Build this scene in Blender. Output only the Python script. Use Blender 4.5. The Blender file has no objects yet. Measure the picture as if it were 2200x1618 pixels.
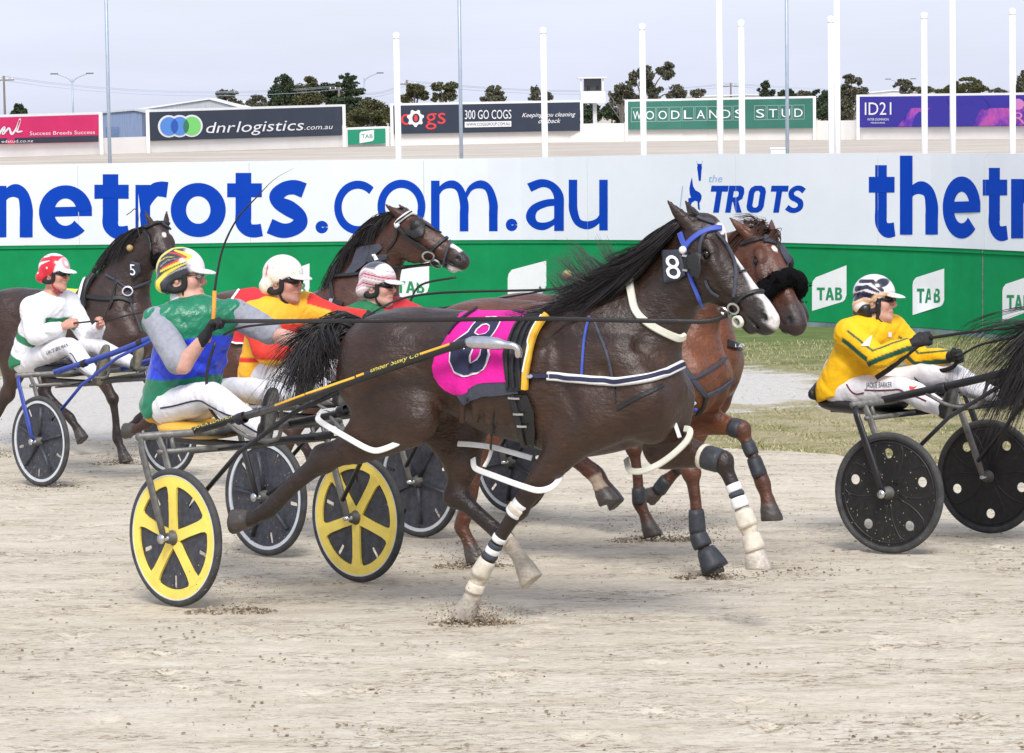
import bpy, bmesh, math, random
import numpy as np
from mathutils import Vector, Matrix
from mathutils.bvhtree import BVHTree
from mathutils.geometry import delaunay_2d_cdt
SC = bpy.context.scene
COL = SC.collection
random.seed(7); RNG = np.random.default_rng(7)
# ------------------------------------------------------------------ camera
F = 6000.0; CX, CY = 1100.0, 809.0          # long lens: focal length in photo pixels (2200 x 1618)
CAMZ = 2.47; SL = 0.0473                    # eye height; cross-fall of the banked track
PITCH = math.atan(559/F); ROLL = math.radians(0.8)
fw = np.array([0, math.cos(PITCH), -math.sin(PITCH)])
_up0 = np.cross(np.array([1., 0, 0]), fw)
rt = np.array([1., 0, 0])*math.cos(ROLL) - _up0*math.sin(ROLL)
up = _up0*math.cos(ROLL) + np.array([1., 0, 0])*math.sin(ROLL)
CAM = np.array([0, 0, CAMZ])
cd = bpy.data.cameras.new("camera"); cam = bpy.data.objects.new("camera", cd); COL.objects.link(cam)
cd.sensor_width = 36; cd.lens = F/2200*36; cd.clip_end = 5000; cd.clip_start = .5
M3 = Matrix((rt, up, -fw)).transposed()
cam.matrix_world = Matrix.Translation(CAM) @ M3.to_4x4()
SC.camera = cam
# ------------------------------------------------------------------ light
SUN_EL, SUN_AZ = 48, 178                    # degrees; azimuth clockwise from +Y
w = bpy.data.worlds.new("World"); SC.world = w; w.use_nodes = True
nt = w.node_tree; bg = nt.nodes['Background']
sky = nt.nodes.new('ShaderNodeTexSky'); sky.sky_type = 'NISHITA'; sky.sun_disc = False
sky.sun_elevation = math.radians(SUN_EL); sky.sun_rotation = math.radians(SUN_AZ)
sky.air_density = 1.0; sky.dust_density = 2.5
tc = nt.nodes.new('ShaderNodeTexCoord'); mp = nt.nodes.new('ShaderNodeMapping'); mp.inputs['Scale'].default_value = (1, 1, 5.0)
nz = nt.nodes.new('ShaderNodeTexNoise'); nz.inputs['Scale'].default_value = 3.2; nz.inputs['Detail'].default_value = 6; nz.inputs['Roughness'].default_value = .55
cr = nt.nodes.new('ShaderNodeValToRGB'); cr.color_ramp.elements[0].position = .34; cr.color_ramp.elements[1].position = .66
cr.color_ramp.elements[0].color = (.66, .66, .66, 1); cr.color_ramp.elements[1].color = (.97, .97, .97, 1)
mx = nt.nodes.new('ShaderNodeMix'); mx.data_type = 'RGBA'
nt.links.new(tc.outputs['Generated'], mp.inputs['Vector']); nt.links.new(mp.outputs[0], nz.inputs['Vector'])
nt.links.new(nz.outputs[0], cr.inputs[0]); nt.links.new(cr.outputs[0], mx.inputs[0])
nt.links.new(sky.outputs[0], mx.inputs[6]); mx.inputs[7].default_value = (4.3, 4.55, 5.5, 1)   # thin bright overcast
nt.links.new(mx.outputs[2], bg.inputs['Color']); bg.inputs['Strength'].default_value = .10
sd = bpy.data.lights.new("sun", 'SUN'); sun = bpy.data.objects.new("sun", sd); COL.objects.link(sun)
sd.energy = 1.5; sd.angle = math.radians(20); sd.color = (1, .97, .93)
_e, _a = math.radians(SUN_EL), math.radians(SUN_AZ)
sun.rotation_euler = Vector((math.cos(_e)*math.sin(_a), math.cos(_e)*math.cos(_a), math.sin(_e))).to_track_quat('Z', 'Y').to_euler()
SC.view_settings.view_transform = 'Standard'; SC.view_settings.look = 'None'
SC.view_settings.exposure = 1.02; SC.view_settings.gamma = 1
SC.render.engine = 'CYCLES'; SC.cycles.max_bounces = 5; SC.cycles.transparent_max_bounces = 6

# ------------------------------------------------------------------ projection helpers
def proj(p):
    d = np.asarray(p, float)-CAM; z = d@fw
    return CX+F*(d@rt)/z, CY-F*(d@up)/z
def ray(u, v):
    d = fw*F+rt*(u-CX)+up*(CY-v); return d/np.linalg.norm(d)
def at_depth(u, v, D):                      # point on a pixel's ray at distance D along +Y
    d = ray(u, v); return CAM+d*(D/d[1])
TH = math.atan(SL)
T0 = np.array([0, 0, .65])
RT = np.array([[1, 0, 0], [0, math.cos(TH), math.sin(TH)], [0, -math.sin(TH), math.cos(TH)]])
class Fr:                                   # a frame standing on the banked track, X forward, Y left, heading th towards the camera
    def __init__(s, x, y, th):
        s.o = T0+RT@np.array([x, y, 0]); c, sn = math.cos(math.radians(th)), math.sin(math.radians(th))
        s.R = RT@np.array([[c, sn, 0], [-sn, c, 0], [0, 0, 1]])
    def w(s, p): return s.o+s.R@np.asarray(p, float)
    def l(s, p): return s.R.T@(np.asarray(p, float)-s.o)
    def W(s, P): return np.asarray(P)@s.R.T+s.o
    def L(s, P): return (np.asarray(P)-s.o)@s.R
    def J(s, u, v, Y):
        d = s.R.T@ray(u, v); c = s.R.T@(CAM-s.o); t = (Y-c[1])/d[1]; return c+t*d
    def mat(s):
        m = Matrix(s.R.tolist()).to_4x4(); m.translation = Vector(s.o); return m
def gz(x, y):                               # ground height: banked track, then a rise to the rail, then the infield
    z = T0[2]-SL*y
    z0 = T0[2]-SL*23.5
    t = np.clip((np.asarray(y, float)-23.5)/9.0, 0, 1); t = t*t*(3-2*t)
    far = -.26
    return np.where(np.asarray(y) < 23.5, z, z0+(far-z0)*t)

# ------------------------------------------------------------------ object helpers
def mesh(name, V, Fc, m=None, parent=None, smooth=False, col=None):
    me = bpy.data.meshes.new(name)
    V = np.asarray(V, dtype=np.float32).reshape(-1, 3)
    if isinstance(Fc, np.ndarray) and Fc.ndim == 2:
        n, k = Fc.shape
        me.vertices.add(len(V)); me.vertices.foreach_set('co', V.ravel())
        me.loops.add(n*k); me.loops.foreach_set('vertex_index', Fc.astype(np.int32).ravel())
        me.polygons.add(n); me.polygons.foreach_set('loop_start', np.arange(0, n*k, k, dtype=np.int32))
        me.polygons.foreach_set('loop_total', np.full(n, k, dtype=np.int32))
        me.update(calc_edges=True); me.validate()
    else:
        me.from_pydata([tuple(map(float, v)) for v in V], [], [tuple(int(i) for i in f) for f in Fc]); me.update()
    if smooth: me.polygons.foreach_set('use_smooth', np.ones(len(me.polygons), dtype=bool))
    if col is not None:
        a = me.color_attributes.new('Col', 'FLOAT_COLOR', 'POINT')
        c4 = np.ones((len(V), 4), dtype=np.float32); c4[:, :3] = col
        a.data.foreach_set('color', c4.ravel())
    if m is not None: me.materials.append(m)
    o = bpy.data.objects.new(name, me); COL.objects.link(o)
    if parent is not None: o.parent = parent
    return o
def tag(o, label=None, cat=None, group=None, kind=None):
    if label: o['label'] = label
    if cat: o['category'] = cat
    if group: o['group'] = group
    if kind: o['kind'] = kind
    return o
def empty(name, M=None):
    o = bpy.data.objects.new(name, None); COL.objects.link(o); o.empty_display_size = .1
    if M is not None: o.matrix_world = M
    return o
class MB:                                   # mesh builder: verts + faces in one list
    def __init__(s): s.v = []; s.f = []; s.c = []
    def add(s, V, Fc, c=None):
        n = len(s.v); s.v += [tuple(map(float, p)) for p in V]; s.f += [tuple(int(i)+n for i in f) for f in Fc]
        s.c += [c if c is not None else (1, 1, 1)]*len(V); return s
    def box(s, c, size, R=None, col=None):
        P = np.array([[x, y, z] for x in (-.5, .5) for y in (-.5, .5) for z in (-.5, .5)])*np.array(size)
        if R is not None: P = P@np.asarray(R).T
        return s.add(P+np.array(c), [(0, 1, 3, 2), (4, 6, 7, 5), (0, 4, 5, 1), (2, 3, 7, 6), (0, 2, 6, 4), (1, 5, 7, 3)], col)
    def tube(s, pts, r, seg=8, flat=1.0, side=None, col=None, cap=True):
        pts = np.asarray(pts, float); n = len(pts); r = np.broadcast_to(np.asarray(r, float), (n,))
        T = np.gradient(pts, axis=0); T /= np.linalg.norm(T, axis=1)[:, None]+1e-9
        u = np.array(side if side is not None else ((0, 0, 1) if abs(T[0][2]) < .9 else (1, 0, 0)), float)
        V = []
        for i in range(n):
            u = u-T[i]*(u@T[i]); u /= np.linalg.norm(u)+1e-9; b = np.cross(T[i], u)
            for k in range(seg):
                a = 2*math.pi*k/seg; V.append(pts[i]+r[i]*(math.cos(a)*u+flat*math.sin(a)*b))
        Fc = [(i*seg+k, i*seg+(k+1) % seg, (i+1)*seg+(k+1) % seg, (i+1)*seg+k) for i in range(n-1) for k in range(seg)]
        if cap: Fc += [tuple(range(seg))[::-1], tuple((n-1)*seg+k for k in range(seg))]
        return s.add(V, Fc, col)
    def lathe(s, prof, c, axis, seg=32, col=None, a0=0):   # prof: (radius, along-axis)
        ax = np.array(axis, float); ax /= np.linalg.norm(ax)
        u = np.cross(ax, (0, 0, 1) if abs(ax[2]) < .9 else (1, 0, 0)); u /= np.linalg.norm(u); b = np.cross(ax, u)
        V = [np.array(c)+ax*h+r*(math.cos(a0+2*math.pi*k/seg)*u+math.sin(a0+2*math.pi*k/seg)*b) for r, h in prof for k in range(seg)]
        n = len(prof)
        return s.add(V, [(i*seg+k, i*seg+(k+1) % seg, (i+1)*seg+(k+1) % seg, (i+1)*seg+k) for i in range(n-1) for k in range(seg)], col)
    def ball(s, c, r, seg=12, col=None, sc=(1, 1, 1)):
        V, Fc = [], []
        m = seg//2
        for i in range(m+1):
            for k in range(seg):
                a, b = math.pi*i/m, 2*math.pi*k/seg
                V.append(np.array(c)+r*np.array(sc)*np.array((math.sin(a)*math.cos(b), math.sin(a)*math.sin(b), math.cos(a))))
        Fc = [(i*seg+k, (i+1)*seg+k, (i+1)*seg+(k+1) % seg, i*seg+(k+1) % seg) for i in range(m) for k in range(seg)]
        return s.add(V, Fc, col)
    def build(s, name, m, parent=None, smooth=True, col=False):
        return mesh(name, s.v, s.f, m, parent, smooth, np.array(s.c) if col else None)
def cat(pts, n=6):                          # Catmull-Rom through the points (any dimension)
    P = np.asarray(pts, float)
    if len(P) < 3: return np.array([P[0]+(P[-1]-P[0])*t for t in np.linspace(0, 1, n+1)])
    Q = np.vstack([2*P[0]-P[1], P, 2*P[-1]-P[-2]]); out = []
    for i in range(1, len(Q)-2):
        for t in np.linspace(0, 1, n, endpoint=False):
            a, b, c, d = Q[i-1], Q[i], Q[i+1], Q[i+2]
            out.append(.5*((2*b)+(-a+c)*t+(2*a-5*b+4*c-d)*t*t+(-a+3*b-3*c+d)*t**3))
    out.append(P[-1]); return np.array(out)

# ------------------------------------------------------------------ materials
def mat(name, col=(.5, .5, .5), rough=.6, attr=False, metal=0., spec=.5, var=.0, vscale=8., bump=0., bscale=40., sheen=0., coat=0., detail=4, stretch=None, obj=True):
    m = bpy.data.materials.new(name); m.use_nodes = True; t = m.node_tree; p = t.nodes['Principled BSDF']
    L = t.links.new
    p.inputs['Roughness'].default_value = rough; p.inputs['Metallic'].default_value = metal
    p.inputs['Specular IOR Level'].default_value = spec; p.inputs['Sheen Weight'].default_value = sheen; p.inputs['Coat Weight'].default_value = coat
    p.inputs['Base Color'].default_value = (*col, 1)
    tc = t.nodes.new('ShaderNodeTexCoord'); mp = t.nodes.new('ShaderNodeMapping'); L(tc.outputs['Object'], mp.inputs[0])
    if stretch: mp.inputs['Scale'].default_value = stretch
    src = None
    if attr:
        a = t.nodes.new('ShaderNodeVertexColor'); a.layer_name = 'Col'; src = a.outputs[0]
    if var > 0:
        n = t.nodes.new('ShaderNodeTexNoise'); n.inputs['Scale'].default_value = vscale; n.inputs['Detail'].default_value = detail; n.inputs['Roughness'].default_value = .62
        L(mp.outputs[0], n.inputs['Vector'])
        r = t.nodes.new('ShaderNodeMapRange'); r.inputs[1].default_value = .3; r.inputs[2].default_value = .7; r.inputs[3].default_value = 1-var; r.inputs[4].default_value = 1+var
        L(n.outputs[0], r.inputs[0])
        x = t.nodes.new('ShaderNodeMix'); x.data_type = 'RGBA'; x.blend_type = 'MULTIPLY'; x.inputs[0].default_value = 1
        if src: L(src, x.inputs[6])
        else: x.inputs[6].default_value = (*col, 1)
        L(r.outputs[0], x.inputs[7]); src = x.outputs[2]
    if src: L(src, p.inputs['Base Color'])
    if bump > 0:
        n = t.nodes.new('ShaderNodeTexNoise'); n.inputs['Scale'].default_value = bscale; n.inputs['Detail'].default_value = 5
        L(mp.outputs[0], n.inputs['Vector'])
        b = t.nodes.new('ShaderNodeBump'); b.inputs['Strength'].default_value = bump; b.inputs['Distance'].default_value = .02
        L(n.outputs[0], b.inputs['Height']); L(b.outputs[0], p.inputs['Normal'])
    return m
WHITE = mat('white_paint', (.8, .8, .8), .45, var=.04, vscale=3)
BLACKP = mat('black_plastic', (.015, .015, .017), .45, var=.3, vscale=30)
BLACKL = mat('black_leather', (.012, .012, .013), .5, bump=.2, bscale=90)
STEEL = mat('steel', (.6, .6, .62), .25, metal=1, var=.15, vscale=20)
GREYM = mat('grey_metal', (.17, .165, .155), .5, metal=.3, var=.35, vscale=18)
ATTR = mat('painted', attr=True, rough=.5)

# ------------------------------------------------------------------ signed-distance modelling
class SDF:
    def __init__(s): s.ops = []
    def tube(s, pts, k=.03, side=(0, 1, 0), n=3, op='+'):
        """pts: rows (x,y,z,ra,rb): ra across the plane normal to 'side', rb along 'side'"""
        P = np.array([list(p)+[p[3]]*(5-len(p)) for p in pts], float)
        if len(P) > 2 and n > 1: P = cat(P, n); P[:, 3:] = np.maximum(P[:, 3:], .002)
        s.ops.append(('t', P, np.array(side, float), k, op)); return s
    def ell(s, c, r, k=.03, R=None, op='+'):
        s.ops.append(('e', np.array(c, float), np.array(r, float), np.eye(3) if R is None else np.asarray(R, float), k, op)); return s
    def prof(s, tab, k=.03, p=2.0, op='+'):
        """body along x: rows (x, zc, rz, ry)"""
        s.ops.append(('p', np.array(tab, float), p, k, op)); return s
    def cut(s, pt, n, k=.0):
        n = np.array(n, float); s.ops.append(('c', np.array(pt, float), n/np.linalg.norm(n), k)); return s
    def wrinkle(s, amp, A, B, seed=0):
        s.ops.append(('w', amp, np.array(A, float), np.array(B, float), seed)); return s
    def bounds(s):
        lo, hi = np.full(3, 1e9), np.full(3, -1e9)
        for o in s.ops:
            if o[0] == 't' and o[4] == '+':
                r = o[1][:, 3:].max(axis=1)[:, None]; lo = np.minimum(lo, (o[1][:, :3]-r).min(0)); hi = np.maximum(hi, (o[1][:, :3]+r).max(0))
            elif o[0] == 'e' and o[5] == '+': r = o[2].max(); lo = np.minimum(lo, o[1]-r); hi = np.maximum(hi, o[1]+r)
            elif o[0] == 'p':
                t = o[1]; lo = np.minimum(lo, [t[0, 0], -t[:, 3].max(), (t[:, 1]-t[:, 2]).min()]); hi = np.maximum(hi, [t[-1, 0], t[:, 3].max(), (t[:, 1]+t[:, 2]).max()])
        return lo, hi
    def eval(s, h, pad=.03):
        lo, hi = s.bounds(); lo = lo-pad; hi = hi+pad
        N = np.ceil((hi-lo)/h).astype(int)+1
        f = np.full(N, .2, dtype=np.float32)
        ax = [lo[i]+h*np.arange(N[i]) for i in range(3)]
        def sl(a, b):
            i0 = np.clip(np.floor((a-lo)/h).astype(int), 0, N-1); i1 = np.clip(np.ceil((b-lo)/h).astype(int)+1, 1, N)
            return tuple(slice(i0[i], i1[i]) for i in range(3))
        def grid(S): return np.meshgrid(*[ax[i][S[i]].astype(np.float32) for i in range(3)], indexing='ij')
        for o in s.ops:
            if o[0] == 'c':
                X, Y, Z = grid((slice(None),)*3); d = (X-o[1][0])*o[2][0]+(Y-o[1][1])*o[2][1]+(Z-o[1][2])*o[2][2]
                f = np.maximum(f, d.astype(np.float32)); continue
            if o[0] == 'w':
                X, Y, Z = grid((slice(None),)*3); A, B = o[2], o[3]; r = np.random.default_rng(o[4]); p = r.random(6)*6.28
                q = X*A[0]+Y*A[1]+Z*A[2]; e = X*B[0]+Y*B[1]+Z*B[2]
                wv = np.sin(q+1.3*np.sin(e+p[0])+p[1])*.6+np.sin(1.9*q-1.1*np.sin(1.7*e+p[2])+p[3])*.4
                gate = .45+.55*np.sin(.61*e+p[4]+1.2*np.sin(.37*q+p[5]))
                rg = .62-np.abs(np.sin(.55*q+.8*np.sin(.8*e+p[2])+p[3]))**.55; wv = .55*wv+1.15*rg
                f = f+(o[1]*wv*gate).astype(np.float32); continue
            op = o[-1]; k = o[-2]
            if o[0] == 't':
                P, side = o[1], o[2]; m = max(k, .02)+.015
                r = P[:, 3:].max(axis=1)[:, None]
                S = sl((P[:, :3]-r).min(0)-m, (P[:, :3]+r).max(0)+m); X, Y, Z = grid(S)
                d = np.full(X.shape, 9., dtype=np.float32)
                for a, b in zip(P[:-1], P[1:]):
                    ab = b[:3]-a[:3]; l2 = ab@ab+1e-12; dr = ab/math.sqrt(l2)
                    sd_ = side-dr*(side@dr); nn = np.linalg.norm(sd_)
                    sd_ = sd_/nn if nn > 1e-3 else np.cross(dr, (1, 0, 0)); nm = np.cross(dr, sd_)
                    qx, qy, qz = X-a[0], Y-a[1], Z-a[2]
                    t = np.clip((qx*ab[0]+qy*ab[1]+qz*ab[2])/l2, 0, 1)
                    qx, qy, qz = qx-t*ab[0], qy-t*ab[1], qz-t*ab[2]
                    ra = a[3]+(b[3]-a[3])*t; rb = a[4]+(b[4]-a[4])*t
                    qs = qx*sd_[0]+qy*sd_[1]+qz*sd_[2]; qn = qx*nm[0]+qy*nm[1]+qz*nm[2]; qd = qx*dr[0]+qy*dr[1]+qz*dr[2]
                    un = (qn*qn+qd*qd); us = qs*qs
                    k0 = np.sqrt(us/(rb*rb)+un/(ra*ra)); k1 = np.sqrt(us/rb**4+un/ra**4)+1e-9
                    d = np.minimum(d, np.where(k0 < 1e-4, -np.minimum(ra, rb), k0*(k0-1)/k1))
            elif o[0] == 'e':
                c, r, R = o[1], o[2], o[3]; m = max(k, .02)+.015+r.max()
                S = sl(c-m, c+m); X, Y, Z = grid(S)
                q = [(X-c[0])*R[0, i]+(Y-c[1])*R[1, i]+(Z-c[2])*R[2, i] for i in range(3)]
                k0 = np.sqrt(sum((q[i]/r[i])**2 for i in range(3))); k1 = np.sqrt(sum((q[i]/r[i]**2)**2 for i in range(3)))+1e-9
                d = np.where(k0 < 1e-4, -r.min(), k0*(k0-1)/k1)
            else:
                T, pw = cat(o[1], 6), o[2]; S = (slice(None),)*3; X, Y, Z = grid(S)
                x1 = ax[0]; zc = np.interp(x1, T[:, 0], T[:, 1]); rz = np.maximum(np.interp(x1, T[:, 0], T[:, 2]), .01); ry = np.maximum(np.interp(x1, T[:, 0], T[:, 3]), .01)
                zc, rz, ry = [a.astype(np.float32)[:, None, None] for a in (zc, rz, ry)]
                q = (np.abs(Y/ry)**pw+np.abs((Z-zc)/rz)**pw)**(1/pw)
                d = (q-1)*np.minimum(ry, rz)
                d = np.maximum(d, np.maximum(T[0, 0]-X, X-T[-1, 0]))
            d = d.astype(np.float32); a = f[S]
            if op == '+':
                hh = np.maximum(k-np.abs(a-d), 0)/max(k, 1e-6); f[S] = np.minimum(a, d)-hh*hh*k/4
            else:
                hh = np.maximum(k-np.abs(a+d), 0)/max(k, 1e-6); f[S] = np.maximum(a, -d)+hh*hh*k/4
        return f, lo, h
    def mesh(s, h=.01, pad=.03):
        f, lo, h = s.eval(h, pad); return nets(f, lo, h)
def nets(f, lo, h):
    """surface nets: one vertex per crossing cell, one quad per crossing edge"""
    s = f < 0; n0, n1, n2 = f.shape
    c = np.zeros((n0-1, n1-1, n2-1), dtype=np.int8)
    for i in (0, 1):
        for j in (0, 1):
            for k in (0, 1): c += s[i:n0-1+i, j:n1-1+j, k:n2-1+k]
    act = (c > 0) & (c < 8); ix = np.argwhere(act); idx = np.full(act.shape, -1, dtype=np.int64); idx[act] = np.arange(len(ix))
    acc = np.zeros((len(ix), 3)); cnt = np.zeros(len(ix))
    cor = [(i, j, k) for i in (0, 1) for j in (0, 1) for k in (0, 1)]
    val = {q: f[ix[:, 0]+q[0], ix[:, 1]+q[1], ix[:, 2]+q[2]].astype(float) for q in cor}
    for a in cor:
        for ax_ in range(3):
            if a[ax_] == 0:
                b = list(a); b[ax_] = 1; b = tuple(b); va, vb = val[a], val[b]
                m = (va < 0) != (vb < 0); t = np.where(m, va/np.where(m, va-vb, 1), 0)
                p = np.array(a, float)[None].repeat(len(ix), 0); p[:, ax_] = t
                acc[m] += p[m]; cnt[m] += 1
    V = (ix+acc/cnt[:, None])*h+lo
    Q = []
    for ax_ in range(3):
        sh = [slice(1, -1)]*3; a = [slice(1, f.shape[i]-1) for i in range(3)]; b = list(a)
        a[ax_] = slice(0, f.shape[ax_]-1); b[ax_] = slice(1, f.shape[ax_])
        sa, sb = s[tuple(a)], s[tuple(b)]; e = np.argwhere(sa != sb)
        if not len(e): continue
        inside = sa[tuple(e.T)]
        off = np.array([1, 1, 1]); off[ax_] = 0; g = e+off
        o1, o2 = [(1, 2), (2, 0), (0, 1)][ax_]
        d1 = np.eye(3, dtype=int)[o1]; d2 = np.eye(3, dtype=int)[o2]
        q = np.stack([idx[tuple((g-d1-d2).T)], idx[tuple((g-d2).T)], idx[tuple(g.T)], idx[tuple((g-d1).T)]], 1)
        q[~inside] = q[~inside][:, ::-1]; Q.append(q)
    Q = np.vstack(Q); Q = Q[(Q >= 0).all(1)]
    return V, Q
def hsh(P, s=1.0, seed=0):                  # smooth pseudo-noise on points, about -1..1
    r = np.random.default_rng(seed); v = np.zeros(len(P))
    for i in range(5):
        k = r.normal(size=3)*s*(1+.5*i); v += np.sin(P@k+r.random()*6.28+1.1*np.sin(P@(r.normal(size=3)*s*.8)+r.random()*6.28))/(1+.35*i)
    return v/3
def step(a, b, x): t = np.clip((x-a)/(b-a), 0, 1); return t*t*(3-2*t)
def mixc(c, d, t): return c+(np.asarray(d)-c)*np.asarray(t)[:, None]

# ------------------------------------------------------------------ things drawn on a surface, found by looking at it from where the photo was taken
class Surf:
    def __init__(s, objs):
        V, Fc = [], []; dg = bpy.context.evaluated_depsgraph_get()
        for o in objs:
            n = len(V); M = world(o); V += [M@v.co for v in o.data.vertices]; Fc += [[i+n for i in p.vertices] for p in o.data.polygons]
        s.t = BVHTree.FromPolygons(V, Fc)
    def hit(s, u, v):
        d = Vector(ray(u, v)); p, n, i, ds = s.t.ray_cast(Vector(CAM), d)
        if p is None: return None
        if n.dot(d) > 0: n = -n
        return np.array(p), np.array(n)
    def near(s, p):
        q, n, i, ds = s.t.find_nearest(Vector(p)); return np.array(q), np.array(n)
def world(o):
    M = o.matrix_basis.copy(); p = o.parent
    while p is not None: M = p.matrix_basis@M; p = p.parent
    return M
def tolocal(parent, P):
    if parent is None: return P
    M = np.array(world(parent).inverted()); P = np.asarray(P); return P@M[:3, :3].T+M[:3, 3]
def decal(name, surf, polys, m, parent, off=.006, grid=9., thick=0, fallback=None, jump=7.):
    """polys: list of pixel loops (first outline, rest holes by even-odd); laid on surf"""
    polys = [np.asarray(p, float) for p in polys]
    pts, edges = [], []
    for p in polys:
        n = len(pts); L = []
        for a, b in zip(p, np.roll(p, -1, 0)):
            k = max(1, int(np.linalg.norm(b-a)//(grid))); L += [a+(b-a)*t for t in np.linspace(0, 1, k, endpoint=False)]
        pts += L; edges += [(n+i, n+(i+1) % len(L)) for i in range(len(L))]
    al = np.vstack(polys); lo, hi = al.min(0), al.max(0)
    def inside(q):
        c = False
        for p in polys:
            for a, b in zip(p, np.roll(p, -1, 0)):
                if (a[1] > q[1]) != (b[1] > q[1]) and q[0] < (b[0]-a[0])*(q[1]-a[1])/(b[1]-a[1])+a[0]: c = not c
        return c
    nb = np.array(pts)
    for x in np.arange(lo[0]+grid/2, hi[0], grid):
        for y in np.arange(lo[1]+grid/2, hi[1], grid):
            q = np.array((x, y))
            if inside(q) and np.min(np.abs(nb-q).max(1)) > grid*.35: pts.append(q)
    r = delaunay_2d_cdt([Vector(p) for p in pts], edges, [], 0, 1e-4)
    vs, fs = r[0], [f for f in r[2] if inside(np.mean([r[0][i] for i in f], axis=0))]
    P, ok = [], []
    for v in vs:
        h = surf.hit(v[0], v[1])
        if h is None and fallback is not None: h = fallback(v[0], v[1])
        ok.append(h is not None); P.append(h[0]+h[1]*off if h is not None else (0, 0, 0))
    fs = [f for f in fs if all(ok[i] for i in f)]
    if not fs: return None
    # drop triangles bridging a depth jump
    P = np.array(P); vv = np.array([v[:2] for v in vs]); dep = np.linalg.norm(P-CAM, axis=1)
    def okf(f):
        for a, b in ((0, 1), (1, 2), (2, 0)):
            a, b = f[a], f[b]
            if np.linalg.norm(P[a]-P[b]) > (np.linalg.norm(vv[a]-vv[b])+1)*dep[a]/F*jump: return False
        return True
    fs = [f for f in fs if okf(f)]
    P = tolocal(parent, P)
    o = mesh(name, P, fs, m, parent, smooth=True)
    bm = bmesh.new(); bm.from_mesh(o.data); bmesh.ops.delete(bm, geom=[v for v in bm.verts if not v.link_faces], context='VERTS'); bm.to_mesh(o.data); bm.free()
    if thick:
        md = o.modifiers.new('s', 'SOLIDIFY'); md.thickness = thick; md.offset = 0
    return o
def strap(name, surf, px, w_, m, parent, off=.008, th=.006, n=8, close=False):
    """a flat strap lying on surf along pixel points; w_ width in metres"""
    P, Nn = [], []
    for u, v in cat(px, n):
        h = surf.hit(u, v)
        if h is None: continue
        P.append(h[0]+h[1]*off); Nn.append(h[1])
    if len(P) < 3: print('strap missed', name, px[0]); return None
    return band(name, P, Nn, w_, m, parent, th)
def band(name, P, Nn, w_, m, parent, th=.006):
    P = np.array(P); Nn = np.array(Nn)
    for _ in range(3):
        if len(P) > 4: Nn[1:-1] = (Nn[:-2]+Nn[1:-1]*2+Nn[2:])/4; P[1:-1] = (P[:-2]+P[1:-1]*2+P[2:])/4
    Nn /= np.linalg.norm(Nn, axis=1)[:, None]+1e-9
    T = np.gradient(P, axis=0); T /= np.linalg.norm(T, axis=1)[:, None]+1e-9
    B = np.cross(T, Nn); B /= np.linalg.norm(B, axis=1)[:, None]+1e-9
    w_ = np.broadcast_to(w_, (len(P),))[:, None]
    V = np.stack([P+B*w_/2-Nn*th, P+B*w_/2+Nn*th*.3, P+B*w_*.38+Nn*th, P-B*w_*.38+Nn*th, P-B*w_/2+Nn*th*.3, P-B*w_/2-Nn*th], 1).reshape(-1, 3)
    n = len(P); Fc = [(i*6+k, i*6+(k+1) % 6, (i+1)*6+(k+1) % 6, (i+1)*6+k) for i in range(n-1) for k in range(6)]+[tuple(range(6)), tuple((n-1)*6+k for k in range(6))[::-1]]
    return mesh(name, tolocal(parent, V), Fc, m, parent, smooth=False)
def text_polys(txt, off=0., shear=0., space=1.0):
    c = bpy.data.curves.new('t', 'FONT'); c.body = txt; c.offset = off; c.shear = shear; c.resolution_u = 3; c.fill_mode = 'NONE'; c.space_character = space
    o = bpy.data.objects.new('t', c); COL.objects.link(o); dg = bpy.context.evaluated_depsgraph_get()
    me = bpy.data.meshes.new_from_object(o.evaluated_get(dg)); bpy.data.objects.remove(o); bpy.data.curves.remove(c)
    adj = {}
    for e in me.edges:
        a, b = e.vertices; adj.setdefault(a, []).append(b); adj.setdefault(b, []).append(a)
    seen, loops = set(), []
    for v0 in adj:
        if v0 in seen: continue
        L = [v0]; seen.add(v0); v = v0
        while True:
            nx = [q for q in adj[v] if q not in seen]
            if not nx: break
            v = nx[0]; seen.add(v); L.append(v)
        loops.append(np.array([me.vertices[i].co[:2] for i in L]))
    return loops
# ================================================================== GROUND
def ground_at(u, v):                        # pixel -> point on the ground
    d = ray(u, v); lo, hi = 2., 900.
    g = lambda t: (CAM+d*t)[2]-float(gz(*(CAM+d*t)[:2]))
    for t in np.geomspace(4, 900, 400):
        if g(t) < 0: hi = t; break
        lo = t
    for _ in range(40):
        m = (lo+hi)/2
        if g(m) < 0: hi = m
        else: lo = m
    return CAM+d*hi
def sheet(name, xs, ys, m, dz=0., bump=None):
    X, Y = np.meshgrid(xs, ys, indexing='ij'); Z = gz(X, Y)+dz
    if bump: Z = Z+bump(X, Y)
    V = np.stack([X, Y, Z], -1).reshape(-1, 3); n, k = len(xs), len(ys)
    i, j = np.meshgrid(np.arange(n-1), np.arange(k-1), indexing='ij'); a = (i*k+j).ravel()
    return mesh(name, V, np.stack([a, a+k, a+k+1, a+1], 1), m, None, True)
def node_mat(name, rough=.9):
    m = bpy.data.materials.new(name); m.use_nodes = True; t = m.node_tree; p = t.nodes['Principled BSDF']; p.inputs['Roughness'].default_value = rough
    p.inputs['Specular IOR Level'].default_value = .25
    return m, t, p
def N(t, kind, **kw):
    n = t.nodes.new(kind)
    for k, v in kw.items():
        if k.startswith('i_'): n.inputs[k[2:]].default_value = v
        else: setattr(n, k, v)
    return n
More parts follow.
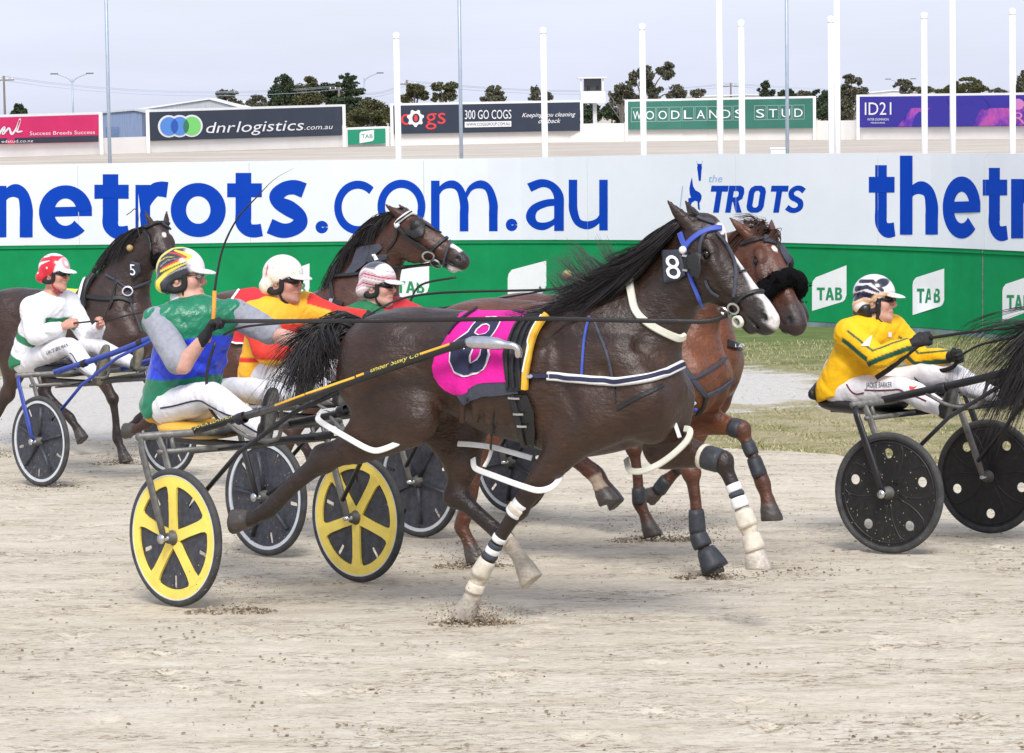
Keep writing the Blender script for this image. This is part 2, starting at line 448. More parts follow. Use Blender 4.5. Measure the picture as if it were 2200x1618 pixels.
def noise(t, vec, scale, detail=5, rough=.6, stretch=None, rot=0):
    mp = N(t, 'ShaderNodeMapping'); t.links.new(vec, mp.inputs[0])
    if stretch: mp.inputs['Scale'].default_value = stretch
    mp.inputs['Rotation'].default_value = (0, 0, rot)
    n = N(t, 'ShaderNodeTexNoise'); n.inputs['Scale'].default_value = scale; n.inputs['Detail'].default_value = detail; n.inputs['Roughness'].default_value = rough
    t.links.new(mp.outputs[0], n.inputs['Vector']); return n.outputs[0]
def ramp(t, fac, stops):
    r = N(t, 'ShaderNodeValToRGB'); el = r.color_ramp.elements
    while len(el) < len(stops): el.new(.5)
    for e, (p, c) in zip(el, stops): e.position = p; e.color = (*c, 1) if len(c) == 3 else c
    t.links.new(fac, r.inputs[0]); return r.outputs[0]
def mixn(t, fac, a, b, mode='MIX'):
    x = N(t, 'ShaderNodeMix', data_type='RGBA', blend_type=mode)
    for s, v in ((0, fac), (6, a), (7, b)):
        if isinstance(v, (int, float)): x.inputs[s].default_value = v
        elif isinstance(v, tuple): x.inputs[s].default_value = (*v, 1)
        else: t.links.new(v, x.inputs[s])
    return x.outputs[2]
# sand track
m_sand, t, p = node_mat('crushed_sand')
vec = N(t, 'ShaderNodeTexCoord').outputs['Object']
R1 = math.radians(28)
streak = noise(t, vec, 2.4, 8, .74, (1, 3.2, 1), R1)
fine = noise(t, vec, 26, 4, .75, (1, 2.2, 1), R1)
big = noise(t, vec, .55, 4, .6)
base = ramp(t, streak, [(.24, (.43, .36, .255)), (.37, (.56, .505, .395)), (.54, (.665, .615, .505)), (.85, (.735, .70, .60))])
base = mixn(t, .65, base, ramp(t, fine, [(.3, (.5, .44, .37)), (.48, (.95, .93, .9)), (.75, (1.12, 1.1, 1.08))]), 'MULTIPLY')
base = mixn(t, .5, base, ramp(t, big, [(.3, (.86, .82, .77)), (.7, (1.1, 1.09, 1.07))]), 'MULTIPLY')
clod = noise(t, vec, 15, 6, .82, (1, 2.2, 1), R1)
clodmask = noise(t, vec, 1.3, 4, .65, (1, 2.4, 1), R1)
cm = N(t, 'ShaderNodeMath', operation='MULTIPLY'); t.links.new(ramp(t, clod, [(.515, (0, 0, 0)), (.575, (1, 1, 1))]), cm.inputs[0]); t.links.new(ramp(t, clodmask, [(.45, (.05, .05, .05)), (.57, (1, 1, 1))]), cm.inputs[1])
base = mixn(t, cm.outputs[0], base, (.25, .19, .13))
t.links.new(base, p.inputs['Base Color'])
hb = N(t, 'ShaderNodeMath', operation='ADD'); t.links.new(streak, hb.inputs[0]); t.links.new(fine, hb.inputs[1])
b = N(t, 'ShaderNodeBump'); b.inputs['Strength'].default_value = .6; b.inputs['Distance'].default_value = .025; t.links.new(hb.outputs[0], b.inputs['Height']); t.links.new(b.outputs[0], p.inputs['Normal'])
c28, s28 = math.cos(R1), math.sin(R1)
def tb(X, Y):
    a, c = X*c28-Y*s28, X*s28+Y*c28; P = np.stack([a*3.1, c*9, 0*a], -1).reshape(-1, 3)
    P2 = np.stack([a*7, c*16, 0*a], -1).reshape(-1, 3)
    Z = (.005*hsh(P, 1., 3)+.0035*hsh(P2, 1., 4)).reshape(X.shape); rp = np.random.default_rng(5); xs_, ys_ = X[:, 0], Y[0]
    for lane in np.concatenate([np.linspace(-5, 7, 26)]):      # hoof prints along the lanes the horses take
        for k_ in range(14):
            l = rp.uniform(-7, 7); cx = lane*s28+l*c28+rp.normal()*.1; cy = 15.5+lane*c28-l*s28+rp.normal()*.15; rr = rp.uniform(.05, .08)
            i0, i1 = np.searchsorted(xs_, (cx-.3, cx+.3)); j0, j1 = np.searchsorted(ys_, (cy-.3, cy+.3))
            if i1 > i0 and j1 > j0:
                q = np.hypot(X[i0:i1, j0:j1]-cx, (Y[i0:i1, j0:j1]-cy))/rr; Z[i0:i1, j0:j1] += -.022*np.exp(-q**2)+.012*np.exp(-((q-1.5)/.5)**2)
    return Z
tag(sheet('track', np.arange(-6.5, 6.5, .036), np.concatenate([np.arange(6.5, 13, .04), np.arange(13, 27, .05)]), m_sand, 0, tb), kind='structure')
# grass verge with a bare sandy scrape
m_ver, t, p = node_mat('verge_grass')
vec = N(t, 'ShaderNodeTexCoord').outputs['Object']
g1 = noise(t, vec, 1.3, 6, .65, (1, 2.2, 1)); g2 = noise(t, vec, 22, 5, .75, (1, 2, 1)); g3 = noise(t, vec, .45, 4, .6)
gc = ramp(t, g1, [(.3, (.20, .225, .085)), (.42, (.34, .32, .14)), (.52, (.50, .43, .25)), (.7, (.60, .52, .36))])
sx = N(t, 'ShaderNodeSeparateXYZ'); t.links.new(vec, sx.inputs[0])
gr = N(t, 'ShaderNodeMapRange'); gr.inputs[1].default_value = 28.5; gr.inputs[2].default_value = 33.5; t.links.new(sx.outputs[1], gr.inputs[0])
gc = mixn(t, gr.outputs[0], gc, ramp(t, g1, [(.3, (.12, .18, .05)), (.55, (.21, .27, .085)), (.8, (.34, .35, .16))]))
gc = mixn(t, .75, gc, ramp(t, g2, [(.3, (.5, .5, .45)), (.7, (1.25, 1.25, 1.2))]), 'MULTIPLY')
pc = ground_at(1640, 835)
def blob(cx, cy, rx, ry):
    mp = N(t, 'ShaderNodeMapping'); mp.vector_type = 'POINT'; t.links.new(vec, mp.inputs[0]); mp.inputs['Location'].default_value = (-cx/rx, -cy/ry, 0); mp.inputs['Scale'].default_value = (1/rx, 1/ry, 0)
    l = N(t, 'ShaderNodeVectorMath', operation='LENGTH'); t.links.new(mp.outputs[0], l.inputs[0]); return l.outputs['Value']
bl = N(t, 'ShaderNodeMath', operation='MINIMUM'); t.links.new(blob(pc[0]-.35, pc[1], 1.0, 1.5), bl.inputs[0]); t.links.new(blob(-3.5, 27.5, 4.6, 2.8), bl.inputs[1])
ad = N(t, 'ShaderNodeMath', operation='MULTIPLY_ADD'); t.links.new(g1, ad.inputs[0]); ad.inputs[1].default_value = 2.6; t.links.new(bl.outputs[0], ad.inputs[2])
msk = ramp(t, ad.outputs[0], [(.0, (1, 1, 1)), (.5, (1, 1, 1))]); 
mr = N(t, 'ShaderNodeMapRange'); mr.inputs[1].default_value = 2.45; mr.inputs[2].default_value = 2.1; t.links.new(ad.outputs[0], mr.inputs[0])
gc = mixn(t, mr.outputs[0], gc, ramp(t, g2, [(.3, (.46, .41, .34)), (.45, (.72, .68, .61)), (.7, (.84, .81, .76))]))
t.links.new(gc, p.inputs['Base Color'])
b = N(t, 'ShaderNodeBump'); b.inputs['Strength'].default_value = .9; b.inputs['Distance'].default_value = .05; t.links.new(g2, b.inputs['Height']); t.links.new(b.outputs[0], p.inputs['Normal'])
EDGE = np.array([ground_at(u, v)[:2] for u, v in ((-260, 952), (200, 950), (700, 948), (1200, 955), (1500, 962), (1640, 968), (1720, 977), (1810, 981), (2000, 996), (2200, 1000), (2500, 1004))])
def edge_y(x): return np.interp(x, EDGE[:, 0], EDGE[:, 1])+.10*np.sin(x*3.1)+.06*np.sin(x*7.7+1)
xs = np.arange(-9, 9.01, .1); V, Fc = [], []
K = 60
for x in xs:
    y0 = float(edge_y(x))
    for j in range(K+1):
        y = y0+(41-y0)*(j/K)**1.15; V.append((x, y, float(gz(x, y))+.012-(.02 if j == 0 else 0)+.006*math.sin(9*x+4*y)))
for i in range(len(xs)-1):
    for j in range(K): a = i*(K+1)+j; Fc.append((a, a+K+1, a+K+2, a+1))
tag(mesh('grass_verge', V, Fc, m_ver, None, True), kind='structure')
m_bl, t, p = node_mat('grass_blades'); oi = N(t, 'ShaderNodeNewGeometry')
t.links.new(ramp(t, oi.outputs['Random Per Island'], [(0, (.17, .20, .06)), (.4, (.34, .33, .14)), (.7, (.5, .43, .25)), (1, (.6, .52, .34))]), p.inputs['Base Color'])
V, Fc = [], []
for _ in range(60000):
    x = random.uniform(1.0, 7.5) if random.random() < .8 else random.uniform(-8, 1.); e = float(edge_y(x)); y = e+.02+(33.2-e)*random.random()**1.5
    dd = min(math.hypot((x-pc[0]+.35)/1.0, (y-pc[1])/1.5), math.hypot((x+3.5)/4.6, (y-27.5)/2.8))
    if dd < 1.05 and random.random() < .97: continue
    h = random.uniform(.010, .030)*(1.4 if y > 31 else 1); a = random.uniform(0, 6.28); z = float(gz(x, y))+.005; wd = .006
    n = len(V); V += [(x-wd*math.cos(a), y-wd*math.sin(a), z), (x+wd*math.cos(a), y+wd*math.sin(a), z), (x+random.uniform(-.03, .03), y+random.uniform(-.03, .03), z+h)]; Fc.append((n, n+1, n+2))
tag(mesh('short_grass', V, np.array(Fc), m_bl), 'short patchy grass growing on the verge below the fence', 'grass', kind='stuff')
def clods(name, items, m, kind='stuff'):
    V, Fc = [], []
    for x, y, z, r, sq in items:
        n = len(V); a0 = random.uniform(0, 6.28); k = 5
        V += [(x+r*random.uniform(.6, 1.2)*math.cos(a0+6.283*i/k), y+r*random.uniform(.6, 1.2)*math.sin(a0+6.283*i/k), z-r*sq*.3) for i in range(k)]
        V += [(x+r*.6*random.uniform(.5, 1.2)*math.cos(a0+.6+6.283*i/k), y+r*.6*random.uniform(.5, 1.2)*math.sin(a0+.6+6.283*i/k), z+r*sq*random.uniform(.6, 1)) for i in range(k)]
        for i in range(k): j = (i+1) % k; Fc += [(n+i, n+j, n+k+i), (n+j, n+k+j, n+k+i)]
        Fc += [(n+k, n+k+1, n+k+2), (n+k, n+k+2, n+k+3), (n+k, n+k+3, n+k+4)]
    return mesh(name, V, np.array(Fc), m)
m_clod, t, p = node_mat('clod_earth'); g_ = N(t, 'ShaderNodeNewGeometry'); t.links.new(ramp(t, g_.outputs['Random Per Island'], [(0, (.15, .10, .06)), (.55, (.30, .225, .15)), (1, (.50, .42, .32))]), p.inputs['Base Color'])
IT = []
for _ in range(110):
    cy = random.uniform(8.5, 23); cx = random.uniform(-.21, .21)*cy; n = random.randint(8, 40); sp_ = random.uniform(.05, .35)
    for _ in range(n):
        u_, v_ = random.gauss(0, sp_*1.5), random.gauss(0, sp_*.6); x, y = cx+u_*c28+v_*s28, cy-u_*s28+v_*c28; IT.append((x, y, float(gz(x, y))+.006, random.choice((.003, .004, .005, .006, .008, .011)), random.uniform(.25, .45)))
for _ in range(900):
    y = random.uniform(8.5, 23); x = random.uniform(-.21, .21)*y; IT.append((x, y, float(gz(x, y))+.005, random.choice((.003, .004, .005, .007)), .6))
tag(clods('dirt_clods', IT, m_clod), 'small loose earth clods scattered over the sandy track', 'dirt clods', kind='stuff')
# infield reaching the horizon
m_inf, t, p = node_mat('dry_infield'); vec = N(t, 'ShaderNodeTexCoord').outputs['Object']
t.links.new(mixn(t, .6, ramp(t, noise(t, vec, .06, 6, .65, (1, 2.5, 1)), [(.3, (.4, .35, .285)), (.55, (.53, .48, .41)), (.8, (.6, .56, .5))]), ramp(t, noise(t, vec, .9, 5, .7, (.3, 1, 1)), [(.3, (.7, .68, .64)), (.7, (1.15, 1.13, 1.1))]), 'MULTIPLY'), p.inputs['Base Color'])
tag(sheet('infield', np.concatenate([np.linspace(-1500, -60, 12), np.linspace(-50, 50, 40), np.linspace(60, 1500, 12)]), np.concatenate([np.linspace(-30, 22, 14), np.linspace(23, 34, 24), np.linspace(36, 400, 40), np.linspace(450, 4000, 20)]), m_inf, -.05), kind='structure')

# ================================================================== ADVERTISING FENCE BESIDE THE TRACK
FU = [-260, 0, 300, 700, 1050, 1400, 1700, 2000, 2200, 2500]
FT = [358, 355, 350, 344, 340, 333, 330, 330, 330, 330]
FB = [532, 528, 524.5, 519, 515.5, 516, 522, 531, 540, 554]
fp = cat([(u, a, b) for u, a, b in zip(FU, FT, FB)], 5)
TOP, BOR, BOT = [], [], []
for u, a, b in fp:
    D = F*1.14/(b-a); q = at_depth(u, b, D); x, y = q[0], q[1]
    zt = at_depth(u, a, D)[2]; BOR.append((x, y, q[2])); TOP.append((x, y, zt)); BOT.append((x, y, float(gz(x, y))-.02))
TOP, BOR, BOT = map(np.array, (TOP, BOR, BOT))
m_fw = mat('fence_white', (.74, .765, .82), .5, var=.03, vscale=1.2); m_fg = mat('fence_green', (.008, .25, .085), .7, spec=.12, var=.10, vscale=2.5, bump=.05)
m_fgrey = mat('fence_kickboard', (.16, .21, .22), .7, var=.3, vscale=5); m_blue = mat('sign_blue', (.0, .048, .42), .6, spec=.15, var=.04, vscale=2)
m_wd = mat('sign_white', (.82, .82, .83), .5, var=.03)
def wall(name, A, B, th, m, parent, back=0.):
    A, B = np.array(A), np.array(B); n = len(A); T = np.gradient(A[:, :2], axis=0); T /= np.linalg.norm(T, axis=1)[:, None]
    o = np.stack([-T[:, 1], T[:, 0], 0*T[:, 0]], 1); A, B = A+o*back, B+o*back
    V = np.stack([A, B, B+o*th, A+o*th], 1).reshape(-1, 3)
    Fc = [(i*4+k, i*4+(k+1) % 4, (i+1)*4+(k+1) % 4, (i+1)*4+k) for i in range(n-1) for k in range(4)]+[(3, 2, 1, 0), tuple((n-1)*4+k for k in range(4))]
    return mesh(name, V, Fc, m, parent)
fence = tag(empty('advertising_fence', Matrix.Translation(BOT[len(BOT)//2])), 'long white and green fence with big blue lettering along the far trackside', 'fence')
def under(o, parent): o.parent = parent; o.matrix_parent_inverse = Matrix.Identity(4); o.data.transform(world(parent).inverted()); return o
wb = under(wall('white_board', TOP, BOR, .05, m_fw, None), fence)
GB = BOT+[0, 0, .10]
gb = under(wall('green_board', BOR-[0, 0, .004], GB, .05, m_fg, None, .012), fence)
under(wall('kickboard', GB-[0, 0, .004], BOT, .04, m_fgrey, None, .018), fence)
under(wall('cap_rail', BOR+[0, 0, -.035], BOR-[0, 0, .05], .02, m_fg, None, -.006), fence)
mb = MB()
for i in range(2, len(TOP)-1, 4): mb.box((TOP[i]+BOT[i])/2+[0, .1, -.03], (.06, .08, TOP[i][2]-BOT[i][2]-.06))
under(mb.build('fence_post', GREYM, None, False), fence); bpy.data.objects['fence_post']['kind'] = 'stuff'
m_jt = mat('panel_joint_grey', (.55, .56, .58), .6)
for i in range(3, len(TOP)-1, 5):
    o_ = np.array((0, .0022, 0)); k = MB(); k.box((TOP[i]+BOR[i])/2+o_+[0, 0, -.01], (.012, .006, TOP[i][2]-BOR[i][2]-.03)); under(k.build('panel_joint', m_jt, None, False), fence)
SW, SG = Surf([wb]), Surf([gb])
def sp(pts, n=6, smooth=True):              # stroke polygon from (x,y,w) rows
    P = cat(pts, n) if smooth and len(pts) > 2 else np.array(pts, float)
    T = np.gradient(P[:, :2], axis=0); T /= np.linalg.norm(T, axis=1)[:, None]; o = np.stack([-T[:, 1], T[:, 0]], 1)
    return np.vstack([P[:, :2]+o*P[:, 2:]/2, (P[:, :2]-o*P[:, 2:]/2)[::-1]])
def arc(cx, cy, rx, ry, a0, a1, wv, wh, n=22):
    return [(cx+rx*math.cos(a), cy+ry*math.sin(a), math.cos(a)**2*wv+math.sin(a)**2*wh) for a in np.radians(np.linspace(a0, a1, n))]
def letter(c, W, H):                        # W stem weight, H horizontal weight; x-height 1, y up; returns (strokes, advance)
    ln = lambda *p: sp([(*q,) for q in p], 1, False)
    if c == 't': return [ln((.30, 1.19, W), (.30, .3, W)), sp([(.30, .42, W), (.30, .24, W), (.38, .115, W*.86), (.5, .085, H), (.64, .105, H*.95)], 5), ln((0, .86, H*1.06), (.64, .86, H*1.06))], .64
    if c == 'h': return [ln((W/2, 1.5, W), (W/2, 0, W)), sp([(W/2, .62, W*.3), (W*.9+.02, .82, W*.6), (.48, .89, H), (.66, .8, W*.85), (.76-W*.1, .55, W), (.76-W*.1, .3, W)], 6), ln((.76-W*.1, .4, W), (.76-W*.1, 0, W))], .88
    if c == 'n': return [ln((W/2, .98, W), (W/2, 0, W)), sp([(W/2, .6, W*.3), (W*.9+.02, .81, W*.6), (.48, .89, H), (.66, .8, W*.85), (.76-W*.1, .55, W), (.76-W*.1, .3, W)], 6), ln((.76-W*.1, .4, W), (.76-W*.1, 0, W))], .88
    if c == 'm': r = []; return [ln((W/2, .98, W), (W/2, 0, W))]+[q for x0 in (0, .56) for q in (sp([(x0+W/2, .6, W*.3), (x0+W+.03, .83, W*.6), (x0+.39, .91, H), (x0+.55, .82, W*.85), (x0+.635, .55, W), (x0+.635, .3, W)], 6), ln((x0+.635, .4, W), (x0+.635, 0, W)))], 1.27
    if c == 'r': return [ln((W/2, .98, W), (W/2, 0, W)), sp([(W*.6, .45, W*.5), (W*.75, .68, W*.8), (.37, .87, W*.9), (.50, .90, H*1.15), (.63, .885, H*1.2)], 6)], .63
    if c == 'u': return [sp([(W/2, .98, W), (W/2, .6, W), (W/2+.01, .38, W), (W/2+.1, .16, W*.85), (.38, .10, H), (.58, .2, W*.6), (.76-W/2, .42, W*.3)], 6), ln((.76-W/2, .98, W), (.76-W/2, 0, W))], .80
    if c == 'o': return [sp(arc(.52, .49, .52-W/2, .51-H/2, a0, a0+186, W, H, 24), 1, False) for a0 in (87, 267)], 1.04
    if c == 'c': return [sp(arc(.52, .49, .52-W/2, .51-H/2, 47, 318, W, H, 30), 1, False)], .84
    if c == 'e': return [sp(arc(.5, .49, .5-W/2, .51-H/2, 3, 318, W, H, 34), 1, False), ln((W*.6, .49, H*.74), (.995, .505, H*.74))], 1.0
    if c == 's': return [sp([(.70, .84, H*1.15), (.52, .90, H*1.1), (.33, .87, H*1.05), (.185, .74, W*.95), (.24, .60, W*.9), (.42, .50, H*1.2), (.60, .37, W*.9), (.62, .22, W*.95), (.48, .11, H*1.05), (.28, .085, H*1.1), (.05, .17, H*1.15)], 6)], .78
    if c == 'a': return [sp([(.07, .83, H*1.1), (.28, .915, H), (.46, .86, W*.85), (.57, .68, W), (.58, .4, W)], 6), ln((.58, .5, W), (.58, 0, W)), sp([(.58, .55, H*.85), (.36, .53, H*.9), (.16, .43, W*.9), (.095, .27, W), (.16, .13, W*.85), (.3, .085, H*.95), (.46, .15, W*.6), (.58, .28, W*.4)], 6)], .70
    if c == '.': return [sp(arc(.12, .115, .0605, .0605, 0, 360, .12, .12, 20), 1, False)], .24
def decal_u(name, surf, polys, m, parent, off, grid):   # union of strokes: one piece per stroke, each a hair prouder
    mbs = MB()
    for i, pl in enumerate(polys):
        o = decal(name, surf, [pl], m, None, off+.0012*(i % 4), grid)
        if o is None: continue
        mbs.add([v.co for v in o.data.vertices], [tuple(p_.vertices) for p_ in o.data.polygons]); bpy.data.objects.remove(o)
    return mesh(name, tolocal(parent, mbs.v), mbs.f, m, parent, False)
def word(name, placed, W, H, surf, m, parent):
    pl = []
    for c, x0, x1, yb, xh in placed:        # fitted into pixel x0..x1 on baseline yb with x-height xh
        st, adv = letter(c, W, H); al = np.vstack(st); k = (x1-x0)/(al[:, 0].max()-al[:, 0].min()); mn = al[:, 0].min()
        pl += [np.stack([x0+(s_[:, 0]-mn)*k, yb-s_[:, 1]*xh], 1) for s_ in st]
    return decal_u(name, surf, pl, m, parent, .002, 55)
word('web_lettering', [('n', -14, 71, 510, 113), ('e', 84, 198, 511, 113), ('t', 203, 279, 510, 114), ('r', 291, 362, 508, 113), ('o', 367, 485, 507, 114), ('t', 488, 565, 506, 113), ('s', 573, 661, 505, 114)], .29, .25, SW, m_blue, fence)
word('web_lettering', [('.', 678, 705, 501, 113), ('c', 718, 806, 501, 113), ('o', 811, 914, 499, 113), ('m', 926, 1070, 497, 111), ('.', 1087, 1112, 496, 111), ('a', 1130, 1212, 496, 112), ('u', 1222, 1306, 495, 111)], .165, .155, SW, m_blue, fence)
word('web_lettering', [('t', 1867, 1924, 506, 127), ('h', 1934, 2016, 504, 113), ('e', 2026, 2107, 510, 131), ('t', 2112, 2166, 513, 128), ('r', 2173, 2232, 512, 130)], .29, .25, SW, m_blue, fence)
def text_on(name, txt, surf, u0, v0, sx, sy, m, parent, off=.003, bold=0., shear=0., slope=0., grid=40, space=1.):
    L = text_polys(txt, bold, shear, space); L = [np.stack([u0+l[:, 0]*sx, v0-l[:, 1]*sy+l[:, 0]*sx*slope], 1) for l in L]
    return decal(name, surf, L, m, parent, off, grid)
def fit(name, txt, surf, x0, x1, base, cap, m, parent, **kw):   # fit text into a pixel width with the given capital height
    L = text_polys(txt, kw.get('bold', 0), kw.get('shear', 0), kw.get('space', 1.)); al = np.vstack(L); w_ = al[:, 0].max()-al[:, 0].min(); sx = (x1-x0)/w_
    return text_on(name, txt, surf, x0-al[:, 0].min()*sx, base, sx, cap/.72, m, parent, **kw)
# trots emblem: horse head, body sweep and the italic word
TR = lambda z: [(1440+x/7.333, 340+y/7.333) for x, y in z]
decal('emblem', SW, [TR([(425, 88), (500, 90), (497, 110), (502, 150), (494, 200), (484, 350), (468, 362), (450, 350), (434, 210), (424, 150), (432, 110)])], m_blue, fence, .003, 40)
decal('emblem', SW, [TR([(345, 300), (350, 360), (362, 440), (395, 500), (470, 545), (497, 590), (490, 650), (460, 705), (470, 820), (440, 800), (430, 680), (390, 668), (340, 700), (310, 790), (294, 960), (284, 940), (290, 800), (286, 630), (330, 622), (310, 560), (303, 480), (320, 380)])], m_blue, fence, .003, 40)
decal('emblem', SW, [TR([(190, 440), (205, 440), (160, 790), (148, 790)])], mat('sign_pale_blue', (.3, .45, .7), .5), fence, .003, 40)
decal('emblem', SW, [TR([(410, 45), (420, 45), (430, 86), (424, 88)])], bpy.data.materials['sign_pale_blue'], fence, .003, 40)
decal('emblem', SW, [TR([(508, 45), (518, 45), (500, 88), (494, 86)])], bpy.data.materials['sign_pale_blue'], fence, .003, 40)
fit('emblem_word', 'the', SW, 1523, 1552, 391, 16, bpy.data.materials['sign_pale_blue'], fence, shear=.2, bold=-.008)
B_ = lambda *p: np.array(p, float)
def tro(c, x):                              # block italic capitals, unit height, y up
    return {'T': [[(0, 1), (.66, 1), (.66, .78), (.44, .78), (.44, 0), (.22, 0), (.22, .78), (0, .78)]],
            'R': [[(0, 1), (.45, 1), (.58, .92), (.62, .74), (.58, .52), (.44, .43), (.64, 0), (.41, 0), (.24, .4), (.21, .4), (.21, 0), (0, 0)], [(.21, .8), (.36, .8), (.41, .74), (.41, .63), (.36, .57), (.21, .57)]],
            'O': [[(.2, 1), (.46, 1), (.6, .92), (.66, .78), (.66, .22), (.6, .08), (.46, 0), (.2, 0), (.06, .08), (0, .22), (0, .78), (.06, .92)], [(.28, .81), (.22, .74), (.22, .26), (.28, .19), (.38, .19), (.44, .26), (.44, .74), (.38, .81)]],
            'S': [sp([(.60, .80, .2), (.44, .9, .19), (.26, .9, .19), (.12, .76, .21), (.18, .58, .21), (.36, .49, .2), (.52, .38, .21), (.54, .2, .21), (.40, .095, .19), (.22, .095, .19), (.03, .2, .2)], 5)]}[c]
for c, x0 in (('T', 1522), ('R', 1560), ('O', 1604), ('T', 1651), ('S', 1689)):
    kx = 56; lp = [np.stack([x0-2+np.array(q)[:, 0]*kx+(np.array(q)[:, 1])*9, 457-np.array(q)[:, 1]*58], 1) for q in tro(c, 0)]
    decal('emblem_word', SW, lp, m_blue, fence, .003, 40)
# TAB logos on the green board
m_tab = mat('logo_green', (.01, .25, .10), .5)
def tab(x0, x1, yl0, yl1, yr0, yr1, only=None):
    r = (x1-x0)*.11
    lp = [(x0+r*.2, yl0+r*.5), (x0+r, yl0-r*.5), (x1, yr0), (x1, yr1-r*1.4), (x1-r*.4, yr1-r*.2), (x1-r, yr1+r*.4), (x0, yl1), (x0, yl0+r*1.6)]
    decal('logo_tile', SG, [lp], m_wd, fence, .003, 60)
    h = (yl1-yl0); w_ = x1-x0; yb = (yl0+yl1)/2+h*.16
    T_ = [[[(0, 1), (.74, 1), (.74, .8), (.48, .8), (.48, 0), (.26, 0), (.26, .8), (0, .8)]], [[(.80, 0), (1.06, 1), (1.30, 1), (1.58, 0), (1.35, 0), (1.30, .22), (1.07, .22), (1.02, 0)], [(1.115, .40), (1.255, .40), (1.185, .72)]],
          [[(1.68, 0), (1.68, 1), (2.1, 1), (2.24, .93), (2.30, .78), (2.27, .62), (2.17, .53), (2.29, .43), (2.34, .27), (2.28, .08), (2.12, 0)], [(1.89, .82), (2.04, .82), (2.09, .74), (2.05, .62), (1.89, .62)], [(1.89, .42), (2.06, .42), (2.12, .31), (2.07, .18), (1.89, .18)]]]
    kx = w_*.74/2.34; xa = x0+w_*.14
    for g in T_: decal('logo_text', SG, [np.stack([xa+np.array(q)[:, 0]*kx, yb-np.array(q)[:, 1]*h*.40], 1) for q in g], m_tab, fence, .006, 60)
for a in ((596, 665, 592, 652, 566, 630), (840, 922, 588, 651, 562, 628), (1091, 1174, 584, 650, 560, 626), (1745, 1819, 600, 668, 570, 645), (1961, 2029, 600, 677, 577, 655), (2154, 2222, 614, 690, 590, 664)): tab(*a)

# ================================================================== WHITE POSTS AND MASTS ON THE INFIELD
def pole(name, u0, v0, u1, v1, D, r0, r1, m, label, c, group, cap=False):
    a = at_depth(u1, v1, D); z0 = float(gz(a[0], a[1]))-.06; b = at_depth(u0, v0, D)
    b = np.array([a[0]+(b[0]-a[0])*.3, a[1], b[2]]); a = np.array([a[0], a[1], z0])
    r = empty(name, Matrix.Translation(a)); mb = MB().tube([a-a, b-a], [r1, r0], 14); o = mb.build('shaft', m, r)
    k = MB(); k.lathe([(r1*1.9, 0), (r1*1.9, .05), (r1*1.2, .09), (r1*1.02, .1)], (0, 0, .03), (0, 0, 1), 14); k.build('base', m, r)
    if cap: q = MB(); q.lathe([(r0*1.15, -.05), (r0*1.2, 0), (r0*1.1, .05), (.001, .07)], b-a, (0, 0, 1), 14); q.build('cap', m, r)
    tag(r, label, c, group); return r
WHP = mat('pole_white', (.86, .86, .86), .4, var=.03)
nm = ['above the dark logistics hoarding end', 'in front of the dark cogs hoarding', 'at the start of the green stud hoarding', 'in front of the green stud hoarding', 'beside a taller pole near the blue hoarding', 'in front of the blue and purple hoarding', 'at the right edge of the picture']
for (u, vt), s_ in zip(((848, 77), (1163, 66), (1375, 58), (1587, 50), (1779, 42), (1979, 34), (2168, 25)), ('between the dark logistics hoarding and the cogs hoarding', 'in front of the white script on the dark cogs hoarding', 'over the left end of the green hoarding', 'over the middle of the green hoarding', 'close to the left of a taller pole', 'in front of the purple half of the blue hoarding', 'rightmost in the photo')):
    pole('flagpole', u, vt, u+9, 345, 52., .055, .062, WHP, 'short white capped pole '+s_, 'pole', 'short white poles on the infield', True)
for u, s_ in ((1540, 'over the green hoarding'), (1792, 'between the green and blue hoardings'), (2040, 'over the purple hoarding')):
    pole('tall_mast', u-4, -160, u+9, 345, 50., .05, .062, WHP, 'tall white mast rising out of the picture '+s_, 'mast', 'tall white masts')
BLG = mat('pole_blue_grey', (.36, .42, .5), .45, metal=.3, var=.08)
for u, s_ in ((232, 'in front of the blue shed'), (988, 'in front of the dark cogs hoarding'), (1689, 'over the right end of the green hoarding')):
    pole('light_mast', u-2, -180, u+3, 345, 46., .026, .034, BLG, 'slim blue grey mast '+s_, 'mast', 'slim blue grey masts')
a = at_depth(1672, 332, 60); k = MB(); z0 = float(gz(a[0], a[1])); h = at_depth(1672, 320, 60)[2]-z0
k.box((0, 0, h/2), (.34, .3, h)); k.box((0, 0, h+.015), (.38, .34, .03)); bx_ = k.build('utility_box', WHP, None, False); bx_.location = (a[0], a[1], z0)
tag(bx_, 'small white utility box behind the fence beside a slim grey mast', 'box')

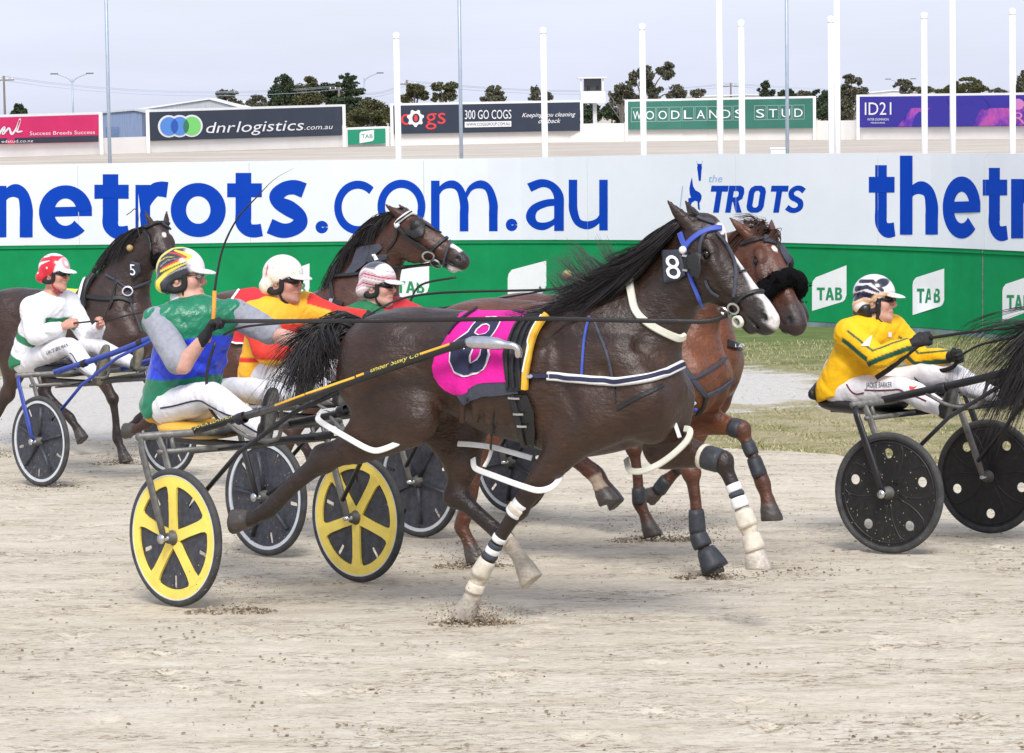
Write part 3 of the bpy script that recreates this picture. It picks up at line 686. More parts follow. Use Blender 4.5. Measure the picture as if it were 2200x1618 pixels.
# ================================================================== FAR PERIMETER WALL, HOARDINGS, BUILDINGS
WU = [-300, 0, 370, 740, 1240, 1500, 1800, 2200, 2600]; WV = [344, 336, 325, 314, 304, 301, 299, 298, 298]
WT = [309, 303, 292, 277, 266, 263, 259, 256, 254]
def farD(u): v = np.interp(u, WU, WV); return F*(CAMZ+.24)/(v-(265-.0136*u))
A, B2 = [], []
for u in np.linspace(-300, 2600, 60):
    D = farD(u); a = at_depth(u, np.interp(u, WU, WT), D); A.append(a); B2.append((a[0], a[1], -.3))
m_wall = mat('rendered_wall', (.80, .77, .73), .8, var=.05, vscale=.4)
pw = tag(wall('perimeter_wall', A, B2, .3, m_wall, None), 'long low cream wall along the back of the infield', 'wall')
def hoarding(name, c0, c1, m, label, parts):
    (u0, t0, b0), (u1, t1, b1) = c0, c1; n = 8; P = []
    r = empty(name)
    T_, Bt = [], []
    for s_ in np.linspace(0, 1, n):
        u = u0+(u1-u0)*s_; D = farD(u)-.5; T_.append(at_depth(u, t0+(t1-t0)*s_, D)); Bt.append(at_depth(u, b0+(b1-b0)*s_, D))
    org = np.array(Bt[n//2]); r.location = org; T_, Bt = np.array(T_)-org, np.array(Bt)-org
    o = wall('panel', T_, Bt, .12, m, r)
    e = (T_[-1]-T_[0])/n*.03
    wall('frame', T_+[0, 0, .22], T_+[0, 0, .004], .14, WHITE, r, -.01)
    k = MB()
    for i in (0, n-1):
        s0 = -1 if i == 0 else 1; x = T_[i]+np.array([s0*.17, 0, 0]); zb = -.3-org[2]; k = MB(); k.box(((x[0]), x[1]+.03, (T_[i][2]+.2+zb)/2), (.3, .16, T_[i][2]+.2-zb)); k.build('post', WHITE, r, False)
    tag(r, label, 'hoarding', 'advertising hoardings on the far wall'); s = Surf([o]); parts(r, s); return r
DK = mat('sign_charcoal', (.025, .035, .06), .6, var=.1, vscale=.5); PK = mat('sign_crimson', (.66, .016, .13), .6, var=.08, vscale=.6); GRN = mat('sign_green', (.01, .26, .14), .6); STG = mat('sign_stud_green', (.035, .17, .125), .6, var=.1, vscale=.5)
RD = mat('sign_red', (.7, .05, .06), .6); LB = mat('sign_light_blue', (.09, .27, .7), .6); LG = mat('sign_lime', (.2, .66, .16), .6); MBL = mat('sign_mid_blue', (.02, .10, .45), .6); DGR = mat('sign_dark_green', (.03, .2, .1), .6)
IND = mat('sign_indigo', (.03, .022, .30), .6)
def circ(cx, cy, rx, ry, n=28): return [(cx+rx*math.cos(i*2*math.pi/n), cy+ry*math.sin(i*2*math.pi/n)) for i in range(n)]
def p_red(r, s):
    decal('band', s, [[(-58, 299), (211, 291), (211, 304.5), (-58, 310.5)]], DK, r, .02, 60)
    lp = [sp([(-30, 285, 5), (-22, 262, 4), (-14, 285, 5), (-4, 288, 5), (4, 277, 4), (9, 274, 4), (5, 288, 4.5), (14, 279, 4), (19, 276, 4), (24, 288, 5), (34, 276, 4), (42, 256, 5), (37, 276, 4), (36, 283, 4), (47, 282, 3)], 5)]
    decal_u('lettering', s, lp, m_wd, r, .05, 60)
    fit('lettering', 'Success Breeds Success', s, 63, 203, 290.5, 8, m_wd, r, bold=.03, slope=-.02, off=.05)
    fit('lettering', 'edstud.co.nz', s, 2, 70, 307, 6.5, m_wd, r, bold=.02, slope=-.02, off=.06)
hoarding('hoarding', (-60, 254, 311), (212, 246, 305), PK, 'crimson hoarding with white script and a dark band, leftmost on the far wall', p_red)
def p_dnr(r, s):
    o = .03
    for cx in (362, 385, 411): decal('logo_disc', s, [circ(cx, 271.5-(cx-362)*.02, 23.5, 24)], m_wd, r, o, 60); o += .012
    for cx, m in ((362, LB), (385, LB), (411, LG)): decal('logo_disc', s, [circ(cx, 271.5-(cx-362)*.02, 19, 20)], m, r, o, 60); o += .012
    def lens(a, b, rr): h = (b-a)/2; k = math.acos(h/rr); t1 = np.linspace(-k, k, 10); return [(a+rr*math.cos(x), 271+rr*1.05*math.sin(x)) for x in t1]+[(b-rr*math.cos(x), 271-rr*1.05*math.sin(x)) for x in t1]
    decal('logo_disc', s, [lens(362, 385, 19)], MBL, r, o, 60); decal('logo_disc', s, [lens(385, 411, 19)], DGR, r, o+.01, 60)
    fit('lettering', 'dnr', s, 442, 505, 286, 24, m_wd, r, bold=.05, shear=.2, slope=-.03, off=.05)
    fit('lettering', 'logistics', s, 507, 652, 284, 24, m_wd, r, bold=.012, shear=.2, slope=-.03, off=.05)
    fit('lettering', '.com.au', s, 653, 714, 279, 11, m_wd, r, bold=.02, shear=.2, slope=-.03, off=.05)
hoarding('hoarding', (321, 241, 303), (735, 229, 291), DK, 'charcoal hoarding with three overlapping blue and green discs and white logistics lettering', p_dnr)
def p_tab(r, s):
    decal('logo_tile', s, [[(772, 287), (775, 283), (803, 279), (803, 299), (800, 303), (772, 308)]], m_wd, r, .04, 60); fit('lettering', 'TAB', s, 776, 800, 297, 9, GRN, r, bold=.02, off=.06)
hoarding('small_hoarding', (747, 279, 311), (828, 276, 308), GRN, 'small green hoarding low on the far wall with a white tile', p_tab)
def p_cog(r, s):
    g = [(892+(18.5 if (i//2) % 2 else 14.5)*math.cos(i*math.pi/14+.1), 254+(19 if (i//2) % 2 else 15)*math.sin(i*math.pi/14+.1)) for i in range(28)]
    decal('cog_wheel', s, [g, circ(893, 254, 8, 10)], m_wd, r, .05, 60); decal('cog_wheel', s, [circ(893, 254, 4, 7)], RD, r, .03, 60)
    fit('lettering', 'c', s, 861, 879, 268, 36, RD, r, bold=.035, off=.03); fit('lettering', 'gs', s, 914, 957, 267, 37, RD, r, bold=.035, slope=-.03, off=.03)
    fit('lettering', '300 GO COGS', s, 998, 1098, 256, 20, m_wd, r, bold=.05, slope=-.01, off=.05)
    decal('web_strip', s, [[(998, 262), (1098, 260), (1098, 272), (998, 274)]], m_wd, r, .04, 60); fit('lettering', 'WWW.COGSGROUP.COM.AU', s, 1001, 1095, 271, 7, DK, r, bold=.0, slope=-.02, off=.06)
    fit('lettering', 'Keeping you cleaning', s, 1121, 1236, 252, 9.5, m_wd, r, shear=.35, slope=-.02, bold=.01, off=.05); fit('lettering', 'outback', s, 1156, 1204, 265, 10, m_wd, r, shear=.35, slope=-.02, bold=.01, off=.05)
hoarding('hoarding', (845, 227, 288), (1246, 219.5, 281), DK, 'charcoal hoarding with a white cog wheel between red letters', p_cog)
STF = mat('sign_stud_line', (.3, .45, .4), .6)
def p_wood(r, s):
    x = 1357.; 
    for i, c in enumerate('WOODLANDS STUD'):
        x0 = 1357+i*27.4 - (9 if i > 9 else 0)
        if c == ' ': continue
        sl = -.016*(x0-1357)
        decal('letter_box', s, [[(x0-1, 231+sl), (x0+24.5, 230.6+sl), (x0+24.5, 262+sl), (x0-1, 262.4+sl)], [(x0, 232.2+sl), (x0, 261.2+sl), (x0+23.5, 260.8+sl), (x0+23.5, 231.8+sl)]], STF, r, .03, 60)
        if c == 'I': continue
        fit('lettering', c, s, x0+3, x0+21, 257+sl, 19, m_wd, r, bold=.03, off=.05)
hoarding('hoarding', (1349, 218.5, 279), (1746, 211, 275), STG, 'sage green hoarding with boxed white capitals', p_wood)
m_pur, t, p = node_mat('sign_race_picture', .6); vec = N(t, 'ShaderNodeTexCoord').outputs['Object']
t.links.new(ramp(t, noise(t, vec, .42, 6, .62, (1, 1, .9)), [(.38, (.035, .022, .30)), (.47, (.14, .04, .36)), (.56, (.36, .075, .40)), (.68, (.62, .10, .34))]), p.inputs['Base Color'])
def p_id(r, s):
    decal('picture', s, [[(1929, 206.5), (2200, 203.5), (2290, 202), (2290, 269), (1929, 272.5)]], m_pur, r, .03, 60)
    fit('lettering', 'ID21', s, 1859, 1916, 247, 28, m_wd, r, bold=.03, slope=-.01, off=.06); fit('lettering', 'INTER DOMINION', s, 1865, 1910, 259, 5, m_wd, r, bold=.03, off=.06); fit('lettering', 'MELBOURNE', s, 1872, 1902, 265.5, 3.4, m_wd, r, bold=.02, off=.06)
    sil = [(2000, 232), (2012, 222), (2022, 222), (2026, 215), (2034, 214), (2040, 226), (2060, 224), (2075, 226), (2085, 219), (2092, 224), (2098, 214), (2110, 210), (2116, 216), (2124, 225), (2126, 234), (2118, 236), (2108, 232), (2102, 244), (2096, 256), (2090, 271), (1960, 272.5), (1966, 250), (1975, 240), (1988, 241)]
    decal('picture_figure', s, [sil], IND, r, .05, 60)
    pk = mat('sign_orchid', (.6, .22, .5), .6)
    fit('lettering', 'R', s, 2180, 2204, 266, 26, pk, r, bold=.05, off=.07); decal('picture_figure', s, [circ(2188, 224, 14, 12)], pk, r, .06, 60)
hoarding('hoarding', (1847, 208, 274), (2292, 203, 270), IND, 'indigo hoarding with a purple and pink racing picture, rightmost on the far wall', p_id)
# sheds
def at_h(u, v, D): return at_depth(u, v, D)
def shed(name, u0, u1, vt, vr, D, depth, mw, mr, label, ur, door=None):
    a, b = at_h(u0, 300, D), at_h(u1, 300, D); zt = at_h(u0, vt, D)[2]; zr = at_h(ur, vr, D)[2]; xr = at_h(ur, 300, D)[0]; z0 = -.3
    r = empty(name, Matrix.Translation((a[0], D, z0))); W_ = b[0]-a[0]; h = zt-z0; hr = zr-z0; x = xr-a[0]
    k = MB(); k.add([(0, 0, 0), (W_, 0, 0), (W_, 0, h), (x, 0, hr), (0, 0, h), (0, depth, 0), (W_, depth, 0), (W_, depth, h), (x, depth, hr), (0, depth, h)], [(0, 1, 2, 3, 4), (9, 8, 7, 6, 5), (0, 4, 9, 5), (1, 6, 7, 2)]); k.build('wall', mw, r, False)
    k = MB(); e = .25
    for p, q in (((-.5, h-.1), (x, hr+.06)), ((x, hr+.06), (W_+.5, h-.1))):
        k.add([(p[0], -e, p[1]), (q[0], -e, q[1]), (q[0], depth+e, q[1]), (p[0], depth+e, p[1]), (p[0], -e, p[1]+.18), (q[0], -e, q[1]+.18), (q[0], depth+e, q[1]+.18), (p[0], depth+e, p[1]+.18)], [(3, 2, 1, 0), (4, 5, 6, 7), (0, 1, 5, 4), (2, 3, 7, 6), (1, 2, 6, 5), (3, 0, 4, 7)])
    k.build('roof', mr, r, False)
    for dx, dw, dh in (door or ()): q = MB(); q.box((dx, -.05, dh/2), (dw, .1, dh)); q.build('door', mat('roller_door', (.10, .16, .28), .6, var=.2, vscale=1, stretch=(1, 1, 6)), r, False)
    return tag(r, label, 'shed')
BLS = mat('corrugated_blue', (.17, .23, .36), .6, var=.2, vscale=2, stretch=(4, 1, .2)); GYS = mat('corrugated_grey', (.42, .45, .48), .6, var=.15, vscale=2, stretch=(4, 1, .2)); PLS = mat('pale_wall', (.7, .7, .7), .7, var=.06)
shed('shed', 220, 306, 242, 239, 300, 30, BLS, GYS, 'low blue corrugated shed left of the charcoal logistics hoarding', 290, ((1.1, 1.4, 2.2),))
shed('shed', 300, 520, 236, 215, 330, 40, GYS, PLS, 'wide grey gabled shed behind the charcoal logistics hoarding', 452)
shed('distant_building', 1500, 1745, 207, 206, 420, 30, PLS, PLS, 'long white roofed building behind the green hoarding', 1600)
shed('distant_building', 1868, 1975, 199, 196.5, 420, 30, PLS, PLS, 'white flat building behind the blue hoarding', 1920)
# judge's tower
D = 292; a = at_h(1246, 222, D); b = at_h(1308, 168, D); mtr = 1/ (F/D)
tw = empty('observation_tower', Matrix.Translation((a[0], D, -.3))); W_ = b[0]-a[0]; zb = a[2]+.3; zt = b[2]+.3; zs = at_h(1250, 196, D)[2]+.3
k = MB(); k.box((W_/2-.15, 1.2, (zb+zs)/2), (W_*.86, 2.4, zs-zb)); k.build('cabin_wall', PLS, tw, False)
k = MB(); k.box((W_/2-.15, 1.5, (zs+zt)/2), (W_*.6, 1.6, zt-zs-.02)); k.build('window', mat('dark_glass', (.05, .055, .06), .2), tw, False)
k = MB(); k.box((W_/2-.2, 1.2, zt+.06), (W_*1.0, 2.8, .14)); k.build('roof', PLS, tw, False)
for px_ in (.1, .85): k = MB(); k.box((W_*px_-.15, .15, (zs+zt)/2), (.16, .16, zt-zs)); k.build('window_post', WHITE, tw, False)
k = MB(); k.box((W_*.52, 1.2, zb/2), (.4, .4, zb)); k.build('column', PLS, tw, False)
k = MB(); x0 = W_+.2; 
for i in range(9): k.box((x0+.28*i, 1.2, zb-.1-i*zb/9), (.32, .8, .05))
for yy in (.8, 1.6):
    k.tube([(x0-.2, yy, zb), (x0+2.5, yy, 0)], .04, 6); k.tube([(x0-.2, yy, zb+1), (x0+2.5, yy, .9)], .03, 6)
    for i in range(7): k.tube([(x0+.4*i-.1, yy, zb-i*zb/7), (x0+.4*i-.1, yy, zb+1-i*zb/7)], .02, 6)
k.build('staircase', GREYM, tw, False)
for px_ in (.3, .62): k = MB(); k.ball((W_*px_, .72, zs+.35), .16, 8, sc=(1, 1, 1.2)); k.tube([(W_*px_, .74, zs), (W_*px_, .72, zs+.22)], [.26, .12], 8); k.build('seated_watcher', BLACKP, tw)
tag(tw, 'small white observation tower on a column with a side staircase', 'tower')
# light poles, power poles, wires
def lamp(u, vt, vb, D, arms, label, nm='street_lamp'):
    b = at_h(u, vt, D); r = empty(nm, Matrix.Translation((b[0], D, -.3))); h = b[2]+.3
    MB().tube([(0, 0, 0), (0, 0, h)], [.12, .07], 8).build('shaft', BLG, r)
    for s_ in arms:
        MB().tube(cat([(0, 0, h-.4), (s_*.5, 0, h+.1), (s_*1.6, 0, h+.55)], 5), .05, 6).build('arm', BLG, r); k = MB(); k.box((s_*1.9, 0, h+.58), (.8, .25, .14)); k.build('lamp_head', GREYM, r, False)
    return tag(r, label, 'street lamp', 'street lamps beyond the far wall')
lamp(155, 170, 250, 300, (-1, 1), 'twin armed street lamp above the crimson hoarding'); lamp(1935, 178, 210, 420, (-1, 1), 'twin armed street lamp above the blue hoarding'); lamp(782, 168, 230, 330, (1,), 'single armed street lamp beside the layered dark conifer')
def ppole(u, vt, D, label):
    b = at_h(u, vt, D); r = empty('power_pole', Matrix.Translation((b[0], D, -.3))); h = b[2]+.3; WD = mat('weathered_timber', (.18, .15, .13), .8, var=.2)
    MB().tube([(0, 0, 0), (0, 0, h)], [.16, .12], 8).build('shaft', WD, r); k = MB(); k.box((0, 0, h-.5), (2.4, .14, .14)); k.build('crossarm', WD, r, False)
    for x in (-1, -.4, .4, 1): q = MB(); q.lathe([(.06, 0), (.09, .1), (.05, .2)], (x, 0, h-.43), (0, 0, 1), 8); q.build('insulator', WHITE, r)
    tag(r, label, 'power pole', 'power poles beyond the far wall'); return np.array([b[0], D, h-.3-.5+.2])
pts = [ppole(8, 163, 330, 'power pole at the left edge above the crimson hoarding'), ppole(728, 183, 330, 'bare brown power pole standing before the dark trees'), ppole(874, 172, 345, 'power pole with crossarm beside the short white pole'), ppole(1570, 178, 420, 'power pole above the green hoarding near its middle')]
ends = [at_h(-300, 170, 330)]+pts+[at_h(2500, 185, 420)]
k = MB()
for a, b in zip(ends[:-1], ends[1:]):
    for dx in (-1, .4, 1): k.tube([a+(b-a)*s_+np.array([dx*0, dx, -1.2*4*s_*(1-s_)+dx*.25]) for s_ in np.linspace(0, 1, 9)], .022, 4)
tag(k.build('power_lines', BLG), 'thin power lines strung across the sky over the hoardings', 'power lines', kind='stuff')

# ================================================================== TREES BEYOND THE WALL
m_leaf = {}
for nm_, c in (('dark', [(.022, .038, .020), (.05, .072, .035), (.09, .11, .06)]), ('gum', [(.055, .06, .042), (.11, .11, .07), (.18, .165, .11)]), ('olive', [(.045, .05, .022), (.095, .10, .045), (.16, .15, .075)])):
    m, t, p = node_mat('foliage_'+nm_); g = N(t, 'ShaderNodeNewGeometry')
    t.links.new(ramp(t, g.outputs['Random Per Island'], [(0, c[0]), (.6, c[1]), (1, c[2])]), p.inputs['Base Color']); m_leaf[nm_] = m
BARK = mat('bark', (.13, .11, .09), .9, var=.3)
def tree(name, u, D, blobs, kind, label, leaf=.28, dens=1.7, seed=0):
    """blobs: (u, v, ru, rv) crown clumps in photo pixels at distance D"""
    rr = random.Random(seed*77+int(u)); s_ = D/F
    base = at_depth(u, 300, D); z0 = -.35; r = empty(name, Matrix.Translation((base[0], D, z0)))
    V, Fc = [], []; tk = MB(); cs = []
    for (bu, bv, ru, rv) in blobs:
        ru, rv = ru*1.22, rv*1.22; c = at_depth(bu, bv, D); c = np.array([c[0]-base[0], rr.uniform(-.6, .6)*ru*s_, c[2]-z0]); cs.append((c, ru*s_, rv*s_))
        n = int(max(60, dens*26*ru*rv*s_*s_*4/(leaf*2.6)**2*4))
        subs = [(np.array([rr.gauss(0, .5), rr.gauss(0, .5), rr.gauss(0, .45)]), rr.uniform(.3, .55)) for _ in range(14)]
        for _ in range(min(n, 3200)):
            sc, sr = rr.choice(subs); d = np.array([rr.gauss(0, 1) for _ in range(3)]); d /= np.linalg.norm(d); q = sc+d*sr*rr.random()**.4
            if np.linalg.norm(q) > 1.05: q = q/np.linalg.norm(q)*rr.uniform(.8, 1.05)
            pnt = c+q*np.array([ru*s_, ru*s_*.8, rv*s_]); l = leaf*rr.uniform(.5, 1.2)
            e1 = np.array([rr.gauss(0, 1) for _ in range(3)]); e1 /= np.linalg.norm(e1); e2 = np.cross(e1, [rr.gauss(0, 1) for _ in range(3)]); e2 /= np.linalg.norm(e2)
            k = len(V); V += [pnt-e1*l*.6, pnt+e2*l*.35, pnt+e1*l*.6, pnt-e2*l*.35]; Fc.append((k, k+1, k+2, k+3))
    hmin = min(c[2]-rv for c, ru, rv in cs); top = cs[0][0]
    tk.tube(cat([(0, 0, 0), (top[0]*.3, 0, hmin*.6), (top[0]*.6, 0, max(hmin, top[2]*.6))], 4), np.linspace(.3, .16, 9), 8)
    for c, ru, rv in cs: tk.tube(cat([(0, 0, hmin*.55), (c[0]*.5, c[1]*.5, (hmin+c[2])*.5), c], 4), np.linspace(.16, .03, 9), 6)
    tk.build('trunk', BARK, r); mesh('crown', V, np.array(Fc), m_leaf[kind], r)
    return tag(r, label, 'tree', 'trees beyond the far wall')
G = [('conifer', 40, 310, [(40, 243, 15, 12), (40, 232, 8, 10)], 'dark', 'small pointed dark tree above the crimson hoarding'),
 ('gum_tree', 487, 340, [(475, 206, 13, 12), (497, 201, 12, 10), (487, 222, 20, 10), (510, 222, 12, 9)], 'gum', 'open crowned gum tree beside the grey shed gable'),
 ('gum_tree', 550, 345, [(550, 217, 18, 11), (565, 228, 14, 8), (532, 228, 14, 8)], 'gum', 'low rounded grey green tree left of the big dark tree'),
 ('evergreen_tree', 608, 330, [(610, 180, 17, 17), (602, 205, 22, 20), (615, 225, 22, 15), (590, 225, 14, 14)], 'dark', 'tall dark evergreen at the left of the dense clump'),
 ('evergreen_tree', 655, 332, [(655, 185, 26, 18), (645, 212, 34, 22), (672, 215, 26, 20)], 'olive', 'broad olive evergreen in the middle of the dense clump'),
 ('evergreen_tree', 712, 334, [(705, 192, 18, 14), (715, 215, 26, 22), (725, 245, 28, 20)], 'dark', 'dark evergreen behind the brown power pole'),
 ('conifer', 750, 325, [(748, 167, 18, 9), (745, 182, 22, 7), (757, 197, 24, 8), (750, 214, 30, 10), (750, 190, 7, 30), (755, 240, 36, 22)], 'dark', 'tall layered conifer, tallest of the dark clump'),
 ('shrub_tree', 800, 320, [(800, 245, 36, 24), (780, 258, 36, 20), (822, 255, 18, 22), (790, 225, 16, 12)], 'olive', 'dense low tree filling the gap behind the small green hoarding'),
 ('gum_tree', 890, 335, [(893, 190, 16, 11), (880, 206, 14, 11), (905, 205, 14, 10), (868, 212, 10, 10)], 'olive', 'olive gum beside the crossarm power pole'),
 ('gum_tree', 955, 335, [(945, 188, 16, 9), (968, 187, 16, 10), (962, 205, 18, 11), (935, 208, 9, 9)], 'olive', 'olive gum tree left of the slim mast over the cogs hoarding'),
 ('round_tree', 1062, 345, [(1062, 200, 17, 13), (1064, 211, 20, 9), (1040, 213, 8, 5)], 'gum', 'small round tree above the middle of the cogs hoarding'),
 ('round_tree', 1155, 345, [(1152, 196, 10, 13), (1152, 208, 15, 9), (1178, 208, 9, 8)], 'gum', 'small pointed tree behind a short white pole'),
 ('gum_tree', 1335, 330, [(1342, 190, 18, 13), (1330, 202, 18, 13), (1350, 210, 20, 14), (1320, 215, 12, 10)], 'gum', 'grey gum tree beside the tower staircase'),
 ('tall_gum', 1385, 335, [(1362, 168, 10, 15), (1388, 160, 18, 15), (1430, 153, 20, 16), (1405, 196, 20, 14), (1452, 199, 20, 14), (1388, 180, 12, 12)], 'gum', 'tall gum tree with separate round crowns, tallest near the tower'),
 ('round_tree', 1500, 400, [(1500, 201, 15, 9)], 'gum', 'small round bush left of a tall mast over the green hoarding'),
 ('conifer', 1645, 400, [(1644, 183, 8, 10), (1645, 198, 16, 11)], 'dark', 'small dark pointed tree between short pole and slim mast'),
 ('round_tree', 1690, 400, [(1683, 202, 11, 8), (1700, 201, 13, 9)], 'dark', 'low dark bush behind the slim mast at the green hoarding'),
 ('round_tree', 1728, 400, [(1725, 203, 18, 8)], 'gum', 'low grey green bush at the right end of the green hoarding'),
 ('gum_tree', 1828, 335, [(1828, 175, 18, 12), (1820, 195, 22, 13), (1850, 197, 18, 11), (1818, 225, 22, 24), (1815, 250, 22, 16)], 'gum', 'tall gum tree in the gap between green and blue hoardings'),
 ('shrub_tree', 1770, 335, [(1765, 215, 24, 18), (1770, 242, 26, 20)], 'dark', 'dark bush in the gap behind the paired poles'),
 ('gum_tree', 1943, 400, [(1938, 181, 17, 9), (1948, 193, 14, 9)], 'gum', 'grey tree behind the twin armed street lamp'),
 ('round_tree', 1985, 400, [(1982, 196, 20, 9)], 'gum', 'low bush behind the pole at the purple hoarding'),
 ('gum_tree', 2085, 380, [(2080, 182, 24, 13), (2060, 193, 24, 10), (2105, 194, 18, 9), (2028, 197, 18, 8)], 'olive', 'spreading tree above the purple hoarding'),
 ('round_tree', 2150, 400, [(2145, 198, 18, 7)], 'gum', 'low bush left of the rightmost pole'),
 ('gum_tree', 2200, 380, [(2198, 172, 12, 16), (2195, 192, 14, 12)], 'gum', 'dark tree at the right edge above the hoarding'),
 ('shrub_tree', 1278, 335, [(1270, 240, 22, 22), (1262, 255, 18, 12)], 'dark', 'dark bush behind the tower column'),
 ('shrub_tree', 1315, 335, [(1315, 245, 20, 20), (1330, 255, 14, 14)], 'dark', 'dark bush behind the tower staircase'),
 ('shrub_tree', 312, 320, [(312, 272, 7, 20)], 'dark', 'narrow dark shrub between the blue shed and the charcoal hoarding')]
for i, g in enumerate(G): tree(*g, seed=i)
# ================================================================== HORSES
def coatmat(name, rough=.42):
    m, t, p = node_mat(name, rough); vec = N(t, 'ShaderNodeTexCoord').outputs['Object']
    a = N(t, 'ShaderNodeVertexColor'); a.layer_name = 'Col'
    f = noise(t, vec, 70, 4, .75, (.35, 1, 1)); g = noise(t, vec, 4.5, 5, .65); h = noise(t, vec, 13, 5, .6, (.6, 1, 1))
    c = mixn(t, .9, a.outputs[0], ramp(t, f, [(.3, (.7, .7, .7)), (.7, (1.3, 1.3, 1.3))]), 'MULTIPLY')
    c = mixn(t, .85, c, ramp(t, g, [(.3, (.6, .58, .56)), (.5, (1, 1, 1)), (.7, (1.5, 1.4, 1.3))]), 'MULTIPLY')
    dust = ramp(t, noise(t, vec, 9, 6, .8), [(.62, (0, 0, 0)), (.80, (.22, .22, .22))]); c = mixn(t, dust, c, (.30, .25, .20)); t.links.new(c, p.inputs['Base Color'])
    t.links.new(ramp(t, h, [(.3, (.27,)*3), (.7, (.52,)*3)]), p.inputs['Roughness'])
    p.inputs['Specular IOR Level'].default_value = .52; p.inputs['Sheen Weight'].default_value = .0; p.inputs['Sheen Roughness'].default_value = .4
    b0 = N(t, 'ShaderNodeBump'); b0.inputs['Strength'].default_value = .55; b0.inputs['Distance'].default_value = .03; t.links.new(h, b0.inputs['Height'])
    b = N(t, 'ShaderNodeBump'); b.inputs['Strength'].default_value = .5; b.inputs['Distance'].default_value = .006; t.links.new(f, b.inputs['Height']); t.links.new(b0.outputs[0], b.inputs['Normal']); t.links.new(b.outputs[0], p.inputs['Normal'])
    return m
COAT = coatmat('horse_coat')
HAIRM = mat('horse_hair', (.013, .010, .009), .38, var=.5, vscale=6, sheen=.1); HAIRB = mat('brown_hair', (.055, .022, .012), .5, var=.3, vscale=6)
EYE = mat('eye_dark', (.01, .008, .007), .08)
TORSO = [(-.81, 1.28, .03, .03), (-.75, 1.27, .17, .15), (-.62, 1.26, .25, .225), (-.46, 1.26, .28, .262), (-.27, 1.28, .25, .25), (0, 1.215, .295, .275), (.2, 1.195, .32, .283), (.4, 1.18, .365, .272), (.6, 1.20, .37, .245), (.8, 1.18, .30, .205), (.92, 1.15, .225, .155), (1.0, 1.14, .13, .09), (1.035, 1.14, .03, .03)]
POSE_A = dict(
    neck=[(.60, 0, 1.34, .30, .19), (.775, 0, 1.435, .235, .145), (.895, 0, 1.54, .19, .115), (.99, 0, 1.655, .163, .098), (1.065, 0, 1.765, .145, .088), (1.13, 0, 1.855, .12, .08)],
    poll=(1.135, 0, 1.955), face=-49., yaw=0., roll=0.,
    RF=[(.54, -.185, .93), (.38, -.165, .76), (.21, -.14, .57), (.10, -.135, .42), (0., -.13, .26), (-.045, -.13, .155), (-.085, -.13, .02)],
    LF=[(.84, .17, .86), (1.0, .15, .835), (1.16, .14, .80), (1.225, .14, .66), (1.285, .135, .51), (1.315, .135, .415), (1.32, .135, .30)],
    RH=[(-.33, -.20, 1.0), (-.60, -.18, .89), (-.87, -.16, .785), (-1.05, -.15, .66), (-1.21, -.145, .525), (-1.31, -.14, .475), (-1.43, -.14, .475)],
    LH=[(-.24, .19, .98), (-.25, .16, .79), (-.28, .14, .60), (-.14, .14, .49), (.0, .14, .385), (.07, .14, .295), (.15, .14, .20)])
def headframe(p):
    a = math.radians(p['face']); eu = np.array([math.cos(a), 0, math.sin(a)]); ed = np.array([math.sin(a), 0, -math.cos(a)])
    y = math.radians(p.get('yaw', 0)); Rz = np.array([[math.cos(y), -math.sin(y), 0], [math.sin(y), math.cos(y), 0], [0, 0, 1]])
    r = math.radians(p.get('roll', 0)); ey = np.array([0, 1., 0])
    ed2 = ed*math.cos(r)+ey*math.sin(r); ey2 = ey*math.cos(r)-ed*math.sin(r)
    E = np.stack([Rz@eu, Rz@ed2, Rz@ey2]); O = np.array(p['poll'], float)
    return lambda u, d, y_=0.: O+u*E[0]+d*E[1]+y_*E[2], E, O
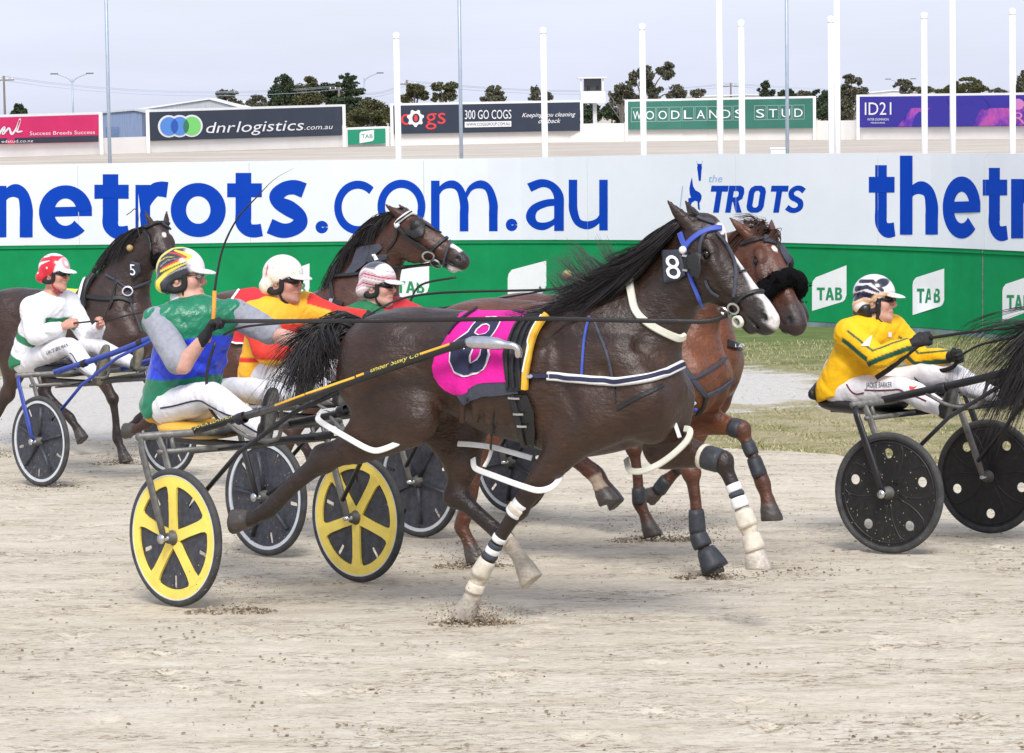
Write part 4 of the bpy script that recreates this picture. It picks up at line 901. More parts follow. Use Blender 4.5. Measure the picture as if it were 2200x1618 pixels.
def horse_sdf(p, legs=('RF', 'LF', 'RH', 'LH')):
    s = SDF(); s.prof(TORSO, .02, 2.15)
    s.tube(p['neck'], .12)
    for sg in (-1, 1):                      # body muscles
        s.tube([(.60, sg*.10, 1.47, .06, .05), (.76, sg*.165, 1.30, .10, .065), (.88, sg*.155, 1.13, .10, .07)], .06)
        s.ell((.62, sg*.195, 1.05), (.15, .075, .13), .06)
        s.ell((.91, sg*.085, 1.04), (.10, .075, .14), .07)
        s.ell((-.51, sg*.15, 1.30), (.24, .12, .19), .08)
        for i in range(7): s.tube([(.02+.075*i, sg*(.272-.004*i), 1.32, .02, .012), (.0+.072*i, sg*(.288-.006*i), 1.16, .022, .012), (-.03+.07*i, sg*(.25-.008*i), 1.0, .018, .01)], .03)
        s.tube([(.47, sg*.262, 1.40, .012, .014), (.52, sg*.285, 1.2, .012, .014), (.60, sg*.28, 1.02, .012, .014)], .05, op='-')
        s.tube([(.72, sg*.245, 1.24, .012, .012), (.84, sg*.255, 1.10, .012, .012), (.84, sg*.25, 1.0, .012, .012)], .05, op='-')
        s.tube([(-.22, sg*.285, 1.22, .014, .016), (-.27, sg*.29, 1.08, .016, .02), (-.24, sg*.26, .98, .02, .02)], .06, op='-')
        s.tube([(-.76, sg*.20, 1.30, .012, .012), (-.66, sg*.275, 1.12, .012, .014), (-.60, sg*.275, .98, .012, .014)], .06, op='-')
        s.tube([(.88, sg*.17, 1.36, .012, .012), (.97, sg*.135, 1.50, .012, .012), (1.05, sg*.108, 1.60, .012, .012)], .05, op='-')
    # crest
    n = np.array(p['neck'])
    for q in ('RF', 'LF'):
        if q not in legs: continue
        J = np.array(p[q]); sg = -1 if q[0] == 'R' else 1
        sh = np.array([.88, sg*.155, 1.10])
        s.tube([(*sh, .115, .08), (*(sh*.45+J[0]*.55), .115, .075), (*J[0], .095, .068)], .07)
        s.tube([(*J[0], .10, .07), (*(J[0]*.6+J[1]*.4), .092, .064), (*J[1], .07, .054), (*(J[1]*.35+J[2]*.65), .05, .043), (*J[2], .051, .046)], .04)
        s.tube([(*J[2], .05, .045), (*(J[2]*.72+J[3]*.28), .037, .034), (*J[3], .033, .029), (*(J[3]*.3+J[4]*.7), .035, .031)], .025)
        lower_leg(s, J)
    for q in ('RH', 'LH'):
        if q not in legs: continue
        J = np.array(p[q]); sg = -1 if q[0] == 'R' else 1
        hip = np.array([-.53, sg*.165, 1.24]); bt = np.array([-.67, sg*.13, 1.16])
        s.tube([(*hip, .20, .10), (*(hip*.4+J[0]*.6), .17, .095), (*J[0], .105, .08)], .09)
        s.tube([(*bt, .105, .095), (*(bt*.45+J[1]*.3+J[0]*.25), .125, .085), (*(J[1]*.75+J[2]*.25), .07, .055)], .09)
        z_ = 1.22 if q == 'RH' else 1.1; s.tube([(*J[0], .11*z_, .08), (*J[1], .088*z_, .064), (*(J[1]*.35+J[2]*.65), .056*z_, .042), (*J[2], .058*z_, .045)], .05)
        d = J[3]-J[2]; d /= np.linalg.norm(d); g = J[1]-J[2]; g /= np.linalg.norm(g); pt = -(d+g); pt /= np.linalg.norm(pt)+1e-6
        s.tube([(*(J[2]+g*.09+pt*.035), .018, .018), (*(J[2]+pt*.045), .03, .026), (*(J[2]*.7+J[3]*.3), .03, .03)], .03)
        s.tube([(*J[2], .054*z_, .043), (*(J[2]*.65+J[3]*.35), .041*z_, .036), (*J[3], .036*z_, .032), (*(J[3]*.3+J[4]*.7), .037*z_, .033)], .025)
        lower_leg(s, J)
    h, E, O = headframe(p); sd = tuple(E[2])
    def ht(rows, k): s.tube([(*h(u, d), ra, rb) for u, d, ra, rb in rows], k, sd)
    ht([(.02, .10, .085, .075), (.12, .115, .115, .095), (.22, .12, .118, .092), (.33, .105, .098, .068), (.43, .094, .082, .057), (.51, .088, .078, .058), (.57, .085, .068, .056)], .03)
    for sg in (-1, 1):
        s.ell(h(.19, .215, sg*.045), (.135, .105, .034), .05, np.stack(E).T)
        s.tube([(*h(.16, .055, sg*.075), .026, .02), (*h(.22, .075, sg*.088), .022, .018), (*h(.32, .10, sg*.066), .014, .012), (*h(.40, .10, sg*.054), .012, .01)], .03, sd)
        s.tube([(*h(.125, .045, sg*.072), .026, .024), (*h(.165, .045, sg*.082), .024, .02)], .025, sd)
        s.tube([(*h(.50, .055, sg*.035), .03, .02), (*h(.56, .06, sg*.036), .026, .018)], .02, sd)
        e = h(.03, .055, sg*.058); up_ = -E[0]*.9+E[2]*sg*p.get('splay', .22)-E[1]*.02; up_ /= np.linalg.norm(up_)
        er = p.get('ear', 0.); up_ = up_*math.cos(er)+E[1]*math.sin(er)
        s.tube([(*e, .03, .026), (*(e+up_*.06), .037, .026), (*(e+up_*.11), .029, .02), (*(e+up_*.155), .014, .011), (*(e+up_*.185), .005, .005)], .02, sd)
        s.tube([(*(e+up_*.045-E[1]*.034), .018, .012), (*(e+up_*.10-E[1]*.028), .015, .01), (*(e+up_*.15-E[1]*.014), .006, .006)], .008, sd, op='-')
    s.tube([(*h(.24, .215), .06, .05), (*h(.34, .175), .042, .036), (*h(.45, .15), .034, .032), (*h(.52, .148), .032, .034)], .035, sd)
    s.tube([(*h(.51, .165), .030, .034), (*h(.55, .162), .028, .034)], .02, sd)
    for sg in (-1, 1):
        s.ell(h(.563, .060, sg*.060), (.027, .017, .017), .010, np.stack([E[0]*.8+E[1]*.6, E[1]*.8-E[0]*.6, E[2]]).T, op='-')
        s.ell(h(.168, .075, sg*.103), (.024, .018, .018), .012, np.stack(E).T, op='-')
        s.tube([(*h(.45, .128, sg*.06), .006, .012), (*h(.52, .125, sg*.056), .006, .012), (*h(.585, .118, sg*.03), .006, .012)], .008, sd, op='-')
    return s
def lower_leg(s, J):
    f = J[4]; pa = J[5]; ho = J[6]
    s.tube([(*(J[3]*.3+f*.7), .036, .031), (*f, .046, .038), (*(f*.4+pa*.6), .036, .033), (*pa, .037, .035)], .02)
    d = ho-pa; d /= np.linalg.norm(d)
    f_ = (f-pa)/np.linalg.norm(f-pa); toe = np.cross(np.array([0, 1., 0]), d); toe = toe/np.linalg.norm(toe)
    if toe@(pa-f) < 0 and abs(toe@(pa-f)) > .01: toe = -toe
    s.tube([(*(pa+d*.005), .040, .038), (*(pa*.5+ho*.5+toe*.008), .053, .049), (*(ho-d*.012+toe*.018), .062, .054), (*(ho+toe*.022), .062, .054)], .008, n=1)
    s.ell(ho+d*.052+toe*.02, (.11, .11, .055), .004, np.stack([toe, np.cross(d, toe), d]).T, op='-')
def segd(P, a, b):
    ab = b-a; t = np.clip(((P-a)@ab)/(ab@ab), 0, 1); return np.linalg.norm(P-a-t[:, None]*ab, axis=1), t
def coat(P, p, base, dark, pts_=.55, blaze=None, socks={}, muzz=(.02, .017, .018), hoof=(.06, .05, .045), belly=.25):
    c = np.tile(np.array(base, float), (len(P), 1)); nz_ = hsh(P, 4., 5)
    c = mixc(c, dark, np.clip(step(1.15, 1.6, P[:, 2]+.06*nz_)*.55, 0, 1))
    h, E, O = headframe(p); L = (P-O)@E.T; u, d, y = L[:, 0], L[:, 1], L[:, 2]
    head = (u > -.08) & (u < .75) & (d > -.15) & (d < .36) & (np.abs(y) < .16) & (P[:, 0] > .9)
    for q in ('RF', 'LF', 'RH', 'LH'):
        J = np.array(p[q]); best = np.full(len(P), 9.); tt = np.zeros(len(P))
        for i in range(1, 6):
            dd, t = segd(P, J[i], J[i+1]); m = dd < best; best[m] = dd[m]; tt[m] = i+t[m]
        near = best < .13
        c = mixc(c, dark, np.where(near, step(1.3, 2.4, tt)*pts_/.55*.8, 0))
        if q in socks: c = mixc(c, socks[q][1], np.where(near & (best < .10), step(socks[q][0]-.12, socks[q][0]+.12, tt+.12*nz_), 0))
        c = mixc(c, hoof if not (q in socks and len(socks[q]) > 2) else socks[q][2], np.where(near, step(5.12, 5.2, tt), 0))
    c = mixc(c, (.004, .003, .003), np.where(head, step(.026, .014, np.hypot((u-.563)*.75, (d-.060)))*step(.030, .04, np.abs(y)), 0)) if False else c
    c = mixc(c, muzz, np.where(head, step(.40, .56, u+.03*nz_)*.85, 0))
    if blaze: c = mixc(c, (.78, .75, .72), np.where(head, blaze(u, d, y+.008*nz_), 0))
    c = mixc(c, (.004, .003, .003), np.where(head, step(1.15, .8, np.hypot((u-.563)/.026, (d-.060)/.016))*step(.03, .036, np.abs(y)), 0))
    c = mixc(c, (.012, .008, .007), np.where(head, step(.034, .022, np.hypot(u-.168, d-.073))*step(.07, .08, np.abs(y)), 0))
    return np.clip(c, .001, 1)
def horse(fr, p, h_, paint, label, group, name='horse', body_only=()):
    r = empty(name, fr.mat()); s = horse_sdf(p); V, Q = s.mesh(h_)
    # lay the mesh a touch smoother
    o = mesh('body', V, Q, COAT, r, True, paint(V))
    hf, E, O = headframe(p)
    for sg in (-1, 1): MB().ball(hf(.168, .072, sg*.088), .021, 12).build('eye', EYE, r)
    tag(r, label, 'horse', group); return r, o
def strands(name, items, m, parent, seed=1, r0=.0022):
    """items: (root fn(t), guide rows list (t in 0..1 -> offset polyline), count, length jitter, spread)"""
    rr = np.random.default_rng(seed); V, Fc = [], []
    for root, guide, cnt, spread, jl in items:
        lk = None
        for q_ in range(cnt):
            if q_ % 16 == 0: t = rr.random(); lk = (root(t)+rr.normal(size=3)*np.array([.010, .010, .006]), np.array(guide(t), float)*(1+jl*(rr.random()-.6)), rr.normal(size=3)*spread, rr.normal(size=3)*spread*.35, rr.random()*6.28)
            a = lk[0]+rr.normal(size=3)*np.array([.010, .007, .007]); g = lk[1]*(1+.22*(rr.random()-.5)); G_ = cat(g, 3); e = lk[2]+rr.normal(size=3)*spread*.32; wob = lk[3]+rr.normal(size=3)*spread*.1; ph = lk[4]; n = len(G_)
            S = np.linspace(0, 1, n); P = a+G_+np.outer(S**1.3, e)+np.outer(np.sin(S*5+ph)*S, wob)
            T = np.gradient(P, axis=0); T /= np.linalg.norm(T, axis=1)[:, None]+1e-9; B = np.cross(T, (0.3, 1, .2)); B /= np.linalg.norm(B, axis=1)[:, None]+1e-9; C2 = np.cross(T, B)
            rad = r0*rr.uniform(.7, 1.5)*(1-.85*S**1.5)
            k = len(V)
            for i in range(n):
                for j in range(3): an = j*2.094; V.append(P[i]+rad[i]*(math.cos(an)*B[i]+math.sin(an)*C2[i]))
            Fc += [(k+i*3+j, k+i*3+(j+1) % 3, k+(i+1)*3+(j+1) % 3, k+(i+1)*3+j) for i in range(n-1) for j in range(3)]
    return mesh(name, V, np.array(Fc), m, parent, True)
def lerp_pts(pts):
    P = cat(pts, 8)
    def f(t): x = t*(len(P)-1); i = min(int(x), len(P)-2); return P[i]+(P[i+1]-P[i])*(x-i)
    return f
def crest(p): n = p['neck']; return lerp_pts([(q[0]-q[3]*.62, 0, q[2]+q[3]*.72) if i else (.52, 0, 1.575) for i, q in enumerate(n)][0:1]+[(q[0]-q[3]*.72, 0, q[2]+q[3]*.66) for q in n[2:]]+[np.array(p['poll'])+(-.02, 0, 0)])
def cuff(name, a, b, ra, rb, m, parent, th=1.0, seg=14):
    a, b = np.array(a, float), np.array(b, float); k = MB(); S = np.linspace(0, 1, 6); r = ra+(rb-ra)*S; r = r*np.array([.93, 1, 1, 1, 1, .93])
    k.tube([a+(b-a)*t for t in S], r, seg, .85, (0, 1, 0) if abs((b-a)[1]) < .5*np.linalg.norm(b-a) else (1, 0, 0)); return k.build(name, m, parent)
def ring(name, c, n, rx, ry, w_, m, parent, side=(0, 1, 0), th=.006, seg=26):
    n = np.array(n, float); n /= np.linalg.norm(n); s_ = np.array(side, float); s_ = s_-n*(s_@n); s_ /= np.linalg.norm(s_); q = np.cross(n, s_); c = np.array(c, float)
    A = np.linspace(0, 2*math.pi, seg+1); P = [c+rx*math.cos(a)*s_+ry*math.sin(a)*q for a in A]; Nn = [math.cos(a)*s_+math.sin(a)*q for a in A]
    M = np.array(world(parent)); Pw = np.array(P)@M[:3, :3].T+M[:3, 3]; Nw = np.array(Nn)@M[:3, :3].T
    return band(name, Pw, Nw, w_, m, parent, th)
REINM = mat('rein_leather', (.014, .012, .012), .5, bump=.15, bscale=60)
PINKM = mat('cloth_magenta', (.72, .004, .30), .75, var=.12, vscale=9, bump=.3, bscale=60)
NAVY = mat('cloth_navy', (.018, .02, .06), .75, var=.15, vscale=20); DGREY = mat('cloth_dark_grey', (.05, .055, .075), .85, var=.15, vscale=25, bump=.2)
STRW = mat('strap_white', (.78, .78, .76), .5, var=.06, vscale=20); CREAM = mat('strap_cream', (.66, .65, .55), .6, var=.1, vscale=15)
YEL = mat('strap_yellow', (.78, .42, .03), .6, var=.12, vscale=18); BLU = mat('strap_blue', (.05, .09, .42), .55, var=.12, vscale=20)
BOOTW = mat('boot_dusty_white', (.62, .56, .46), .7, var=.22, vscale=18, bump=.2); BOOTK = mat('boot_black', (.03, .033, .04), .55, var=.4, vscale=14, bump=.2)
WHT = mat('cloth_white', (.82, .82, .83), .8, var=.05); TAGM = mat('tag_slate', (.035, .04, .055), .7, var=.15, vscale=20)
SHEEP = mat('sheepskin_black', (.006, .006, .0065), 1., var=.5, vscale=60, bump=1., bscale=120, spec=.1)
BALLM = mat('cork_ball', (.42, .30, .13), .8, var=.2, vscale=60)

HA = Fr(-.1, 13.5, 28)
def blazeA(u, d, y):
    c = .012*np.sin(u*9); w_ = np.interp(u, [.0, .06, .10, .14, .2, .3, .42, .5, .56, .60], [0, .0, .012, .012, .018, .02, .026, .024, .034, .04])
    f = step(.012, -.004, np.abs(y-c)-w_)*step(.085, .06, d)*(u > .05)
    return np.maximum(f, step(.02, .012, np.hypot((u-.105), (y+.022)*1.2)-.012)*step(.1, .06, d))
paintA = lambda V: coat(V, POSE_A, (.038, .0165, .0078), (.0105, .0062, .0045), blaze=blazeA, socks={'RF': (4.1, (.55, .48, .38), (.4, .36, .3)), 'LF': (3.6, (.6, .53, .42), (.5, .45, .38)), 'LH': (4.0, (.55, .48, .38), (.42, .37, .3))})
hA, bA = horse(HA, POSE_A, .0085, paintA, 'big dark brown horse with a white blaze and magenta cloth, nearest the camera', 'harness racing horses')
# ================================================================== SULKIES
def plate(name, loops, th, R, c, m, parent):   # flat plate with holes in the plane given by R's first two columns
    loops = [np.asarray(l, float) for l in loops]; pts, E = [], []
    for l in loops: n = len(pts); pts += [Vector(p) for p in l]; E += [(n+i, n+(i+1) % len(l)) for i in range(len(l))]
    r = delaunay_2d_cdt(pts, E, [], 0, 1e-6)
    def ins(q):
        k = False
        for p in loops:
            a, b = p, np.roll(p, -1, 0); m_ = ((a[:, 1] > q[1]) != (b[:, 1] > q[1])) & (q[0] < (b[:, 0]-a[:, 0])*(q[1]-a[:, 1])/(b[:, 1]-a[:, 1]+1e-12)+a[:, 0])
            if m_.sum() % 2: k = not k
        return k
    P = np.array([v[:2] for v in r[0]]); F_ = [tuple(f) for f in r[2] if ins(P[list(f)].mean(0))]; n = len(P)
    V = [(x, y, th/2) for x, y in P]+[(x, y, -th/2) for x, y in P]
    Fc = F_+[tuple(i+n for i in f[::-1]) for f in F_]+[(a, a+n, b+n, b) for a, b in E]
    V = np.array(V)@np.asarray(R).T+np.array(c)
    return mesh(name, V, Fc, m, parent)
FMUD = mat('frame_muddy', (.10, .095, .085), .6, var=.35, vscale=30)
TYRE = mat('tyre_rubber', (.05, .05, .05), .8, var=.35, vscale=14, bump=.2)
DISC = mat('disc_dark', (.04, .043, .055), .5, var=.45, vscale=26, bump=.15); DISCK = mat('disc_black', (.012, .012, .012), .5, var=.5, vscale=30)
YWH = mat('wheel_yellow', (.90, .70, .13), .45, var=.1, vscale=8); RIMW = mat('rim_white', (.62, .65, .68), .4, var=.12, vscale=12)
MUDD = mat('mud_flecks', (.32, .26, .18), .95)
RW_ = .36
def circ2(r, n=40, a0=0): return [(r*math.cos(a0+2*math.pi*i/n), r*math.sin(a0+2*math.pi*i/n)) for i in range(n)]
def wheel(parent, c, side, style, rot=0., mud=40, seed=0):
    """wheel in the X-Z plane at c; side = +1/-1 outward direction along Y"""
    R = np.array([[1, 0, 0], [0, 0, 1], [0, 1, 0]], float).T; R = np.stack([(1, 0, 0), (0, 0, 1), (0, -1, 0)], 1); c = np.array(c, float)
    w_ = empty('wheel'); w_.parent = parent; w_.location = c; o = np.zeros(3)
    holes = []; rs_ = .228 if style == 'yellow' else .25
    if style == 'disc_holes': holes = [[(.232*math.cos(rot+a)+.03*math.cos(b), .232*math.sin(rot+a)+.03*math.sin(b)) for b in np.linspace(0, 2*math.pi, 18, endpoint=False)] for a in [2*math.pi*i/5 for i in range(5)]]
    else:
        for i in range(5):
            a = rot+2*math.pi*(i+.5)/5; ca, sa = math.cos(a), math.sin(a)
            holes.append([(ca*(rs_+x)-sa*y, sa*(rs_+x)+ca*y) for x, y in [(-.028, -.011), (.028, -.011), (.033, -.005), (.033, .005), (.028, .011), (-.028, .011), (-.033, .005), (-.033, -.005)]])
    dm = DISCK if style == 'disc_holes' else DISC
    plate('disc', [circ2(.322, 56)]+holes, .008, R, o, dm, w_)
    t = MB(); n, q = 56, 12
    V = [((.336+.021*math.cos(2*math.pi*j/q))*math.cos(2*math.pi*i/n), .021*math.sin(2*math.pi*j/q), (.336+.021*math.cos(2*math.pi*j/q))*math.sin(2*math.pi*i/n)) for i in range(n) for j in range(q)]
    t.add(V, [(i*q+j, i*q+(j+1) % q, ((i+1) % n)*q+(j+1) % q, ((i+1) % n)*q+j) for i in range(n) for j in range(q)]); t.build('tyre', TYRE, w_)
    if style == 'yellow':
        plate('rim', [circ2(.324, 56), circ2(.268, 48)], .03, R, o, YWH, w_)
        for i in range(5):
            a = rot+2*math.pi*i/5; ca, sa = math.cos(a), math.sin(a)
            lp = [(ca*x-sa*y, sa*x+ca*y) for x, y in [(.03, -.03), (.12, -.027), (.22, -.029), (.255, -.036), (.275, -.06), (.285, 0), (.275, .06), (.255, .036), (.22, .029), (.12, .027), (.03, .03)]]
            plate('spoke', [lp], .034, R, o, YWH, w_)
        plate('rim_line', [circ2(.328, 56), circ2(.318, 56)], .034, R, o, RIMW, w_)
    elif style == 'white_rim':
        plate('rim', [circ2(.326, 56), circ2(.300, 56)], .026, R, o, RIMW, w_)
        for i in range(5):
            a = rot+2*math.pi*i/5; d = np.array([math.cos(a), 0, math.sin(a)]); MB().tube([d*.04, d*.15, d*.27], [.03, .022, .03], 10, .5, (0, 1, 0)).build('spoke', DISC, w_)
    else:
        plate('rim', [circ2(.326, 56), circ2(.316, 56)], .026, R, o, TYRE, w_)
        for i in range(5):
            a = rot+2*math.pi*(i+.5)/5
            for da in (-.16, .16): d = np.array([math.cos(a+da), 0, math.sin(a+da)]); d2 = np.array([math.cos(a+da*2.2), 0, math.sin(a+da*2.2)]); MB().tube(cat([d*.07, d*.17, (d+d2)*.5*.26, d2*.292], 4), .0075, 8).build('rib', DISCK, w_)
        k = MB(); 
        for rr in (.296,): k.tube([(rr*math.cos(a), 0, rr*math.sin(a)) for a in np.linspace(0, 2*math.pi, 57)], .008, 8, cap=False)
        k.build('rib_ring', DISCK, w_)
    k = MB(); k.lathe([(.001, -.05), (.028, -.05), (.032, -.025), (.040, -.018), (.040, .018), (.032, .025), (.028, .05), (.001, .05)], o, (0, 1, 0), 20); k.build('hub', FMUD, w_)
    rr = random.Random(seed); k = MB()
    for _ in range(mud):
        a, r_ = rr.uniform(0, 6.28), .31*math.sqrt(rr.random()); s_ = rr.uniform(.0015, .005); k.ball((r_*math.cos(a), side*.006, r_*math.sin(a)), s_, 6, sc=(1, .4, 1))
    if mud: q = k.build('mud_spots', MUDD, w_); q['kind'] = 'stuff'
    return w_
def HA2S(q, flip=False):                  # mirror a shaft point across the horse's own centre line
    l = HA.l(S2.w(q)); l[1] = -l[1]
    return S2.l(HA.w(l))
def sulky(fr, label, style, mframe, mseat, rots, yellow=None, mud=40, mfork=None, W=.65, path=None, sz=0.):
    r = empty('sulky', fr.mat()); mfork = mfork or mframe
    for sg, rt_ in zip((-1, 1), rots):
        wheel(r, (0, sg*W, RW_), sg, style, rt_, mud, int(fr.o[0]*100)+sg)
        for off in (.075, -.075):
            MB().tube([(0, sg*W+off, RW_), (-.05, sg*W+off, .50), (-.165, sg*W+off*.95, .80), (-.19, sg*W+off*.8, .865)], [.020, .024, .022, .02], 10, .55, (1, 0, 0)).build('fork', mfork if off*sg > 0 else GREYM, r)
        k = MB(); k.lathe([(.001, -.1), (.012, -.1), (.012, .1), (.001, .1)], (0, sg*W, RW_), (0, 1, 0), 12); k.lathe([(.001, .088), (.026, .09), (.026, .1), (.001, .105)], (0, sg*W, RW_), (0, sg, 0), 12); k.build('axle', STEEL, r)
        q = cat([(-.20, sg*.34, .885), (-.10, sg*.35, .905), (.56, sg*.36, 1.05), (1.21, sg*.36, 1.225), (1.60, sg*.36, 1.33)], 6)
        if path is not None:
            q = cat(path if sg < 0 else path2(path), 6); q0, q = q, q[:-21]
        sh_ = MB().tube(q, .021 if path is not None else .024, 12).build('shaft', mframe, r)
        if path is not None: MB().tube(q0[-23:], np.interp(np.linspace(0, 1, 23), [0, .08, .35, .45, .7, .9, 1], [.022, .031, .031, .020, .017, .019, .015]), 12).build('shaft_tip', STEEL, r)
        else: MB().tube(cat([(1.55, sg*.36, 1.318), (1.77, sg*.36, 1.372), (1.93, sg*.355, 1.378), (2.08, sg*.35, 1.362), (2.15, sg*.345, 1.345), (2.17, sg*.34, 1.30)], 5), np.interp(np.linspace(0, 1, 26), [0, .3, .6, 1], [.027, .031, .024, .015]), 12).build('shaft_tip', STEEL, r)
        MB().tube([(-.03, sg*(W-.085), .46), (.30, sg*.47, .80), (.65, sg*.385, 1.02), (1.22, sg*.362, 1.21)], .013, 10).build('stay', mframe if mframe is not BLACKP else GREYM, r)
        MB().tube(cat([(.10, sg*.365, .93), (.24, sg*.33, .86), (.40, sg*.30, .86), (.46, sg*.32, .95), (.50, sg*.355, 1.03)], 4), .011, 8).build('footrest', GREYM, r)
        MB().tube([(-.20, sg*.12, .86), (-.45, sg*.12, .845), (-.72, sg*.12, .87)], .014, 8).build('seat_rail', GREYM, r)
        for x_, z_ in ((.2, .965), (.9, 1.14)):
            k = MB(); k.lathe([(.028, -.03), (.031, -.025), (.031, .025), (.028, .03)], (x_, sg*.36, z_), (.97, 0, .24), 12); k.build('clamp', BLACKP, r)
    MB().tube([(-.2, -W-.07, .875), (-.2, W+.07, .875)], .021, 12).build('crossbar', GREYM, r)
    MB().tube([(-.17, -W+.04, .79), (-.17, W-.04, .79)], .014, 10).build('lower_crossbar', GREYM, r)
    for y in (-.58, -.5, .5, .58): MB().tube([(-.17, y, .79), (-.2, y, .875)], .012, 8).build('bracket', GREYM, r)
    MB().box((.0, 0, .80), (.75, .42, .012), np.array([[.99, 0, -.12], [0, 1, 0], [.12, 0, .99]])).build('undertray', BLACKL, r, False)
    MB().tube([(-.75, .0, .80), (-.2, 0, .79), (.5, 0, .87)], .02, 8, .5).build('centre_bar', BLACKP, r)
    s = SDF(); s.ell((-.52, 0, .885), (.29, .21, .06), .03); s.tube([(-.80, -.15, .95, .022, .03), (-.82, 0, .98, .024, .05), (-.80, .15, .95, .022, .03)], .08, (0, 0, 1)); s.ell((-.50, 0, 1.0), (.24, .15, .09), .04, op='-')
    V, Q = s.mesh(.012); V[:, 2] += sz; st = mesh('seat', V, Q, mseat, r, True)
    return tag(r, label, 'sulky', 'sulkies in the race'), r
FB_ = mat('frame_black', (.018, .018, .02), .35, var=.2, vscale=20); FBL = mat('frame_blue', (.03, .06, .33), .35, var=.15, vscale=20); FMUD = mat('frame_muddy', (.10, .095, .085), .6, var=.35, vscale=30)
S2 = Fr(-1.3, 14.7, 43); S1 = Fr(-3.27, 22.3, 43); S3 = Fr(-1.04, 17.05, 43); S4 = Fr(-.45, 18.55, 43); S5 = Fr(2.58, 16.75, 36)
YSEAT = mat('seat_yellow', (.72, .42, .05), .5, var=.1)
P2 = [np.array((-.20, -.34, .885)), S2.J(440, 919, -.35), S2.J(530, 893, -.36)]+[S2.l(HA.w(HA.J(u, v, y))) for u, v, y in ((620, 867, -.42), (715, 833, -.40), (810, 799, -.375), (900, 768, -.37), (985, 741, -.375), (1030, 736, -.375), (1085, 741, -.37), (1110, 747, -.36), (1114, 768, -.35))]
def path2(p): return [np.array((-.20, .34, .885)), np.array((-.08, .35, .905)), np.array((.25, .37, .97))]+[HA2S(q) for q in p[3:]]
_, sk2 = sulky(S2, 'black sulky with yellow spoked wheels and a yellow seat', 'yellow', FB_, YSEAT, (math.pi/2, math.pi*.30), mud=14, mfork=FMUD, path=P2, sz=-.015)
_, sk1 = sulky(S1, 'blue framed sulky with dark disc wheels and pale rims, leftmost', 'white_rim', FBL, BLACKL, (.2, .9), mud=60)
_, sk3 = sulky(S3, 'dark sulky with pale rimmed disc wheels just behind the yellow wheels', 'white_rim', FB_, BLACKL, (.5, 1.0), mud=70)
_, sk4 = sulky(S4, 'dark sulky mostly hidden behind the big dark brown horse', 'white_rim', FB_, BLACKL, (.3, .8), mud=40)
_, sk5 = sulky(S5, 'all black sulky with round holes in its disc wheels, rightmost', 'disc_holes', FB_, BLACKL, (1.57, 1.0), mud=90, sz=-.05)

# ================================================================== DRIVERS
def skinmat():
    m = mat('skin', attr=True, rough=.55, var=.12, vscale=30, bump=.08, bscale=150); p = m.node_tree.nodes['Principled BSDF']
    p.inputs['Subsurface Weight'].default_value = .12; p.inputs['Subsurface Radius'].default_value = (.012, .005, .003); p.inputs['Subsurface Scale'].default_value = .5; return m
SKIN = skinmat()
SATIN = mat('satin', attr=True, rough=.34, var=.08, vscale=12, bump=.75, bscale=13, sheen=.1); CLOTH = mat('race_cloth', attr=True, rough=.7, var=.06, vscale=20, bump=.6, bscale=14)
KNIT = mat('grey_knit', (.30, .31, .35), .85, var=.15, vscale=35, bump=.3, bscale=40); TROUS = mat('white_breeches', (.76, .75, .77), .75, var=.09, vscale=9, bump=.6, bscale=14)
BOOT = mat('boot_leather', attr=True, rough=.6, var=.35, vscale=25, bump=.2, bscale=50); GLOVE = mat('glove_black', (.012, .012, .014), .7, var=.4, vscale=40, bump=.3, bscale=70)
HELM = mat('helmet_paint', attr=True, rough=.25, coat=.3, var=.03, vscale=30); LENS = mat('dark_lens', (.006, .006, .008), .06); PADM = mat('helmet_padding', (.012, .012, .013), .75, var=.3, vscale=40)
def nrm(v): v = np.array(v, float); return v/np.linalg.norm(v)
def hand_tubes(s, w_, d, z, k=.006, thumb=1, grow=0., open_=0.):
    """fist: d distal, z palm side; fingers curl to the palm"""
    d = nrm(d); z = np.array(z, float); z = nrm(z-d*(z@d)); y = np.cross(z, d)*thumb; w_ = np.array(w_, float); g = grow
    s.tube([(*(w_-d*.02), .024+g, .028+g), (*(w_+d*.04), .020+g, .036+g), (*(w_+d*.085), .016+g, .041+g)], .02, tuple(y))
    for i, (ln, rr) in enumerate(((.95, .0098), (1.06, .0102), (1., .0098), (.8, .0088))):
        r0 = w_+d*(.086-.003*abs(i-1))+y*(-.031+.0205*i)-z*.002
        p1 = r0+(d*(.026+.012*open_)+z*.022)*ln; p2 = p1+(d*(-.004+.022*open_)+z*.026)*ln; p3 = p2+(-d*(.022-.02*open_)+z*.004)*ln
        s.tube([(*r0, rr+g), (*p1, rr*.97+g), (*p2, rr*.92+g), (*p3, rr*.8+g)], k, n=1)
    b = w_+d*.025-y*.03; t1 = b+d*.032-y*.014+z*.018; t2 = t1+d*.022+y*.012+z*.022; t3 = t2+d*.006+y*.024+z*.006
    s.tube([(*b, .0135+g), (*t1, .0118+g), (*t2, .0105+g), (*t3, .0085+g)], k*1.6, n=1)
class Head:
    def __init__(s, c, yaw, pitch=0, roll=0, sc=1.0):
        y, p, r = map(math.radians, (yaw, pitch, roll)); s.c = np.array(c, float); s.s = sc
        f = np.array([math.cos(y)*math.cos(p), math.sin(y)*math.cos(p), math.sin(p)]); l = np.array([-math.sin(y), math.cos(y), 0]); u = np.cross(f, l)
        l2 = l*math.cos(r)+u*math.sin(r); u = np.cross(f, l2); s.E = np.stack([f, l2, u])
    def __call__(s, f, l, u): return s.c+(np.array([f, l, u])*s.s)@s.E
    def loc(s, P): return ((np.asarray(P)-s.c)@s.E.T)/s.s
